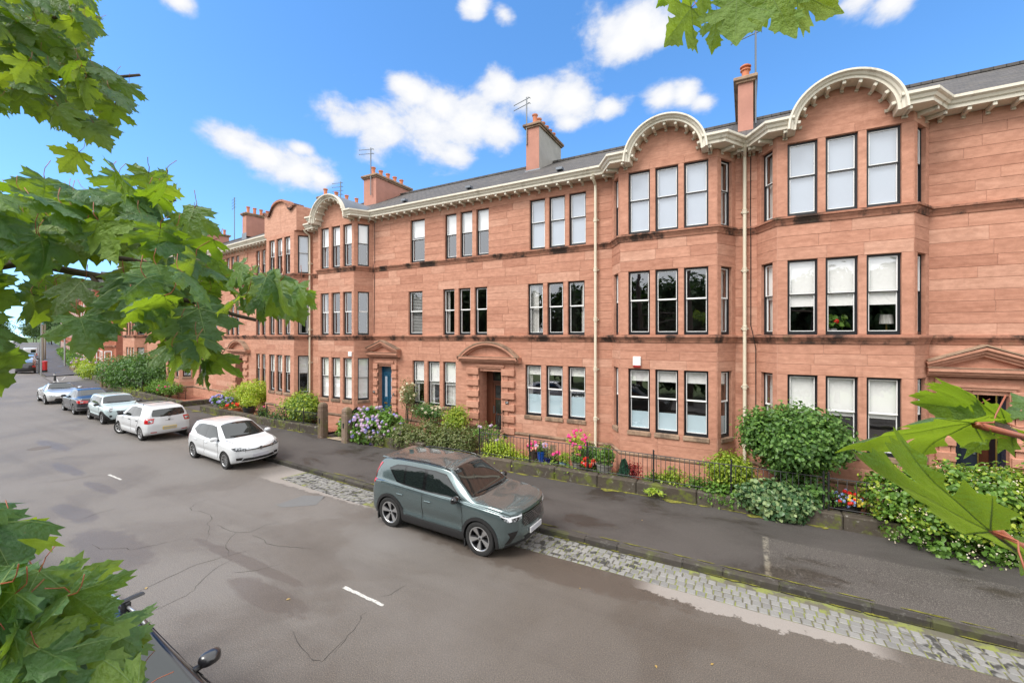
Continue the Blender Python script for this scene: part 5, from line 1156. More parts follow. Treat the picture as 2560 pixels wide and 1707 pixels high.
# ---- things standing behind the first-floor bay windows
r=empty('window_plant',(2.05,14.7+YB+.42,4.72),0,'potted plant with red flowers behind first floor bay window','plant'); G().lathe([(0,0),(.09,0),(.12,.16),(.11,.16),(0,.14)],12).obj('pot',M_WHITEP,r,smooth=40)
bl=[(0,0,.32,.24,.16,.20)]; foliage(r,bl,70,.15,L_MID,401,shell=.3,clump=.05,wid=.8); heads(r,bl,[HR],7,3,(0,-1,.6),(.7,1.0),1.05,.1)
r=empty('table_lamp',(3.22,14.7+YB+.55,4.72),0,'table lamp with pale drum shade behind first floor bay window','lamp'); G().lathe([(.07,0),(.02,.03),(.02,.28)],10).obj('lamp_base',M_BRASS,r); G().lathe([(.15,.28),(.13,.52)],16).obj('lamp_shade',M_CURTAIN,r,recalc=False)
# ================================================================ vehicles
def paint(name,col,metal=0.0,rough=.32,coat=1.0):
    t=NT(name); fl=t.noise(t.objco(),900,1); c=t.mix(t.ramp(fl,.35,.65,0,.35),col,tuple(min(1,x*1.35+.01) for x in col)) if metal else col
    drops=t.noise(t.objco(),70,2,.5); nm=t.bump(t.ramp(drops,.66,.70),.06,.002)
    n=t.pbr(c,rough,metal,None,coat,.5); n.node.inputs['Coat Roughness'].default_value=.03; t.set(n.node.inputs['Coat Normal'],nm); return t.fin(n)
C_GREEN=paint('grey_green_metallic',(0.105,0.142,0.147),.6,.27)
C_WHITE=paint('white_car_paint',(0.60,0.62,0.64)); C_SILVER=paint('silver_car_paint',(0.55,0.56,0.57),.7,.35); C_NAVY=paint('navy_car_paint',(0.010,0.013,0.022),.2)
C_MINT=paint('pale_blue_car_paint',(0.46,0.57,0.59)); C_BLACK=paint('black_car_paint',(0.012,0.012,0.014)); C_RED=paint('red_car_paint',(0.42,0.03,0.03)); C_BLUE=paint('blue_car_paint',(0.03,0.09,0.28),.2); C_GREYC=paint('grey_car_paint',(0.16,0.17,0.18),.5)
C_TRIM=plain('black_plastic_trim',(0.018,0.018,0.019),.55,var=.2); C_GLOSS=plain('gloss_black',(0.008,0.008,0.009),.12,coat=.6,var=0); C_RUB=plain('tyre_rubber',(0.018,0.018,0.018),.85,var=.3,vs=6); C_ALLOY=plain('alloy_metal',(0.55,0.56,0.57),.3,.85,var=.05); C_DALLOY=plain('dark_alloy',(0.05,0.05,0.055),.4,.6,var=.1); C_CHROME=plain('chrome',(0.75,0.76,0.78),.12,1.0,var=0)
C_WELL=plain('wheel_well',(0.008,0.008,0.008),.95,var=0); C_DISC=plain('brake_disc',(0.16,0.15,0.14),.4,.8)
C_GLASS=(lambda t:t.fin(t.pbr((0.010,0.014,0.014),.03,0,None,0,1.0)))(NT('tinted_car_glass'))
C_LAMP=(lambda t:t.fin(t.pbr(t.mix(t.ramp(t.noise(t.objco(),14,2),.4,.6),(0.10,0.11,0.12),(0.62,0.65,0.68)),.08,.2,None,.8,.6)))(NT('headlamp_lens'))
C_DLAMP=(lambda t:t.fin(t.pbr(t.mix(t.ramp(t.noise(t.objco(),18,2),.45,.6),(0.015,0.017,0.02),(0.34,0.36,0.38)),.08,.2,None,.8,.6)))(NT('smoked_headlamp_lens'))
C_TAIL=plain('red_lamp_lens',(0.45,0.012,0.015),.12,coat=.8,var=.25,vs=20); C_DRL=plain('white_lamp_bar',(0.85,0.87,0.9),.15,coat=.5,var=0); C_AMB=plain('amber_lens',(0.7,0.25,0.03),.2,coat=.6,var=0)
C_PLATE=plain('blank_grey_plate',(0.42,0.42,0.46),.5,var=.05); C_PLATEW=plain('white_plate_border',(0.78,0.78,0.78),.4,var=0); C_PLATEY=plain('yellow_plate_border',(0.75,0.50,0.03),.4,var=0); C_PLATEB=plain('blank_beige_plate',(0.40,0.37,0.28),.5,var=.05)
C_CLOTH=plain('black_soft_top',(0.02,0.02,0.021),.9,var=.2,vs=10)
def interp(K,x): return float(np.interp(x,[k[0] for k in K],[k[1] for k in K]))
def smooth_interp(K,xs,it=2):
    d=np.linspace(xs[0],xs[-1],400); y=np.interp(d,[k[0] for k in K],[k[1] for k in K])
    for _ in range(it): y[2:-2]=(y[:-4]+y[1:-3]*2+y[2:-2]*3+y[3:-1]*2+y[4:])/9
    return np.interp(xs,d,y)
def car_body(p,N=84):
    L=p['L']/2; t=np.linspace(-1,1,N); xs=L*(t*.9+.1*np.sign(t)*np.abs(t)**.5) if False else L*np.sin(t*math.pi/2*.93)/math.sin(math.pi/2*.93)
    zt=smooth_interp(p['top'],xs,p.get('sm',6)); zs=smooth_interp(p['belt'],xs,10); wt=smooth_interp(p['wt'],xs,10); ws=smooth_interp(p['ws'],xs,12); zb=smooth_interp(p.get('bot',[(-L,.30),(-L+.25,.22),(L-.35,.20),(L,.27)]),xs,6)
    V=[]; R_=[]
    for i in range(N):
        h=max(.02,zt[i]-zs[i]); w,wT=ws[i],min(wt[i],ws[i]-.05); wl=w+p.get('flare',.025); b=zb[i]; zm=p.get('zm',.62)
        if zm>zs[i]-.1: zm=zs[i]-.1
        gl=min(1,h/.25); kz=min(1,max(.2,(zm-b)/.38)); sc_i=p.get('scal',.02)*max(0,min(1,(p['fx']-.3-xs[i])*4,(xs[i]-p['rx']-.3)*4))
        K=[(0,b),(wl*.55,b),(wl*.90,b+.01),(wl*.975,b+.07*kz),(wl,b+.2*kz),(wl-sc_i,b+.2*kz+(zm-b-.2*kz)*.45),(wl+.004,zm+.02*kz),(w+.012,(zm+zs[i])/2+.04*kz),(w,zs[i]-.05*kz),(w-.018,zs[i]-.004),(w-.055,zs[i]+.012*gl+.004),
           (w*.5+wT*.5+.012*gl-.01,zs[i]+h*.46),(wT+.022,zs[i]+h*.86),(wT-.012,zs[i]+h*.945),(wT-.09,zs[i]+h*.985),(wT*.5,zt[i]+.004),(0,zt[i]+.008)]
        K=np.array(K); P=np.vstack([K[0],K,K[-1]*[-1,1] if False else K[-1]]); out=[]
        for k in range(1,len(P)-2):
            p0,p1,p2,p3=P[k-1],P[k],P[k+1],P[k+2]
            for s in (0,.34,.67): out.append(.5*((2*p1)+(-p0+p2)*s+(2*p0-5*p1+4*p2-p3)*s*s*.9+(-p0+3*p1-3*p2+p3)*s**3*.9))
        out.append(K[-1]); out=np.array(out); out[:,0]=np.maximum(0,out[:,0]); R_.append(out)
    m=len(R_[0]); g=G(); nr=2*m-2
    fx,rx=p['fx'],p['rx']
    def dx(X,y,z,w):
        d=0
        if X>fx: t_=((X-fx)/(L-fx)); d+=t_**2*(interp(p['nose'],z)-p.get('bowf',.16)*(abs(y)/max(.1,w))**2.4)
        if X<rx: t_=((rx-X)/(L+rx)); d+=t_**2*(interp(p['tail'],z)+p.get('bowr',.10)*(abs(y)/max(.1,w))**2.4)
        return d
    for i in range(N):
        o=R_[i]; w=o[:,0].max(); ringp=[(q[0],q[1]) for q in o]+[(-q[0],q[1]) for q in o[-2:0:-1]]
        for y,z in ringp: g.v.append((xs[i]+dx(xs[i],y,z,w),y,z))
    for i in range(N-1):
        for k in range(nr): k2=(k+1)%nr; g.f.append((i*nr+k,(i+1)*nr+k,(i+1)*nr+k2,i*nr+k2))
    # end caps as grids
    for i,sg in ((0,-1),(N-1,1)):
        o=R_[i]; w=o[:,0].max(); X=xs[i]; C=9; rowidx=[]
        for k in range(m):
            row=[i*nr+k]
            if 0<k<m-1:
                for c in range(1,C):
                    y=o[k,0]*(1-2*c/C); row.append(len(g.v)); g.v.append((X+dx(X,y,o[k,1],w),y,o[k,1]))
                row.append(i*nr+(nr-k))
            rowidx.append(row)
        for k in range(m-1):
            a,b=rowidx[k],rowidx[k+1]
            if len(a)==1: a=a*len(b)
            if len(b)==1: b=b*len(a)
            for c in range(len(a)-1):
                f=[a[c],a[c+1],b[c+1],b[c]]; f=[q for j,q in enumerate(f) if q not in f[:j]]
                if len(f)>2: g.f.append(tuple(f))
    g.m=[0]*len(g.f)
    return g
class CarSurf:
    def __init__(s,g):
        me=g.mesh('tmp',[],True,True); me.calc_loop_triangles(); s.v=[v.co.copy() for v in me.vertices]; s.n=[v.normal.copy() for v in me.vertices]; s.t=[tuple(t.vertices) for t in me.loop_triangles]; s.me=me
        s.b=BVHTree.FromPolygons(s.v,s.t)
    def hit(s,o,d):
        h=s.b.ray_cast(o,d)
        if h[0] is None:
            h=s.b.find_nearest(o+d*4.2)
        p,_,i,_=h; a,b,c=(s.v[k] for k in s.t[i]); na,nb,nc=(s.n[k] for k in s.t[i])
        v0,v1,v2=b-a,c-a,p-a; d00,d01,d11,d20,d21=v0.dot(v0),v0.dot(v1),v1.dot(v1),v2.dot(v0),v2.dot(v1); den=d00*d11-d01*d01
        if abs(den)<1e-12: return p,na
        v=(d11*d20-d01*d21)/den; w=(d00*d21-d01*d20)/den; n=(na*(1-v-w)+nb*v+nc*w); return p,n.normalized()
    def patch(s,pts,D,off,mat,name,parent,res=.09,thick=True):
        """outline (3-D points, projected along D onto the body) turned into a panel lying on the skin"""
        D=Vector(D).normalized(); Z=Vector((0,0,1)) if abs(D.z)<.9 else Vector((1,0,0)); U=D.cross(Z).normalized(); W=U.cross(D).normalized()
        P=[(Vector(p).dot(U),Vector(p).dot(W)) for p in pts]; bm=bmesh.new(); vs=[bm.verts.new((a,b,0)) for a,b in P]
        tr=tessellate_polygon([[Vector((a,b,0)) for a,b in P]])
        for t in tr:
            try: bm.faces.new([vs[i] for i in t])
            except ValueError: pass
        for _ in range(6):
            le=[e for e in bm.edges if e.calc_length()>res]
            if not le: break
            bmesh.ops.subdivide_edges(bm,edges=le,cuts=1); bmesh.ops.triangulate(bm,faces=bm.faces[:])
        bm.verts.ensure_lookup_table(); V=[];NN=[]
        for v in bm.verts:
            p,n=s.hit(U*v.co.x+W*v.co.y-D*4,D)
            if n.dot(D)>0: n=-n
            V.append(p+n*off); NN.append(n)
        F=[tuple(q.index for q in f.verts) for f in bm.faces]; bd=[tuple(v.index for v in e.verts) for e in bm.edges if len(e.link_faces)==1]; bm.free()
        nv=len(V); F2=[]
        for f in F:
            a,b,c=(V[i] for i in f[:3]); F2.append(f if (b-a).cross(c-a).dot(NN[f[0]])>0 else f[::-1])
        if thick:
            ix={}
            for a,b in bd:
                for q in (a,b):
                    if q not in ix: ix[q]=len(V); V.append(V[q]-NN[q]*(off+.003)); NN.append(NN[q])
                F2.append((a,b,ix[b],ix[a]))
        me=bpy.data.meshes.new(name); me.from_pydata(V,[],F2); me.materials.append(mat); me.polygons.foreach_set('use_smooth',[True]*len(me.polygons)); me.update()
        me.normals_split_custom_set_from_vertices(NN)
        o=bpy.data.objects.new(name,me); return link(o,parent)
def boolean(me,cutters,solver='EXACT'):
    a=bpy.data.objects.new('a',me); COL.objects.link(a); tmp=[]
    for c in cutters:
        b=bpy.data.objects.new('b',c); COL.objects.link(b); tmp.append(b); m=a.modifiers.new('m','BOOLEAN'); m.operation='DIFFERENCE'; m.object=b; m.solver=solver; m.material_mode='TRANSFER'
    dg=bpy.context.evaluated_depsgraph_get(); out=bpy.data.meshes.new_from_object(a.evaluated_get(dg))
    for o in [a]+tmp: bpy.data.objects.remove(o)
    if solver=='EXACT':
        vol=[]
        for q in (me,out): bm=bmesh.new(); bm.from_mesh(q); vol.append(bm.calc_volume()); bm.free()
        if not vol[0]*.8<vol[1]<vol[0]: return boolean(me,cutters,'FAST')
    return out
WHEELS={}
def wheel_meshes(r,style):
    k=(r,style)
    if k in WHEELS: return WHEELS[k]
    w=.215 if r>.33 else .195; rr=r*(.70 if r>.33 else .66)
    ty=G().lathe([(rr-.01,-w*.42),(rr+.012,-w*.50),(r*.90,-w*.53),(r*.965,-w*.49),(r,-w*.36),(r,-w*.12),(r-.006,-w*.11),(r-.006,-w*.07),(r,-w*.06),(r,w*.36),(r*.96,w*.48),(rr,w*.45)],40,axis='y').mesh('tyre',C_RUB,40,True)
    hub=G().lathe([(rr,-w*.40),(rr-.02,-w*.36),(rr-.03,w*.3)],36,axis='y'); hub.lathe([(0,-.0),(rr*.62,-.0),(rr*.62,.02)],28,1,axis='y'); hub.lathe([(0,.06),(rr*.99,.06)],28,2,axis='y'); hub=hub.mesh('wheel',[C_DALLOY,C_DISC,C_WELL],40,True)
    rim=G().lathe([(rr+.004,-w*.42),(rr+.006,-w*.485),(rr-.012,-w*.49),(rr-.022,-w*.44)],40,0,axis='y')
    n={'five':5,'multi':10,'cap':7,'twin':5}[style]
    for i in range(n):
        a=2*math.pi*i/n; 
        def P(rad,ang,y): return (rad*math.cos(a+ang),y,rad*math.sin(a+ang))
        def spoke(w0,w1,o=0,y0=-w*.30,y1=-w*.46,dp=.03,m=0):
            q=[P(rr*.14,o-w0/(rr*.14)*rr*.14/.05*.05,y0) for _ in ()]
            A=[P(rr*.16,o-.55*w0/.03*.6,y0),P(rr*.16,o+.55*w0/.03*.6,y0),P(rr-.012,o+w1,y1),P(rr-.012,o-w1,y1)]
            B_=[(p[0]*.98,p[1]+dp,p[2]*.98) for p in A]; rim.add(A+B_,[(0,1,2,3),(0,4,5,1),(1,5,6,2),(2,6,7,3),(3,7,4,0)],m)
        if style=='five': spoke(.022,.24,0); spoke(.012,.05,.32,-w*.26,-w*.42,.03,1); spoke(.012,.05,-.32,-w*.26,-w*.42,.03,1)
        elif style=='multi': spoke(.012,.085,.0); spoke(.010,.05,.2,-w*.24,-w*.40,.03,1)
        elif style=='twin': spoke(.014,.07,.14); spoke(.014,.07,-.14)
        else: spoke(.02,.22,0,-w*.40,-w*.46,.02)
    rim.lathe([(0,-w*.36),(rr*.12,-w*.36),(rr*.2,-w*.32),(rr*.22,-w*.2)],20,0,axis='y'); rim.lathe([(0,-w*.365),(rr*.09,-w*.362)],14,1,axis='y')
    rim=rim.mesh('rim',[C_ALLOY,C_DALLOY],35,True); WHEELS[k]=(hub,ty,rim); return WHEELS[k]
def sidep(L,s): return [(x,s*2,z) for x,z in L]
def grow(L,d):
    cx=sum(p[0] for p in L)/len(L); cz=sum(p[1] for p in L)/len(L); out=[]
    for x,z in L:
        v=Vector((x-cx,z-cz)); l=v.length; v=v*(1+d/max(.05,l)); out.append((cx+v.x,cz+v.y))
    return out
def arc_band(cx,cz,r0,r1,a0,a1,n=18):
    o=[(cx+math.cos(a0+(a1-a0)*i/n)*r1,cz+math.sin(a0+(a1-a0)*i/n)*r1) for i in range(n+1)]; q=[(cx+math.cos(a1-(a1-a0)*i/n)*r0,cz+math.sin(a1-(a1-a0)*i/n)*r0) for i in range(n+1)]; return o+q
def car(name,loc,rz,label,p,pm,group='cars parked along the kerb',steer=0.0,roll=0.0):
    root=empty(name,loc,rz,label,'van' if p.get('van') else 'car',group); root.rotation_euler=(roll,0,rz)
    g=car_body(p,p.get('N',84)); S=CarSurf(g); wr=p['wr']; ra=wr+p.get('gap',.045); cut=[]
    for ax in (p['fx'],p['rx']):
        for s in (-1,1):
            c=G().lathe([(0,s*.50),(ra,s*.50),(ra,s*1.4),(0,s*1.4)],36,axis='y',org=(ax,0,wr-.01)).mesh('cut',C_WELL,False,True); cut.append(c)
    S.me.materials.append(pm); me=boolean(S.me,cut)
    if len(me.polygons)<50: me=S.me
    if C_WELL.name not in [m.name for m in me.materials if m]: me.materials.append(C_WELL)
    me.polygons.foreach_set('use_smooth',[True]*len(me.polygons)); me.set_sharp_from_angle(angle=R(50)); body=bpy.data.objects.new('body',me); link(body,root)
    tr=p['W']/2-p.get('inset',.125)
    hub,ty,rim=wheel_meshes(wr,p.get('rim','five'))
    for ax in (p['fx'],p['rx']):
        for s in (-1,1):
            w=inst('wheel',hub,root,(ax,s*tr,wr),(0,0,(0 if s<0 else math.pi)+(steer if ax==p['fx'] else 0))); inst('tyre',ty,w); inst('rim',rim,w,(0,0,0),(0,.3*ax,0))
    for s in (-1,1):
        D=(0,-s,0)
        if 'dlo' in p: S.patch(sidep(p['dlo'],s),D,.003,p.get('dlom',C_GLOSS),'window_trim',body)
        for w in p['side']: S.patch(sidep(w,s),D,.006,C_GLASS,'window',root)
        for dr in p.get('doors',[]):
            d=S.patch(sidep(dr,s),D,.007,pm,'door',root,.055); S.patch(sidep(grow(dr,.010),s),D,.003,C_WELL,'door_gap',d,.055)
            if p.get('handles',1):
                hx=min(q[0] for q in dr)+.17; hz=p.get('hz',.86); P0,n0=S.hit(Vector((hx,s*4,hz)),Vector((0,-s,0)))
                G().cbox(P0.x-.10,P0.x+.10,-.016,.016,P0.z-.014,P0.z+.014,.01).obj('handle',p.get('hm',pm),d).location=(0,P0.y+s*.02,0)
        if p.get('clad'):
            for ax in (p['fx'],p['rx']): S.patch(sidep(arc_band(ax,wr-.01,ra-.004,ra+.065,-.35,math.pi+.35),s),D,.012,C_TRIM,'arch_trim',body,.10)
            a,b=p['rx']+ra+.02,p['fx']-ra-.02; S.patch(sidep([(a,.24),(b,.24),(b+.0,.40),(b-.1,.43),(a+.1,.43),(a,.40)],s),D,.010,C_TRIM,'sill_trim',body)
        mx,mz=p['mir']; P0,n0=S.hit(Vector((mx,s*4,mz)),Vector((0,-s,0)))
        m=G(); mm=[]; 
        for i in range(9):
            a=math.pi*i/8; 
            for k in range(14):
                b=2*math.pi*k/14; sq=lambda v:math.copysign(abs(v)**.7,v); m.v.append((.05+ -math.cos(a)*.10*(1 if math.cos(a)<0 else .45),s*.155+sq(math.sin(a)*math.cos(b))*.115,.06+sq(math.sin(a)*math.sin(b))*.075))
        m.f=[(i*14+k,i*14+(k+1)%14,(i+1)*14+(k+1)%14,(i+1)*14+k) for i in range(8) for k in range(14)]; m.m=[0]*len(m.f); m.box(.0,.07,min(-s*.05,s*.12),max(-s*.05,s*.12),-.01,.02,1)
        mo=m.obj('mirror',[p.get('mm',pm),C_TRIM],root,smooth=True); mo.location=(P0.x,P0.y,P0.z)
        for hl in p.get('hl',[]): S.patch([(x,y*-s*-1 if s>0 else -y,z) for x,y,z in hl],(-.75,-s*.62,0),.006,p.get('hlm',C_LAMP),'headlight',root,.06)
        for hl in p.get('drl',[]): S.patch([(x,y if s>0 else -y,z) for x,y,z in hl],(-.75,-s*.62,0),.010,C_DRL,'lamp_bar',root,.06)
        for tl in p.get('tl',[]): S.patch([(x,y if s>0 else -y,z) for x,y,z in tl],(.78,-s*.62,0),.008,C_TAIL,'tail_light',root,.06)
        for tl in p.get('tlw',[]): S.patch([(x,y if s>0 else -y,z) for x,y,z in tl],(.78,-s*.62,0),.011,C_LAMP,'reversing_light',root,.06)
        for q in p.get('fog',[]): S.patch([(3,y if s>0 else -y,z) for y,z in q],(-1,0,0),.006,C_GLOSS,'fog_recess',root,.06)
        if 'rails' in p:
            pts=[]
            for x in np.linspace(p['rails'][0],p['rails'][1],12):
                P0,n0=S.hit(Vector((x,s*(p['rails'][2]),4)),Vector((0,0,-1))); e=min(1,(abs(x-p['rails'][0])+.02)*6,(abs(x-p['rails'][1])+.02)*6); pts.append(P0+Vector((0,0,.008+.03*e)))
            G().tube(pts,.017,8).obj('roof_rail',p.get('railm',C_GLOSS),root,smooth=True)
    S.patch([(x,y,3) for x,y in p['ws_']],(0,0,-1),.005,C_GLASS,'windscreen',root,.10)
    S.patch([(x,y,3) for x,y in [(p['ws_'][i][0]+(.02 if p['ws_'][i][0]>p['wsm'] else -.015),p['ws_'][i][1]*1.03) for i in range(len(p['ws_']))]],(0,0,-1),.002,C_GLOSS,'windscreen_seal',body,.10)
    if 'rw' in p: S.patch([(-3,y,z) for y,z in p['rw']],(1,0,0),.006,C_GLASS,'rear_window',root,.08)
    if 'rwt' in p: S.patch([(x,y,3) for x,y in p['rwt']],(0,0,-1),.006,C_GLASS,'rear_window',root,.08)
    for q,mt,nm in p.get('front',[]): S.patch([(3,y,z) for y,z in q],(-1,0,0),.007,mt,nm,root,.06)
    for q,mt,nm in p.get('rear',[]): S.patch([(-3,y,z) for y,z in q],(1,0,0),.007,mt,nm,root,.06)
    for q,mt,nm in p.get('topp',[]): S.patch([(x,y,3) for x,y in q],(0,0,-1),.006,mt,nm,root,.10)
    for sx,zc,w_,h_,mb,mc in p.get('plates',[]):
        P0,n0=S.hit(Vector((sx*4,0,zc)),Vector((-sx,0,0))); e=P0.x+sx*.02
        pl=G().box(e-.012,e+.012,-w_/2,w_/2,zc-h_/2,zc+h_/2).obj('number_plate',mb,root); G().box(e+sx*.010,e+sx*.016,-w_/2+.018,w_/2-.018,zc-h_/2+.014,zc+h_/2-.014).obj('plate_face',mc,pl) if sx>0 else G().box(e-.016,e-.010,-w_/2+.018,w_/2-.018,zc-h_/2+.014,zc+h_/2-.014).obj('plate_face',mc,pl)
    # bonnet shut line
    for ln in p.get('lines',[]):
        for s in (-1,1):
            a=[Vector((x,y*s,3)) for x,y in ln]; q=[v+Vector((0,.006,0)) for v in a]+[v-Vector((0,.006,0)) for v in a[::-1]]; S.patch(q,(0,0,-1),.0022,C_WELL,'panel_gap',body,.12,False)
    # wiper
    P0,_=S.hit(Vector((p['ws_'][2][0]-.06,0,4)),Vector((0,0,-1))); P1,_=S.hit(Vector((p['ws_'][2][0]-.10,-.5,4)),Vector((0,0,-1))); P2,_=S.hit(Vector((p['ws_'][2][0]-.08,.45,4)),Vector((0,0,-1)))
    G().tube([P1+Vector((0,0,.02)),P0+Vector((0,0,.02)),P2+Vector((.03,0,.015))],.009,6).obj('wiper',C_TRIM,root)
    if 'extra' in p: p['extra'](root,S)
    bpy.data.meshes.remove(S.me) if S.me.users==0 else None
    return root
def place(rear,front,p,flip=False):
    """root position from the near-side wheel contacts (ground points); the near side is the car's right when it faces +X"""
    a,b=Vector(rear),Vector(front); d=(b-a); d.z=0; ang=math.atan2(d.y,d.x); u=d.normalized(); tr=p['W']/2-p.get('inset',.125)
    side=Vector((-u.y,u.x,0)) if not flip else Vector((u.y,-u.x,0))
    mid=(a+b)/2+side*tr; return mid-u*(p['fx']+p['rx'])/2,ang

SUV=dict(L=4.425,W=1.86,scal=.035,fx=1.345,rx=-1.355,wr=.365,gap=.045,rim='five',clad=1,inset=.12,flare=.02,zm=.70,
 top=[(-2.21,1.10),(-2.13,1.27),(-2.02,1.44),(-1.90,1.555),(-1.78,1.59),(-1.2,1.625),(-.4,1.645),(.15,1.625),(.36,1.585),(1.06,1.125),(1.16,1.10),(1.6,1.08),(1.95,1.045),(2.12,1.01),(2.21,.97)],
 belt=[(-2.21,1.05),(-1.6,1.10),(-.6,1.07),(.4,1.045),(1.05,1.03),(1.6,1.0),(2.0,.965),(2.21,.91)],
 wt=[(-2.21,.66),(-1.8,.60),(-1,.625),(0,.635),(.36,.615),(1.1,.76),(1.6,.78),(2.0,.76),(2.21,.70)],
 ws=[(-2.21,.74),(-2.05,.85),(-1.7,.895),(0,.90),(1.5,.90),(1.9,.875),(2.1,.83),(2.21,.76)],
 nose=[(.2,-.14),(.36,-.04),(.5,0),(.85,0),(.97,-.03),(1.1,-.08)],tail=[(.2,.12),(.4,.0),(.8,.0),(1.1,.05),(1.6,.06)],bowf=.20,bowr=.12,
 side=[[(.76,1.09),(.24,1.475),(-.06,1.505),(-.27,1.507),(-.23,1.09)],[(-.33,1.09),(-.37,1.507),(-.95,1.492),(-.90,1.115)],[(-.955,1.12),(-1.00,1.488),(-1.28,1.462),(-1.46,1.385),(-1.16,1.16)]],
 dlo=[(.84,1.07),(.26,1.50),(-.06,1.53),(-1.0,1.518),(-1.31,1.488),(-1.53,1.39),(-1.18,1.125),(-.95,1.09),(-.2,1.065)],
 doors=[[(.84,1.03),(.90,.80),(.88,.47),(.80,.45),(-.26,.45),(-.27,1.02)],[(-.29,1.02),(-.285,.45),(-.80,.45),(-.90,.56),(-1.0,.72),(-1.10,.85),(-1.16,1.05)]],hz=.885,
 mir=(.70,1.055),mm=C_GLOSS,
 hl=[[(2.2,.50,.93),(2.1,.66,.905),(1.98,.80,.93),(1.80,.86,.985),(1.86,.84,.90),(2.0,.79,.815),(2.15,.62,.80),(2.2,.52,.83)]],hlm=C_DLAMP,
 drl=[[(2.2,.52,.905),(2.0,.78,.905),(1.86,.85,.945),(1.88,.84,.925),(2.0,.78,.88),(2.2,.52,.88)],[(2.06,.74,.875),(2.0,.79,.88),(2.02,.775,.82),(2.07,.73,.82)]],
 tl=[[(-2.2,.70,1.08),(-2.1,.84,1.08),(-1.95,.90,1.08),(-1.97,.90,1.0),(-2.1,.84,.985),(-2.2,.68,1.0)],[(-2.15,.74,1.07),(-2.08,.84,1.07),(-1.90,.72,1.46),(-1.93,.66,1.46)]],
 rw=[(-.56,1.22),(.56,1.22),(.50,1.47),(-.50,1.47)],
 ws_=[(1.03,-.70),(1.10,-.42),(1.125,0),(1.10,.42),(1.03,.70),(.40,.575),(.345,.3),(.335,0),(.345,-.3),(.40,-.575)],wsm=.7,
 front=[([(-.44,.92),(.44,.92),(.47,.74),(.40,.64),(-.40,.64),(-.47,.74)],C_GLOSS,'grille'),([(-.40,.42),(.40,.42),(.30,.33),(-.30,.33)],C_TRIM,'lower_grille'),([(-.80,.335),(.80,.335),(.80,.26),(-.80,.26)],C_TRIM,'bumper_lip')],
 fog=[[(.58,.60),(.80,.60),(.76,.50),(.82,.36),(.72,.36)]],
 plates=[(1,.50,.50,.115,C_PLATEW,C_PLATE)],lines=[[(1.20,.80),(1.6,.79),(1.98,.72),(2.14,.58)]],rails=(-1.55,.32,.60))
def suv_extra(root,S):
    # studs of the grille and the round diagonal badge
    g=G()
    for r in range(7):
        for c in range(19):
            y=-.41+c*.0455+(.023 if r%2 else 0); z=.67+r*.036
            if abs(y)>.42: continue
            P0,n=S.hit(Vector((4,y,z)),Vector((-1,0,0))); g.box(P0.x+.006,P0.x+.014,y-.008,y+.008,z-.005,z+.005)
    g.obj('grille_studs',C_ALLOY,root,kind='stuff')
    P0,_=S.hit(Vector((4,0,.79)),Vector((-1,0,0))); x=P0.x+.02; b=G()
    for i in range(24):
        a,c=2*math.pi*i/24,2*math.pi*(i+1)/24; b.add([(x,math.cos(a)*.052,.79+math.sin(a)*.068),(x,math.cos(c)*.052,.79+math.sin(c)*.068),(x,math.cos(c)*.068,.79+math.sin(c)*.086),(x,math.cos(a)*.068,.79+math.sin(a)*.086)],[(0,1,2,3)])
    b.add([(x,.19,.655),(x,.215,.665),(x,-.19,.925),(x,-.215,.915)],[(0,1,2,3)]); b.obj('badge',C_CHROME,root,recalc=False)
    G().prism([(-1.55,1.62),(-1.42,1.62),(-1.44,1.68),(-1.55,1.665)],-.02,.02).obj('shark_fin_aerial',C_GREEN,root)
    sp=G().cbox(-1.98,-1.74,-.56,.56,1.545,1.585,.018).obj('spoiler',C_GREEN,root)
    for s in (-1,1): G().cbox(.92,.96,min(s*.78,s*.90),max(s*.78,s*.90),.10,.28,.008).obj('mud_flap',C_TRIM,root); G().cbox(-1.80,-1.77,min(s*.78,s*.90),max(s*.78,s*.90),.12,.28,.008).obj('mud_flap',C_TRIM,root)
SUV['extra']=suv_extra
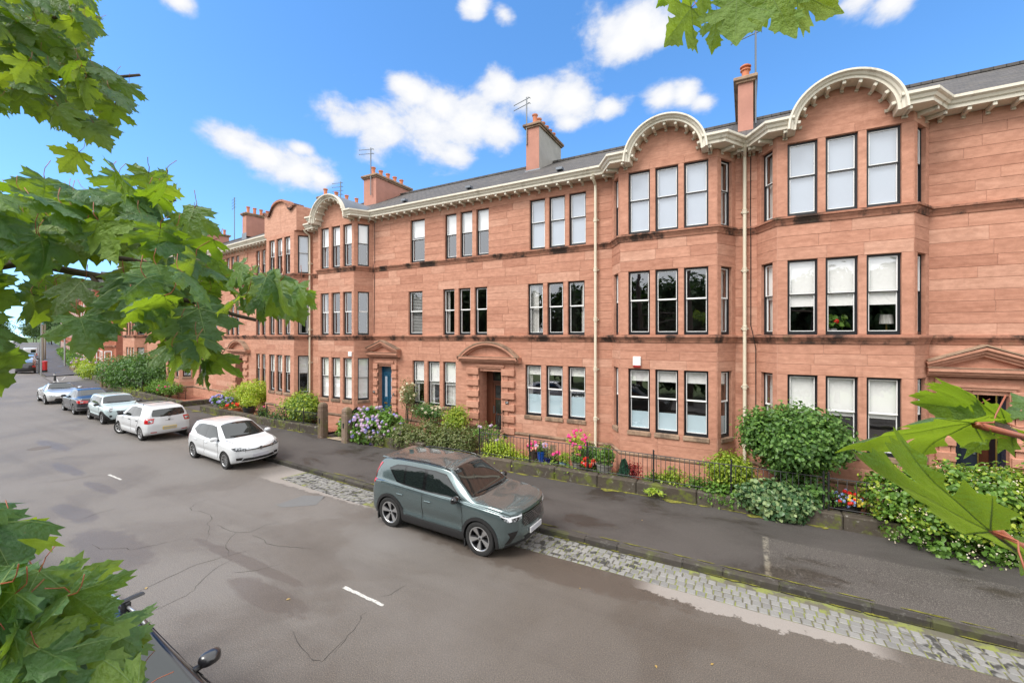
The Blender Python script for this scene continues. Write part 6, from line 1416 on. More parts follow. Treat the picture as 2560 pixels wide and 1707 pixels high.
HATCH=dict(L=4.05,W=1.75,fx=1.235,rx=-1.315,wr=.312,gap=.04,rim='multi',inset=.115,flare=.022,zm=.60,
 top=[(-2.02,.97),(-1.96,1.08),(-1.84,1.24),(-1.70,1.36),(-1.5,1.41),(-.7,1.455),(-.1,1.45),(.24,1.41),(.98,.985),(1.08,.965),(1.55,.92),(1.85,.86),(1.97,.80),(2.02,.74)],
 belt=[(-2.02,.90),(-1.4,.945),(-.4,.915),(.9,.885),(1.4,.85),(1.8,.79),(2.02,.70)],
 wt=[(-2.02,.62),(-1.6,.555),(-.6,.585),(.24,.575),(1.0,.70),(1.5,.70),(1.85,.62),(2.02,.50)],
 ws=[(-2.02,.70),(-1.8,.81),(-1.4,.845),(0,.85),(1.3,.845),(1.75,.80),(1.95,.71),(2.02,.60)],
 nose=[(.2,-.12),(.34,-.03),(.5,0),(.7,-.01),(.85,-.09)],tail=[(.2,.12),(.4,.0),(.7,.0),(1.0,.06),(1.4,.06)],bowf=.20,bowr=.12,
 side=[[(.66,.93),(.15,1.295),(-.16,1.33),(-.30,1.335),(-.27,.94)],[(-.35,.945),(-.37,1.335),(-.95,1.315),(-1.02,1.0)],[(-1.07,1.01),(-1.01,1.31),(-1.22,1.27),(-1.36,1.12)]],
 dlo=[(.74,.915),(.16,1.325),(-.16,1.36),(-.95,1.345),(-1.26,1.29),(-1.43,1.11),(-1.05,.97),(-.3,.92)],
 doors=[[(.74,.90),(.78,.66),(.76,.37),(.70,.33),(-.29,.33),(-.30,.90)],[(-.32,.90),(-.315,.33),(-.84,.33),(-.92,.46),(-1.0,.60),(-1.1,.70),(-1.16,.93)]],hz=.79,
 mir=(.60,.93),
 hl=[[(2.0,.40,.735),(1.9,.55,.745),(1.72,.74,.80),(1.60,.80,.815),(1.66,.78,.73),(1.80,.70,.665),(1.95,.48,.655),(2.0,.40,.67)]],hlm=C_DLAMP,
 tl=[[(-2.0,.60,.93),(-1.88,.76,.94),(-1.70,.82,.92),(-1.74,.81,.76),(-1.88,.74,.74),(-2.0,.58,.77)]],
 rw=[(-.56,1.06),(.56,1.06),(.50,1.30),(-.50,1.30)],
 ws_=[(.93,-.66),(.99,-.40),(1.01,0),(.99,.40),(.93,.66),(.29,.535),(.235,.3),(.225,0),(.235,-.3),(.29,-.535)],wsm=.6,
 front=[([(-.46,.715),(.46,.715),(.44,.665),(-.44,.665)],C_GLOSS,'grille'),([(-.50,.40),(.50,.40),(.56,.31),(-.56,.31)],C_TRIM,'lower_grille'),([(-.62,.275),(.62,.275),(.62,.25),(-.62,.25)],C_CHROME,'bumper_strip')],
 fog=[[(.52,.43),(.72,.43),(.70,.34),(.56,.34)]],plates=[(1,.46,.50,.11,C_PLATE,C_PLATE)],lines=[[(1.05,.72),(1.5,.69),(1.8,.60),(1.92,.46)]])
def vw_badge(root,S):
    P0,_=S.hit(Vector((4,0,.69)),Vector((-1,0,0))); x=P0.x+.018; b=G(); r=.062
    for i in range(24):
        a,c=2*math.pi*i/24,2*math.pi*(i+1)/24; b.add([(x,math.cos(a)*r*.84,.69+math.sin(a)*r*.84),(x,math.cos(c)*r*.84,.69+math.sin(c)*r*.84),(x,math.cos(c)*r,.69+math.sin(c)*r),(x,math.cos(a)*r,.69+math.sin(a)*r)],[(0,1,2,3)])
    def st(p,q,w=.007): 
        p,q=Vector(p),Vector(q); d=(q-p).normalized(); n=Vector((-d.y,d.x))*w; b.add([(x,p.x+n.x,.69+p.y+n.y),(x,q.x+n.x,.69+q.y+n.y),(x,q.x-n.x,.69+q.y-n.y),(x,p.x-n.x,.69+p.y-n.y)],[(0,1,2,3)])
    for s in (-1,1): st((s*.022,.05),(0,.006)); st((s*.048,.02),(s*.022,-.045)); st((s*.022,-.045),(0,-.002))
    b.obj('badge',C_CHROME,root,recalc=False); G().lathe([(0,0),(r*.86,0)],20,axis='x',org=(x-.006,0,.69)).obj('badge_ground',C_GLOSS,root)
    P0,_=S.hit(Vector((4,0,.70)),Vector((-1,0,0)))
    for z in (.712,.668): S.patch([(3,-.46,z+.006),(3,.46,z+.006),(3,.46,z-.006),(3,-.46,z-.006)],(-1,0,0),.012,C_CHROME,'grille_bar',root,.08)
HATCH['extra']=vw_badge
SAND=dict(HATCH); SAND.update(L=4.06,W=1.74,wr=.308,rim='cap',
 top=[(-2.03,.98),(-1.99,1.10),(-1.91,1.28),(-1.80,1.42),(-1.62,1.475),(-.6,1.525),(0,1.515),(.28,1.47),(1.0,1.05),(1.1,1.03),(1.6,.98),(1.9,.90),(2.03,.80)],
 belt=[(-2.03,.95),(-1.4,1.0),(-.4,.97),(.9,.93),(1.4,.90),(1.8,.84),(2.03,.74)],ws=[(-2.03,.76),(-1.9,.83),(-1.5,.85),(0,.855),(1.3,.85),(1.75,.81),(1.95,.72),(2.03,.60)],wt=[(-2.03,.66),(-1.7,.575),(-.6,.60),(.24,.59),(1.0,.72),(1.5,.72),(1.85,.62),(2.03,.50)],bowr=.07,
 side=[[(.70,.985),(.20,1.36),(-.16,1.40),(-.30,1.40),(-.27,.99)],[(-.36,.995),(-.38,1.40),(-.90,1.375),(-1.05,1.25),(-1.10,1.06)]],dlo=[(.74,.975),(.20,1.375),(-.16,1.415),(-.94,1.392),(-1.08,1.25),(-1.13,1.05),(-.3,.98)],
 doors=[[(.76,.96),(.80,.70),(.76,.37),(.70,.33),(-.31,.33),(-.32,.97)],[(-.34,.97),(-.335,.33),(-.84,.33),(-.92,.46),(-1.02,.64),(-1.12,.78),(-1.15,1.0)]],hz=.86,hm=C_TRIM,mm=C_TRIM,mir=(.62,.98),
 tl=[[(-2.0,.58,1.0),(-1.95,.72,1.0),(-1.76,.84,.99),(-1.78,.84,.79),(-1.95,.73,.775),(-2.0,.60,.785)]],tlw=[[(-2.0,.63,.93),(-1.93,.76,.93),(-1.93,.76,.83),(-2.0,.65,.83)]],
 rw=[(-.60,1.07),(-.3,1.045),(.3,1.045),(.60,1.07),(.62,1.16),(.55,1.35),(.3,1.365),(-.3,1.365),(-.55,1.35),(-.62,1.16)],
 rear=[([(.46,.40),(.68,.41),(.68,.375),(.46,.365)],C_TAIL,'reflector'),([(-.46,.40),(-.68,.41),(-.68,.375),(-.46,.365)],C_TAIL,'reflector'),([(-.16,.865),(.16,.865),(.16,.855),(-.16,.855)],C_TRIM,'boot_handle')],
 plates=[(-1,.545,.52,.125,C_PLATEY,C_PLATEB)])
def sand_extra(root,S):
    P0,_=S.hit(Vector((-4,0,.90)),Vector((1,0,0))); G().prism([(-.04,.86),(.0,.845),(.05,.88),(.055,.925),(-.055,.925),(-.02,.90)],P0.x-.014,P0.x-.004,'x').obj('badge',C_CHROME,root)
    for x in (-.95,.0):
        a=[]
        for y in (-.56,-.4,0,.4,.56): P0,_=S.hit(Vector((x,y,4)),Vector((0,0,-1))); a.append(P0)
        top=max(q.z for q in a)+.07; G().tube([(x,-.62,a[0].z+.0),(x,-.60,top),(x,.60,top),(x,.62,a[-1].z)],.016,6).obj('roof_bar',C_TRIM,root)
    for b in ((-1.985,.0),): G().box(-2.03,-2.0,-.05,.05,1.04,1.075).obj('wiper_boss',C_TRIM,root)
SAND['extra']=sand_extra
MINI=dict(HATCH); MINI.update(L=3.72,W=1.68,fx=1.20,rx=-1.27,wr=.305,rim='multi',clad=1,
 top=[(-1.86,.92),(-1.82,1.05),(-1.74,1.22),(-1.62,1.345),(-1.45,1.385),(-.4,1.415),(.16,1.40),(.34,1.365),(.80,1.02),(.90,.985),(1.35,.95),(1.62,.90),(1.78,.83),(1.86,.74)],
 belt=[(-1.86,.88),(-1.2,.92),(0,.90),(.8,.89),(1.3,.87),(1.6,.82),(1.86,.70)],wt=[(-1.86,.60),(-1.5,.575),(-.5,.60),(.34,.595),(.85,.68),(1.3,.66),(1.6,.58),(1.86,.44)],ws=[(-1.86,.66),(-1.65,.77),(-1.2,.81),(0,.81),(1.15,.81),(1.55,.76),(1.75,.66),(1.86,.54)],bowf=.22,
 side=[[(.62,.925),(.30,1.29),(-.30,1.315),(-.28,.93)],[(-.36,.935),(-.38,1.315),(-1.30,1.30),(-1.42,.97)]],dlo=[(.70,.91),(.34,1.32),(-.3,1.345),(-1.35,1.33),(-1.50,.95),(-.3,.915)],
 doors=[[(.70,.895),(.72,.64),(.70,.36),(.64,.32),(-.42,.32),(-.50,.5),(-.48,.90)]],hz=.80,hm=C_CHROME,mm=C_GLOSS,mir=(.56,.93),
 hl=[[(1.62+.02*math.cos(i*.5236),.56+math.cos(i*.5236)*.125,.775+math.sin(i*.5236)*.135) for i in range(12)]],hlm=C_LAMP,tl=[],rw=[(-.52,1.02),(.52,1.02),(.48,1.27),(-.48,1.27)],
 ws_=[(.76,-.66),(.81,-.40),(.83,0),(.81,.40),(.76,.66),(.38,.56),(.335,.3),(.325,0),(.335,-.3),(.38,-.56)],wsm=.6,
 front=[([(-.36,.69),(.36,.69),(.32,.58),(-.32,.58)],C_TRIM,'grille'),([(-.38,.70),(.38,.70),(.38,.685),(-.38,.685)],C_CHROME,'grille_bar'),([(-.30,.42),(.30,.42),(.34,.31),(-.34,.31)],C_TRIM,'lower_grille')],
 fog=[[(.56+math.cos(i*.785)*.06,.42+math.sin(i*.785)*.055) for i in range(8)]],plates=[],extra=lambda r,S:None,lines=[],
 topp=[])
EOS=dict(HATCH); EOS.update(L=4.41,W=1.79,fx=1.32,rx=-1.26,wr=.322,rim='twin',
 top=[(-2.2,.93),(-2.08,.985),(-1.6,1.02),(-1.30,1.06),(-.72,1.36),(-.40,1.42),(.05,1.425),(.28,1.39),(1.0,.99),(1.1,.965),(1.6,.92),(2.0,.83),(2.2,.70)],belt=[(-2.2,.88),(-1.5,.94),(-.4,.915),(.9,.89),(1.5,.85),(1.9,.78),(2.2,.64)],
 wt=[(-2.2,.64),(-1.6,.68),(-1.2,.66),(-.6,.57),(.2,.57),(1.0,.70),(1.6,.70),(2.0,.6),(2.2,.48)],ws=[(-2.2,.70),(-2.0,.82),(-1.5,.865),(0,.87),(1.4,.865),(1.9,.79),(2.1,.7),(2.2,.58)],
 side=[[(.70,.93),(.18,1.30),(-.25,1.325),(-.24,.945)],[(-.30,.945),(-.31,1.325),(-.58,1.28),(-.98,1.0)]],dlo=[(.76,.915),(.19,1.325),(-.25,1.35),(-.60,1.305),(-1.06,.98),(-.3,.925)],
 doors=[[(.80,.90),(.84,.66),(.80,.37),(.74,.33),(-.52,.33),(-.60,.5),(-.58,.92)]],hz=.80,hm=None or C_NAVY,mir=(.64,.93),hl=HATCH['hl'],
 tl=[[(-2.18,.42,.86),(-2.0,.74,.87),(-1.82,.84,.86),(-1.85,.83,.74),(-2.0,.73,.70),(-2.18,.44,.71)]],tlw=[[(-2.1,.60,.82),(-2.0,.70,.82),(-2.0,.70,.74),(-2.1,.60,.74)]],rear=[([(-.9,.46),(.9,.46),(.9,.44),(-.9,.44)],C_CHROME,'bumper_strip')],
 rwt=[(-1.22,-.52),(-.74,-.46),(-.72,0),(-.74,.46),(-1.22,.52),(-1.26,0)],plates=[(-1,.60,.52,.11,C_PLATEY,C_PLATEB)],extra=lambda r,S:None,lines=[]); EOS.pop('rw')
ZCAR=dict(HATCH); ZCAR.update(L=4.25,W=1.83,fx=1.30,rx=-1.25,wr=.33,rim='five',zm=.52,
 top=[(-2.12,.84),(-1.95,.90),(-1.5,.955),(-1.15,.985),(-.66,1.24),(-.35,1.305),(0,1.305),(.12,1.285),(.72,.945),(.82,.92),(1.4,.86),(1.8,.76),(2.02,.66),(2.12,.58)],belt=[(-2.12,.78),(-1.4,.88),(-.4,.845),(.7,.84),(1.3,.81),(1.7,.73),(2.12,.52)],
 wt=[(-2.12,.6),(-1.5,.68),(-1.1,.6),(-.5,.52),(.1,.53),(.8,.70),(1.4,.70),(1.8,.58),(2.12,.45)],ws=[(-2.12,.68),(-1.8,.85),(-1.3,.89),(-.3,.86),(1.2,.885),(1.7,.82),(2.0,.68),(2.12,.55)],
 side=[[(.46,.875),(.04,1.185),(-.28,1.20),(-.50,.90)]],dlo=[(.52,.86),(.05,1.205),(-.30,1.22),(-.56,.885)],doors=[[(.66,.845),(.70,.6),(.66,.36),(.6,.32),(-.55,.32),(-.62,.5),(-.58,.86)]],hz=.74,hm=C_CHROME,mir=(.44,.87),
 hl=[[(1.95,.50,.60),(1.75,.70,.68),(1.55,.80,.76),(1.62,.78,.64),(1.80,.68,.57)]],hlm=C_LAMP,tl=[],ws_=[(.66,-.66),(.73,-.40),(.75,0),(.73,.40),(.66,.66),(.19,.50),(.135,.3),(.125,0),(.135,-.3),(.19,-.50)],wsm=.4,
 topp=[([(.10,-.54),(.12,0),(.10,.54),(-.5,.56),(-1.05,.66),(-1.1,0),(-1.05,-.66),(-.5,-.56)],C_CLOTH,'soft_top')],front=[([(-.46,.42),(.46,.42),(.52,.27),(-.52,.27)],C_GLOSS,'grille')],fog=[],plates=[(1,.47,.5,.1,C_PLATEW,C_PLATE)],extra=lambda r,S:None,lines=[]); ZCAR.pop('rw')
ESTATE=dict(SUV); ESTATE.update(clad=0,rim='multi',rails=(-1.65,.30,.58),railm=C_ALLOY,mm=C_BLACK,plates=[],drl=[])
def rack(root,S):
    for x in (-.95,-.15):
        a=[S.hit(Vector((x,s*.58,4)),Vector((0,0,-1)))[0] for s in (-1,1)]; z=max(q.z for q in a)+.10
        b=G(); b.prism([(x-.045,z),(x-.02,z-.018),(x+.03,z-.014),(x+.05,z),(x+.02,z+.014)],-.74,.74); bo=b.obj('roof_bar',C_TRIM,root)
        for s in (-1,1): G().cbox(x-.06,x+.06,s*.58-.03,s*.58+.03,z-.11,z-.012,.012).obj('bar_foot',C_TRIM,bo)
ESTATE['extra']=rack
VAN=dict(HATCH); VAN.update(L=5.4,W=2.0,fx=1.75,rx=-1.65,wr=.34,van=1,top=[(-2.7,2.0),(-2.66,2.25),(-2.4,2.32),(1.0,2.32),(1.25,2.25),(1.95,1.35),(2.05,1.3),(2.5,1.12),(2.7,.9)],belt=[(-2.7,1.3),(1.9,1.2),(2.4,1.0),(2.7,.8)],wt=[(-2.7,.85),(1.0,.85),(1.9,.85),(2.7,.6)],ws=[(-2.7,.93),(1.9,.96),(2.5,.85),(2.7,.7)],
 side=[[(1.85,1.3),(1.35,2.0),(.7,2.02),(.7,1.3)]],doors=[],mir=(1.7,1.4),hl=[[(2.6,.6,.95),(2.3,.85,1.05),(2.35,.85,.85),(2.6,.6,.8)]],tl=[[(-2.7,.85,1.3),(-2.6,.93,1.3),(-2.6,.93,.9),(-2.7,.85,.9)]],rw=[(-.7,1.4),(-.05,1.4),(-.05,1.95),(-.7,1.95)],ws_=[(1.93,-.8),(1.98,-.4),(2.0,0),(1.98,.4),(1.93,.8),(1.35,.74),(1.3,.3),(1.29,0),(1.3,-.3),(1.35,-.74)],wsm=1.6,front=[],fog=[],plates=[],extra=lambda r,S:None,lines=[]); VAN.pop('dlo')
# ---- the parked row
l,a=place(gnd(982,1311),gnd(1205,1383),SUV); car('parked_car',l,a,'grey green SUV with dark roof rails and studded grille',SUV,C_GREEN,roll=R(.9))
l,a=place(gnd(490,1143),gnd(567,1170),HATCH); car('parked_car',l,a,'white hatchback with round chrome badge facing the grey green SUV',HATCH,C_WHITE,roll=R(.8))
l,a=place(gnd(356,1100),gnd(303.5,1083),SAND,True); car('parked_car',l,a,'white hatchback seen from behind with roof bars and turned front wheel',SAND,C_WHITE,steer=R(26))
l,a=place(gnd(228.8,1047.5),gnd(258,1058.8),MINI); car('parked_car',l,a,'pale blue small three door car with round headlights',MINI,C_MINT)
l,a=place(gnd(188,1035.6),gnd(163.3,1025.4),EOS,True); car('parked_car',l,a,'navy coupe with wide red tail lights',EOS,C_NAVY)
l,a=place(gnd(99.6,1002),gnd(115.7,1010),ZCAR); car('parked_car',l,a,'silver sports car with black soft top',ZCAR,C_SILVER)
# ---- on the camera's side
car('parked_car',(-6.05,1.56,-.04),R(0.5),'black car with roof rails and two black roof bars',ESTATE,C_BLACK,'cars on the near kerb')
car('parked_car',(-11.85,1.55,-.04),0,'white car parked behind the black car with roof bars',HATCH,C_WHITE,'cars on the near kerb')
# ---- far down the street
FARC=[('black hatchback parked beyond the side street by the red pillar box',HATCH,C_BLACK,-79.5,1),('dark grey car parked beyond the black hatchback',HATCH,C_GREYC,-85.5,1),('silver car parked beyond the dark grey car',HATCH,C_SILVER,-91.5,1),('pale silver car, second beyond the dark grey car',SAND,C_SILVER,-98,0),('dark blue car parked in front of the white van',HATCH,C_BLUE,-105,1),('navy car beside the white van',SAND,C_NAVY,-112,0),('white van parked far down the street',VAN,C_WHITE,-121,1)]
for lb,p,m,x,fl in FARC:
    q=dict(p); q['N']=48; q['extra']=lambda r,S:None; q['doors']=[]
    y=kerbY(x)-1.05; an=math.atan2(kerbY(x-3)-kerbY(x+3),-6)
    car('parked_car',(x,y,0),an if fl else an+math.pi,lb,q,m)
q=dict(HATCH); q.update(N=48,extra=lambda r,S:None,doors=[])
an=math.atan2(kerbY(-141)-kerbY(-135),-6); car('parked_car',(-132,kerbY(-132)-3.4,0),an,'red car standing in the far carriageway',q,C_RED)
for i,(x,m) in enumerate([(-226,C_GREYC),(-235,C_NAVY),(-244,C_SILVER),(-253,C_WHITE),(-262,C_RED)]):
    q=dict(SAND if i%2 else HATCH); q.update(N=40,extra=lambda r,S:None,doors=[],drl=[]); an=math.atan2(kerbY(x-3)-kerbY(x+3),-6)
    car('parked_car',(x,kerbY(x)-7.9,0),an,['dark grey','navy','silver','white','red'][i]+' car parked on the far opposite kerb under the trees',q,m)
q=dict(VAN); q['N']=40; an=math.atan2(kerbY(-275)-kerbY(-269),-6); car('parked_car',(-272,kerbY(-272)-7.6,0),an,'white van parked on the far opposite kerb under the trees',q,C_WHITE)
# ================================================================ far end of the street
def box_tree(name,loc,h,r,label,mat,n,size,seed,group,trunk=.22,crown0=.28):
    root=empty(name,loc,0,label,'tree',group); rr=random.Random(seed)
    g=G().tube([(0,0,-.3),(.05*h*.1,0,h*.3),(0,.1,h*.55),(.1,0,h*.85)],[trunk,trunk*.75,trunk*.45,.04],9)
    bl=[]
    for i in range(9):
        z=h*(crown0+(1-crown0)*rr.uniform(.12,.86)); k=math.sin(math.pi*min(1,max(.08,(z/h-crown0)/(1-crown0)*.82+.16))); a=rr.uniform(0,6.28); d=r*k*rr.uniform(.3,.6); q=r*rr.uniform(.42,.62)
        bl.append((math.cos(a)*d,math.sin(a)*d,z,q,q,q*.8)); g.tube([(0,0,h*.3+.2*i*h*.05),(math.cos(a)*d*.5,math.sin(a)*d*.5,z*.8),(math.cos(a)*d,math.sin(a)*d,z)],[trunk*.4,trunk*.25,.03],6)
    g.obj('trunk',M_STEM,root,smooth=True)
    foliage(root,bl,n,size,mat,seed,shell=.16,clump=r*.10,name='crown',lump=.25); return root
TK=['tall','broad','slender','rounded','spreading','bushy','leaning','dense','full','loose','narrow','ragged']
rt=random.Random(77)
for i in range(16):      # the wood across the far road bend
    x=-285-i*11; y=float(np.interp(-x,[200,420,600],[47,99,141]))-(15+rt.uniform(0,10) if i<11 else rt.uniform(-22,10))
    box_tree('roadside_tree',(x,y,-.1),rt.uniform(9.5,13.5),rt.uniform(5,7),'pale green roadside tree in the far wood along the left kerb',L_TREE,2200,.75,200+i,'far roadside wood')
for i,(x,dy,h,r) in enumerate([(-232,9,13,6),(-250,6,15,7),(-275,8,14,7),(-300,4,15,8),(-330,2,15,9)]):
    box_tree('dark_tree',(x,kerbY(x)+dy,-.1),h,r,'tall dark tree past the end of the far tenements',L_TREED,2600,.6,230+i,'dark trees closing the street')
# ---- far tenements with canted bays
M_FGLASS=(lambda t:t.fin(t.pbr(t.mix(t.rnd(),(0.03,0.035,0.04),(0.30,0.32,0.34)),.12,0,None,0,.7)))(NT('far_window_glass'))
def fwin(w,h):
    g=G(); ring(g,-w/2,w/2,0,h,.08,-.03,.06); g.box(-w/2,w/2,-.03,.05,h*.5-.03,h*.5+.03); g.add([(-w/2,.03,0),(w/2,.03,0),(w/2,.03,h),(-w/2,.03,h)],[(0,1,2,3)],1); return g.mesh('window',[M_WHITEP,M_FGLASS])
FW=fwin(.95,1.9); FWS=fwin(.75,1.9)
def tenement(x,label,W=11.0,seed=1):
    y=kerbY(x)+5.6; an=math.atan2(kerbY(x-W/2)-kerbY(x+W/2),-W); root=empty('tenement',(x,y,0),an+math.pi,label,'building','far tenements'); rr=random.Random(seed)
    h=10.4; plan=[(-W/2,0),(-4.3,0),(-3.6,-.9),(-1.9,-.9),(-1.2,0),(1.2,0),(1.9,-.9),(3.6,-.9),(4.3,0),(W/2,0)]
    g=G()
    for a,b in zip(plan,plan[1:]): g.add([(a[0],a[1],-.3),(b[0],b[1],-.3),(b[0],b[1],h),(a[0],a[1],h)],[(0,1,2,3)])
    for sx in (-W/2,W/2): g.add([(sx,0,-.3),(sx,9,-.3),(sx,9,h),(sx,0,h)],[(0,1,2,3)])
    g.obj('wall',M_FARSTONE,root,recalc=False)
    for z in (3.3,6.6,h-.05): G().sweep([(0,z),(.14,z),(.14,z+.22),(0,z+.25)],plan).obj('string_course',M_BAND,root)
    G().add([(-W/2,-.1,h+.2),(W/2,-.1,h+.2),(W/2,1.6,h+2.0),(-W/2,1.6,h+2.0),(W/2,7.5,h+2.4),(-W/2,7.5,h+2.4)],[(0,1,2,3),(3,2,4,5)]).obj('roof',M_SLATE,root,recalc=False)
    for sx in (-2.75,2.75):
        G().prism([(sx-1.3,h+.1),(sx+1.3,h+.1),(sx+.0,h+2.0)],-.95,1.5).obj('bay_roof',M_SLATE,root)
    for f in (0,1,2):
        z=.9+f*3.3
        for sx in (-2.75,2.75):
            inst('window',FW,root,(sx-.45,-.91,z),(0,0,0)); inst('window',FWS,root,(sx+.45,-.91,z),(0,0,0))
            for s in (-1,1): inst('window',FWS,root,(sx+s*1.2,-.47,z),(0,0,s*.91))
        for x_ in (0,): inst('window',FWS,root,(x_,-.02,z))
    for sx in (-W/2+.3,W/2-.5):
        c=G().box(sx-.35,sx+.35,2.6,4.6,h+1.0,h+4.0); c=c.obj('chimney',M_REDREND,root)
        for k in range(5): G().lathe([(.13,0),(.11,.5)],8,org=(sx,2.8+k*.4,h+4.0)).obj('chimney_pot',M_TERRA,c)
    return root
for i in range(11):
    tenement(-71-i*11.4,['darker red tenement nearest the side street with canted bays','second tenement past the side street','third tenement past the side street','fourth tenement past the side street','fifth tenement past the side street','sixth tenement past the side street','seventh tenement past the side street','eighth tenement past the side street','ninth tenement past the side street','tenth tenement past the side street','last tenement before the dark trees'][i],seed=i)
# ---- hedges and low wall in front of them
for i in range(6):
    x=-74-i*15; an=math.atan2(kerbY(x-5)-kerbY(x+5),-10); r=empty('front_hedge',(x,kerbY(x)+4.0,.1),an+math.pi,['yellow green hydrangea hedge at the far street corner','dark front garden hedge beyond the corner hydrangeas','third front hedge along the far tenements','fourth front hedge along the far tenements','fifth front hedge along the far tenements','last front hedge along the far tenements'][i],'hedge','front hedges'); bl=[(-6+k*2.4,random.uniform(-.2,.2),.7,1.6,.8,.75+.2*(k%2)) for k in range(6)]
    foliage(r,bl,2200,.22,L_YELLOW if i==0 else (L_DARK if i%2 else L_MID),260+i,name='foliage')
    if i==0: heads(r,bl,[HL],20,4,sc=(1.6,2.2))
for i in range(2):
    x=-71.5-i*6; an=math.atan2(kerbY(x-3)-kerbY(x+3),-6); g=empty('corner_wall',(x,kerbY(x)+3.0,.1),an+math.pi,['low brown wall at the corner past the side street','low brown wall continuing from the far corner'][i],'garden wall'); 
    for k in range(3): inst('wall_stone',G().cbox(-.95,.95,0,.3,-.05,.42,.02).mesh('wall_stone',M_PILLAR),g,(-2+k*1.95,0,0))
# ---- street furniture
pb=empty('pillar_box',(*gnd(112,929,.09)[:2],.08),0,'red cylindrical pillar box on the far pavement','pillar box')
M_PBRED=plain('post_red',(0.50,0.02,0.025),.35,coat=.4,var=.08)
G().lathe([(.24,0),(.24,.22),(.0,.22)],20).obj('plinth',M_IRON,pb,smooth=40); G().lathe([(.225,.22),(.225,1.22),(.26,1.24),(.26,1.30),(.2,1.36),(0,1.38)],20).obj('body',M_PBRED,pb,smooth=40); G().box(-.12,.12,-.235,-.215,1.05,1.09).obj('letter_slot',M_IRON,pb)
bo=empty('bollard',(*gnd(137,959,.06)[:2],.05),0,'black bollard with white bands at the side street corner','bollard'); G().lathe([(.085,0),(.08,.95),(.05,1.0),(0,1.01)],14).obj('post',M_IRON,bo,smooth=40)
for z in (.16,.84): G().lathe([(.083,z),(.086,z+.01),(.086,z+.08),(.083,z+.09)],14).obj('band',M_WHITEP,bo)
M_POLE=plain('pole_timber',(0.24,0.20,0.15),.9,var=.2); M_GREYP=plain('galvanised_post',(0.32,0.33,0.33),.5,.3)
def pole(px,py,ptop,label,wood=True,arm=False,r=.11):
    p=gnd(px,py,.08); d=ray(px,py); depth=(-SP*p.x+CP*p.y); h=(py-ptop)/F_PX*depth
    o=empty('street_pole',(p.x,p.y,.06),0,label,'pole'); G().tube([(0,0,0),(0,0,h)],[r,r*.75],10).obj('shaft',M_POLE if wood else M_GREYP,o,smooth=40)
    if arm: G().tube([(0,0,h),(.3,-.3,h+.15),(.9,-.9,h+.2)],.04,6).obj('arm',M_GREYP,o); G().cbox(.75,1.25,-1.1,-.85,h+.15,h+.24,.03).obj('lantern',M_GREYP,o)
pole(103,937,800,'slim grey sign post beside the far kerb',False,False,.06); pole(107,905,812,'timber pole behind the pillar box',True,False,.14); pole(113,897,810,'timber pole on pavement past the pillar box',True,False,.12); pole(162,915,740,'tall grey lamp post by the hydrangea hedge',False,False,.11)
pole(22,868,826,'pale lamp post at the far left kerb, nearer one',False,True,.09); pole(48,866,830,'pale lamp post at the far left kerb, farther one',False,True,.09)
# ---- trees across the road, behind the photographer (they show in the window reflections)
for i in range(12):
    x=-38+i*4.4; box_tree('park_tree',(x,-9.5-rt.uniform(0,3),0),rt.uniform(9.2,11.2),rt.uniform(3.2,3.9),TK[i]+' park tree in the row facing the terraces',L_TREED,7000,.55,300+i,'park trees facing the terraces',.2,.05)
# ================================================================ sycamore branches round the camera
def syc_mat():
    t=NT('sycamore_leaf'); r=t.n('ShaderNodeObjectInfo').outputs['Random']; bf=t.n('ShaderNodeNewGeometry').outputs['Backfacing']
    co=t.objco(); vein=t.noise(t.map(co,(7,7,1)),1.0,4,.6)
    top=t.cramp(r,[(0,(0.045,0.108,0.040)),(.45,(0.066,0.148,0.055)),(.85,(0.09,0.18,0.055)),(1,(0.18,0.28,0.045))]); bot=t.cramp(r,[(0,(0.15,0.25,0.05)),(1,(0.25,0.36,0.06))])
    c=t.mix(bf,top,bot); c=t.mix(t.ramp(vein,.3,.7,0,.6),c,t.mix(1.0,c,(.62,.68,.62),'MULTIPLY')); ye=t.noise(t.map(co,(1.6,1.6,1)),1.3,3,.6); c=t.mix(t.ramp(ye,.55,.75,0,.4),c,t.mix(1.0,c,(1.7,1.35,.8),'MULTIPLY'))
    sp=t.noise(co,26,2,.5); c=t.mix(t.ramp(sp,.73,.76,0,.7),c,(0.10,0.06,0.02))
    pb=t.pbr(c,t.math('MULTIPLY_ADD',bf,.25,.40),0,t.bump(vein,.5,.02),0,.45); tr=t.n('ShaderNodeBsdfTranslucent'); t.set(tr.inputs[0],t.mix(r,(0.34,0.55,0.02),(0.58,0.76,0.04)))
    mx=t.n('ShaderNodeMixShader'); mx.inputs[0].default_value=.34; t.set(mx.inputs[1],pb); t.set(mx.inputs[2],tr.outputs[0]); return t.fin(mx.outputs[0])
M_SYC=syc_mat(); M_VEIN=leaf_mat('leaf_vein',(0.17,0.26,0.08),(0.20,0.29,0.09),(0.23,0.31,0.10),.5,.3); M_PET=plain('red_leaf_stalk',(0.30,0.085,0.04),.45,var=.2); M_BARK=plain('sycamore_twig_bark',(0.085,0.06,0.045),.8,var=.3,bump=.5)
HALF=[(0.05,-.02),(.12,-.09),(.24,-.10),(.33,-.15),(.38,-.06),(.50,-.07),(.43,.03),(.50,.09),(.38,.12),(.29,.17),(.42,.21),(.50,.19),(.56,.28),(.66,.27),(.66,.35),(.80,.45),(.66,.445),(.66,.53),(.55,.49),(.50,.57),(.38,.50),(.21,.42),(.27,.55),(.37,.62),(.29,.67),(.31,.77),(.20,.77),(.15,.86),(.11,.87)]
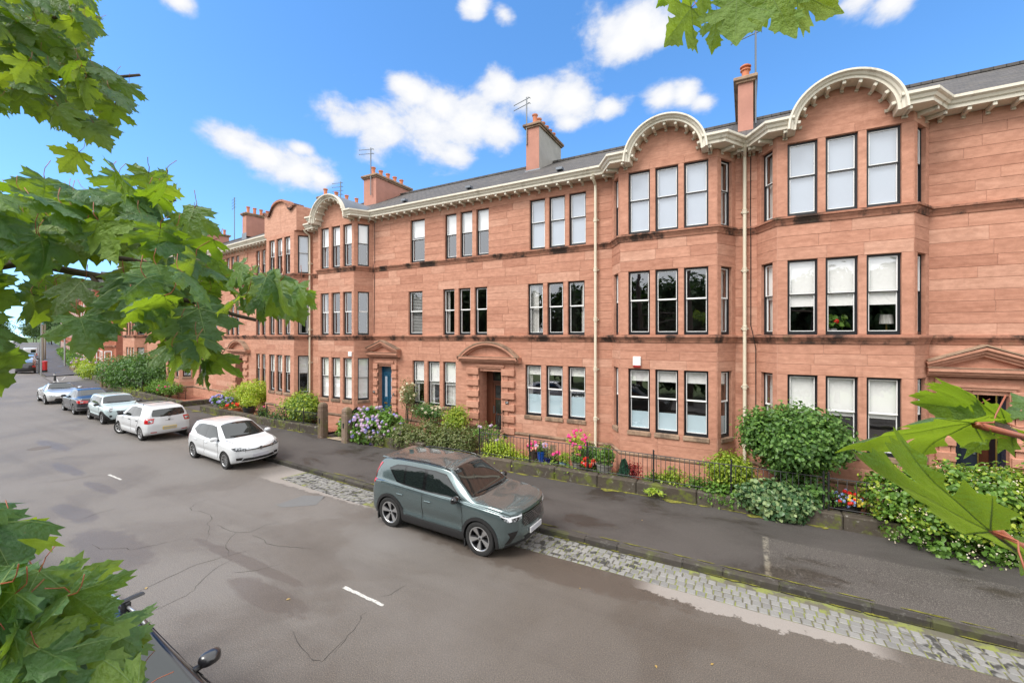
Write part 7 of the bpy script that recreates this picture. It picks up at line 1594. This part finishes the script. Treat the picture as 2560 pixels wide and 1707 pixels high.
def syc_mesh(fold,droop,lob,rip,seed,pet=.34,elong=1.0,fine=False):
    rr=random.Random(seed); pts=[(0,.03)]+[(x*rr.uniform(.94,1.06),y*elong*rr.uniform(.96,1.04)) for x,y in HALF]+[(0,1.03*elong)]+[(-x*rr.uniform(.94,1.06),y*elong*rr.uniform(.96,1.04)) for x,y in HALF[::-1]]
    if fine:
        q=[]; n=len(pts)
        for i in range(n):
            p0,p1,p2,p3=(Vector(pts[(i+k)%n]) for k in (-1,0,1,2)); tip=(p1-p0).angle(p2-p1,0)>1.3
            for s_ in (0,.33,.67):
                v=p1.lerp(p2,s_); c_=.5*((2*p1)+(p2-p0)*s_+(2*p0-5*p1+4*p2-p3)*s_*s_+(3*p1-p0-3*p2+p3)*s_**3); v=v.lerp(c_,.75); q.append((v.x,v.y))
        pts=q
    bm=bmesh.new(); vs=[bm.verts.new((a,b,0)) for a,b in pts]
    for t in tessellate_polygon([[Vector((a,b,0)) for a,b in pts]]):
        try: bm.faces.new([vs[i] for i in t])
        except ValueError: pass
    for _ in range(6 if fine else 3):
        le=[e for e in bm.edges if e.calc_length()>(.07 if fine else .2)]
        if not le: break
        bmesh.ops.subdivide_edges(bm,edges=le,cuts=1); bmesh.ops.triangulate(bm,faces=bm.faces[:])
    tips=[(0,1.0*elong),(.74,.44*elong),(-.74,.44*elong),(.47,-.06),(-.47,-.06)]
    def Z(x,y):
        # gentle pleats between the main veins, drooping lobes
        ang=math.atan2(x,y+.0001); pl=0
        d=min(abs(ang-math.atan2(a,b)) for a,b in tips); rad=math.hypot(x,y)
        return -droop*max(0,y)**2-lob*x*x+fold*abs(x)-min(.3,d)*rad*rip+.02*math.sin(9*x+seed)*math.sin(7*y+seed)
    bm.verts.ensure_lookup_table()
    g=G(); g.v=[(v.co.x,v.co.y,Z(v.co.x,v.co.y)) for v in bm.verts]; g.f=[]
    for f in bm.faces:
        q=[v.index for v in f.verts]; a,b,c=(Vector((bm.verts[i].co.x,bm.verts[i].co.y,0)) for i in q[:3]); g.f.append(tuple(q if (b-a).cross(c-a).z>0 else q[::-1]))
    g.m=[0]*len(g.f); bm.free()
    for (tx,ty) in tips:
        n=7; L=math.hypot(tx,ty); px,py=-ty/L,tx/L
        for sg in (1,-1):
            b0=len(g.v)
            for i in range(n+1):
                s=i/n; x,y=tx*s*.95,.02+(ty-.02)*s*.95; w=.0065*(1-s*.75)
                for e in (1,-1): g.v.append((x+px*w*e,y+py*w*e,Z(x,y)+sg*.006))
            for i in range(n): g.f.append((b0+2*i,b0+2*i+1,b0+2*i+3,b0+2*i+2)); g.m.append(1)
    g.tube([(0,.03,Z(0,.03)),(0,-.12,.02),(.02,-pet*.6,.10),(.0,-pet,.28)],[.011,.008,.007,.008],5,2)
    me=g.mesh('leaf',[M_SYC,M_VEIN,M_PET]); me.polygons.foreach_set('use_smooth',[True]*len(me.polygons)); return me
SYC=[syc_mesh(.10,.36,.34,.55,1),syc_mesh(.22,.30,.50,.6,2),syc_mesh(-.05,.50,.45,.5,3),syc_mesh(.30,.40,.35,.7,4,.4,1.08),syc_mesh(.05,.12,.45,.5,5,.3,.94),syc_mesh(.16,.5,.25,.5,6)]
SYCF=[syc_mesh(.06,.22,.30,.22,11,.25,1.1,True),syc_mesh(.16,.18,.40,.25,12,.25,1.05,True),syc_mesh(-.04,.30,.35,.22,13,.25,1.1,True),syc_mesh(.10,.15,.25,.28,14,.25,1.12,True)]
def orient(T,N):
    T=T.normalized(); N=(N-T*N.dot(T)).normalized(); X=T.cross(N); return Matrix(((X.x,T.x,N.x),(X.y,T.y,N.y),(X.z,T.z,N.z)))
FWD=Vector((-SP,CP,0)); RGT=Vector((CP,SP,0)); UP=Vector((0,0,1))
def leaf_at(root,pos,T,N,size,rr,name='leaf'):
    o=bpy.data.objects.new('leaf',rr.choice(SYC)); link(o,root); m=orient(T,N).to_4x4(); o.matrix_basis=Matrix.Translation(pos-root.location)@m@Matrix.Diagonal((size,size,size,1)); return o
def inpoly(x,y,P):
    c=False; n=len(P)
    for i in range(n):
        (x1,y1),(x2,y2)=P[i],P[i-1]
        if (y1>y)!=(y2>y) and x<(x2-x1)*(y-y1)/(y2-y1)+x1: c=not c
    return c
def cluster(root,poly,n,d0,d1,size,seed,lean=(.25,0),sep=30,tilt=.55):
    rr=random.Random(seed); xs=[p[0] for p in poly]; ys=[p[1] for p in poly]; done=[]; k=0
    while len(done)<n and k<n*60:
        k+=1; x,y=rr.uniform(min(xs),max(xs)),rr.uniform(min(ys),max(ys))
        if not inpoly(x,y,poly) or any((x-a)**2+(y-b)**2<sep**2 for a,b in done): continue
        done.append((x,y)); pos=at_dist(x,y,rr.uniform(d0,d1)); tc=(Vector((0,0,CAM_H))-pos).normalized()
        N=UP*rr.uniform(.45,1.1)+tc*rr.uniform(-.15,tilt)+Vector((rr.gauss(0,.3),rr.gauss(0,.3),rr.gauss(0,.2)))
        T=RGT*(lean[0]+rr.gauss(0,.75))-UP*rr.uniform(.15,.95)+tc*rr.uniform(-.25,.55)+UP*lean[1]
        s=size*rr.uniform(.72,1.18); T.normalize(); leaf_at(root,pos-T*s*.5,T,N,s,rr)
    return done
def twig(root,pts,r0,r1=None):
    """pts: (px, py, distance)"""
    P=[at_dist(*p)-root.location for p in pts]; n=len(P); r1=r1 if r1 else r0*.4; Q=[]
    for i in range(n-1):
        for k in range(4): Q.append(P[i].lerp(P[i+1],k/4)+Vector((random.uniform(-1,1),random.uniform(-1,1),random.uniform(-1,1)))*r0*.35)
    Q.append(P[-1]); G().tube(Q,[r0+(r1-r0)*i/(len(Q)-1) for i in range(len(Q))],7).obj('branch',M_BARK,root,smooth=True)
# ---- left tree
LT=empty('sycamore_tree',(-3.4,-2.6,.08),0,'sycamore whose leafy branches hang over the road from the near pavement','tree')
G().tube([(0,0,-.2),(.05,0,2.5),(.1,.1,5),(0,.2,8),(.1,.1,11)],[.30,.25,.2,.13,.05],14).obj('trunk',M_BARK,LT,smooth=True)
def limb(root,a,px): 
    b=at_dist(*px)-root.location; a=Vector(a); m=a.lerp(b,.5)+Vector((0,0,.25)); G().tube([a,m,b],[.07,.04,.014],8).obj('branch',M_BARK,root,smooth=True)
limb(LT,(.1,.1,4.0),(-160,690,1.75));  limb(LT,(.08,.05,3.0),(-150,1560,1.45)); limb(LT,(.1,.1,4.6),(-140,520,1.7))
LT2=empty('sycamore_tree',(-6.6,-2.4,.08),0,'second sycamore along the near pavement with bough high over the road','tree')
G().tube([(0,0,-.2),(.05,0,2.5),(.1,.1,5),(0,.2,8),(.1,.1,11)],[.28,.24,.19,.12,.05],14).obj('trunk',M_BARK,LT2,smooth=True); limb(LT2,(.1,.1,5.0),(-150,180,2.9)); limb(LT2,(.1,.1,6.0),(-150,100,2.9))
twig(LT,[(-160,690,1.75),(60,655,1.6),(230,690,1.5),(340,715,1.42),(480,755,1.35),(640,800,1.3)],.011); twig(LT,[(-140,520,1.7),(120,620,1.6),(380,660,1.5),(520,720,1.4)],.010); twig(LT,[(120,620,1.6),(240,560,1.55),(300,540,1.5),(440,500,1.45)],.007)
twig(LT,[(300,540,1.5),(340,500,1.5),(400,470,1.5)],.006); twig(LT,[(230,690,1.5),(300,770,1.42),(420,850,1.3),(490,900,1.25)],.006); twig(LT,[(-100,760,1.7),(60,735,1.65),(150,745,1.6)],.006)
twig(LT2,[(-150,180,2.9),(60,190,2.6),(200,195,2.5),(350,188,2.4)],.012); twig(LT2,[(-150,100,2.9),(40,70,2.6),(150,40,2.4)],.012); twig(LT2,[(60,190,2.6),(180,280,2.5),(300,330,2.4)],.008)
twig(LT,[(-150,1560,1.45),(40,1480,1.3),(160,1520,1.25),(330,1590,1.15)],.008); twig(LT,[(-100,1640,1.3),(120,1600,1.2),(260,1640,1.1)],.007)
cluster(LT2,[(-110,-60),(205,-60),(225,20),(235,90),(225,150),(280,185),(345,200),(310,240),(300,300),(290,335),(220,340),(140,300),(70,275),(-10,255),(-110,260)],285,2.0,3.1,.080,11,(.35,0),11)
cluster(LT2,[(150,385),(195,385),(195,410),(165,410)],2,2.4,2.5,.10,12)
cluster(LT,[(-110,455),(0,450),(100,470),(240,480),(300,450),(430,445),(480,500),(510,560),(530,610),(480,640),(400,650),(330,640),(220,630),(100,640),(-110,630)],100,1.2,1.8,.081,13,(.45,.1),20)
cluster(LT,[(320,690),(450,680),(550,660),(640,700),(720,715),(760,745),(740,780),(680,770),(590,750),(510,800),(520,880),(550,920),(500,930),(440,920),(430,850),(370,770),(320,760)],66,1.05,1.5,.083,14,(.3,-.1),22)
cluster(LT,[(60,715),(150,705),(185,735),(150,770),(70,765)],10,1.4,1.8,.085,15,(.2,-.1),18); cluster(LT,[(-110,670),(20,670),(0,760),(10,850),(5,930),(-110,960)],18,1.3,1.7,.095,16,(.3,0),22)
cluster(LT,[(195,830),(260,800),(310,790),(270,830),(225,850)],3,1.15,1.3,.095,18,(.1,-.2),30)
cluster(LT,[(-110,1300),(-10,1310),(10,1390),(60,1430),(80,1480),(180,1500),(280,1520),(345,1570),(320,1640),(270,1690),(260,1780),(-110,1780)],84,.95,1.25,.088,17,(.35,.15),24,.95)
# ---- right tree: a bough over the camera and a spray at its right
RT=empty('sycamore_tree',(3.6,-1.9,.08),0,'sycamore on near pavement whose bough tips hang close to the lens','tree')
G().tube([(0,0,-.2),(-.05,0,2.5),(-.1,.05,5),(0,.1,8),(.05,.1,10)],[.26,.22,.18,.11,.04],14).obj('trunk',M_BARK,RT,smooth=True)
limb(RT,(-.1,.05,4.0),(2900,1060,.9)); limb(RT,(-.1,.05,6.0),(1800,-260,1.5)); limb(RT,(-.08,.05,4.2),(2900,1400,.9))
rr=random.Random(5)
def leaf_px(root,base,tip,d0,d1,roll,rr,mi=0,sc=1.0):
    b,t=at_dist(base[0],base[1],d0),at_dist(tip[0],tip[1],d1); T=t-b; s=T.length/1.03*sc; tc=(Vector((0,0,CAM_H))-b).normalized(); N=tc-T*(tc.dot(T)/T.length_squared); N=Matrix.Rotation(roll,3,T.normalized())@N
    o=bpy.data.objects.new('leaf',SYCF[mi%4]); link(o,root); o.matrix_basis=Matrix.Translation(b-root.location)@orient(T,N).to_4x4()@Matrix.Diagonal((s,s,s,1)); return o
for a in [((1732,18),(1650,112),1.12,1.08,2.75,0),((1842,-6),(1832,128),1.05,1.0,2.9,1),((1925,-20),(1975,96),1.1,1.08,2.7,3),((1795,40),(1770,130),1.2,1.2,.6,4),((1990,-30),(2062,40),1.1,1.15,2.5,2),((1690,-40),(1640,10),1.2,1.2,2.6,4),((1880,-60),(1900,60),1.25,1.2,.5,5),((1760,-50),(1745,40),1.0,1.0,2.5,2),((2010,-60),(2040,10),1.2,1.2,.5,4)]: leaf_px(RT,a[0],a[1],a[2],a[3],a[4],rr,a[5])
twig(RT,[(1800,-260,1.5),(1790,-100,1.25),(1740,-20,1.15)],.008); twig(RT,[(1790,-100,1.25),(1900,-60,1.15),(1960,-40,1.12)],.006)
for a in [((2440,1062),(2105,1068),.44,.44,1.84,0),((2490,1325),(2118,1188),.40,.43,-1.18,0),((2420,1010),(2290,975),.62,.64,2.1,5),((2520,1060),(2345,985),.58,.62,2.2,2),((2610,1050),(2540,980),.6,.6,.6,1),((2470,1080),(2400,1020),.58,.60,2.4,4),((2600,1340),(2540,1420),.5,.5,.8,3),((2640,1120),(2560,1060),.55,.55,2.0,2),((2590,1000),(2490,1030),.66,.66,1.1,1)]: leaf_px(RT,a[0],a[1],a[2],a[3],a[4],rr,a[5])
twig(RT,[(2900,1060,.9),(2640,1120,.62),(2520,1075,.58),(2470,1060,.58)],.006); 
P=[at_dist(2900,1400,.9),at_dist(2620,1385,.48),at_dist(2540,1362,.42),at_dist(2490,1325,.40)]; G().tube([p-RT.location for p in P],[.005,.003,.0026,.003],7).obj('leaf_stalk',M_PET,RT,smooth=True)
P=[at_dist(2640,1120,.62),at_dist(2560,1092,.5),at_dist(2440,1062,.44)]; G().tube([p-RT.location for p in P],[.003,.0022,.0026],7).obj('leaf_stalk',M_PET,RT,smooth=True)
# ---- fallen leaves on road and pavement
FL=leaf_mat('fallen_leaf',(0.35,0.22,0.06),(0.45,0.30,0.10),(0.55,0.42,0.18)); fm=G().add([(0,-.03,.004),(.02,0,.012),(0,.04,.006),(-.02,0,.010)],[(0,1,2,3)]).mesh('fallen_leaf',FL)
rr=random.Random(2); sc_=0
for px,py in [(2395,1598),(720,1498),(1605,1300),(1662,1258),(1745,1440),(1920,1310),(2215,1632),(1640,1665),(1450,1470),(2010,1270),(365,1470),(1780,1660),(1240,1230),(1330,1240)]:
    p=gnd(px,py,0); z=.004 if p.y<8.0 else (.09 if p.y>9.6 else -.02)
    if 8.0<=p.y<=9.6: continue
    p=gnd(px,py,z); o=inst('fallen_leaf',fm,None,p,(0,0,rr.uniform(0,6)),rr.uniform(.6,1.2)); tag(o,'small pale fallen leaf lying on the asphalt','leaf','fallen leaves')
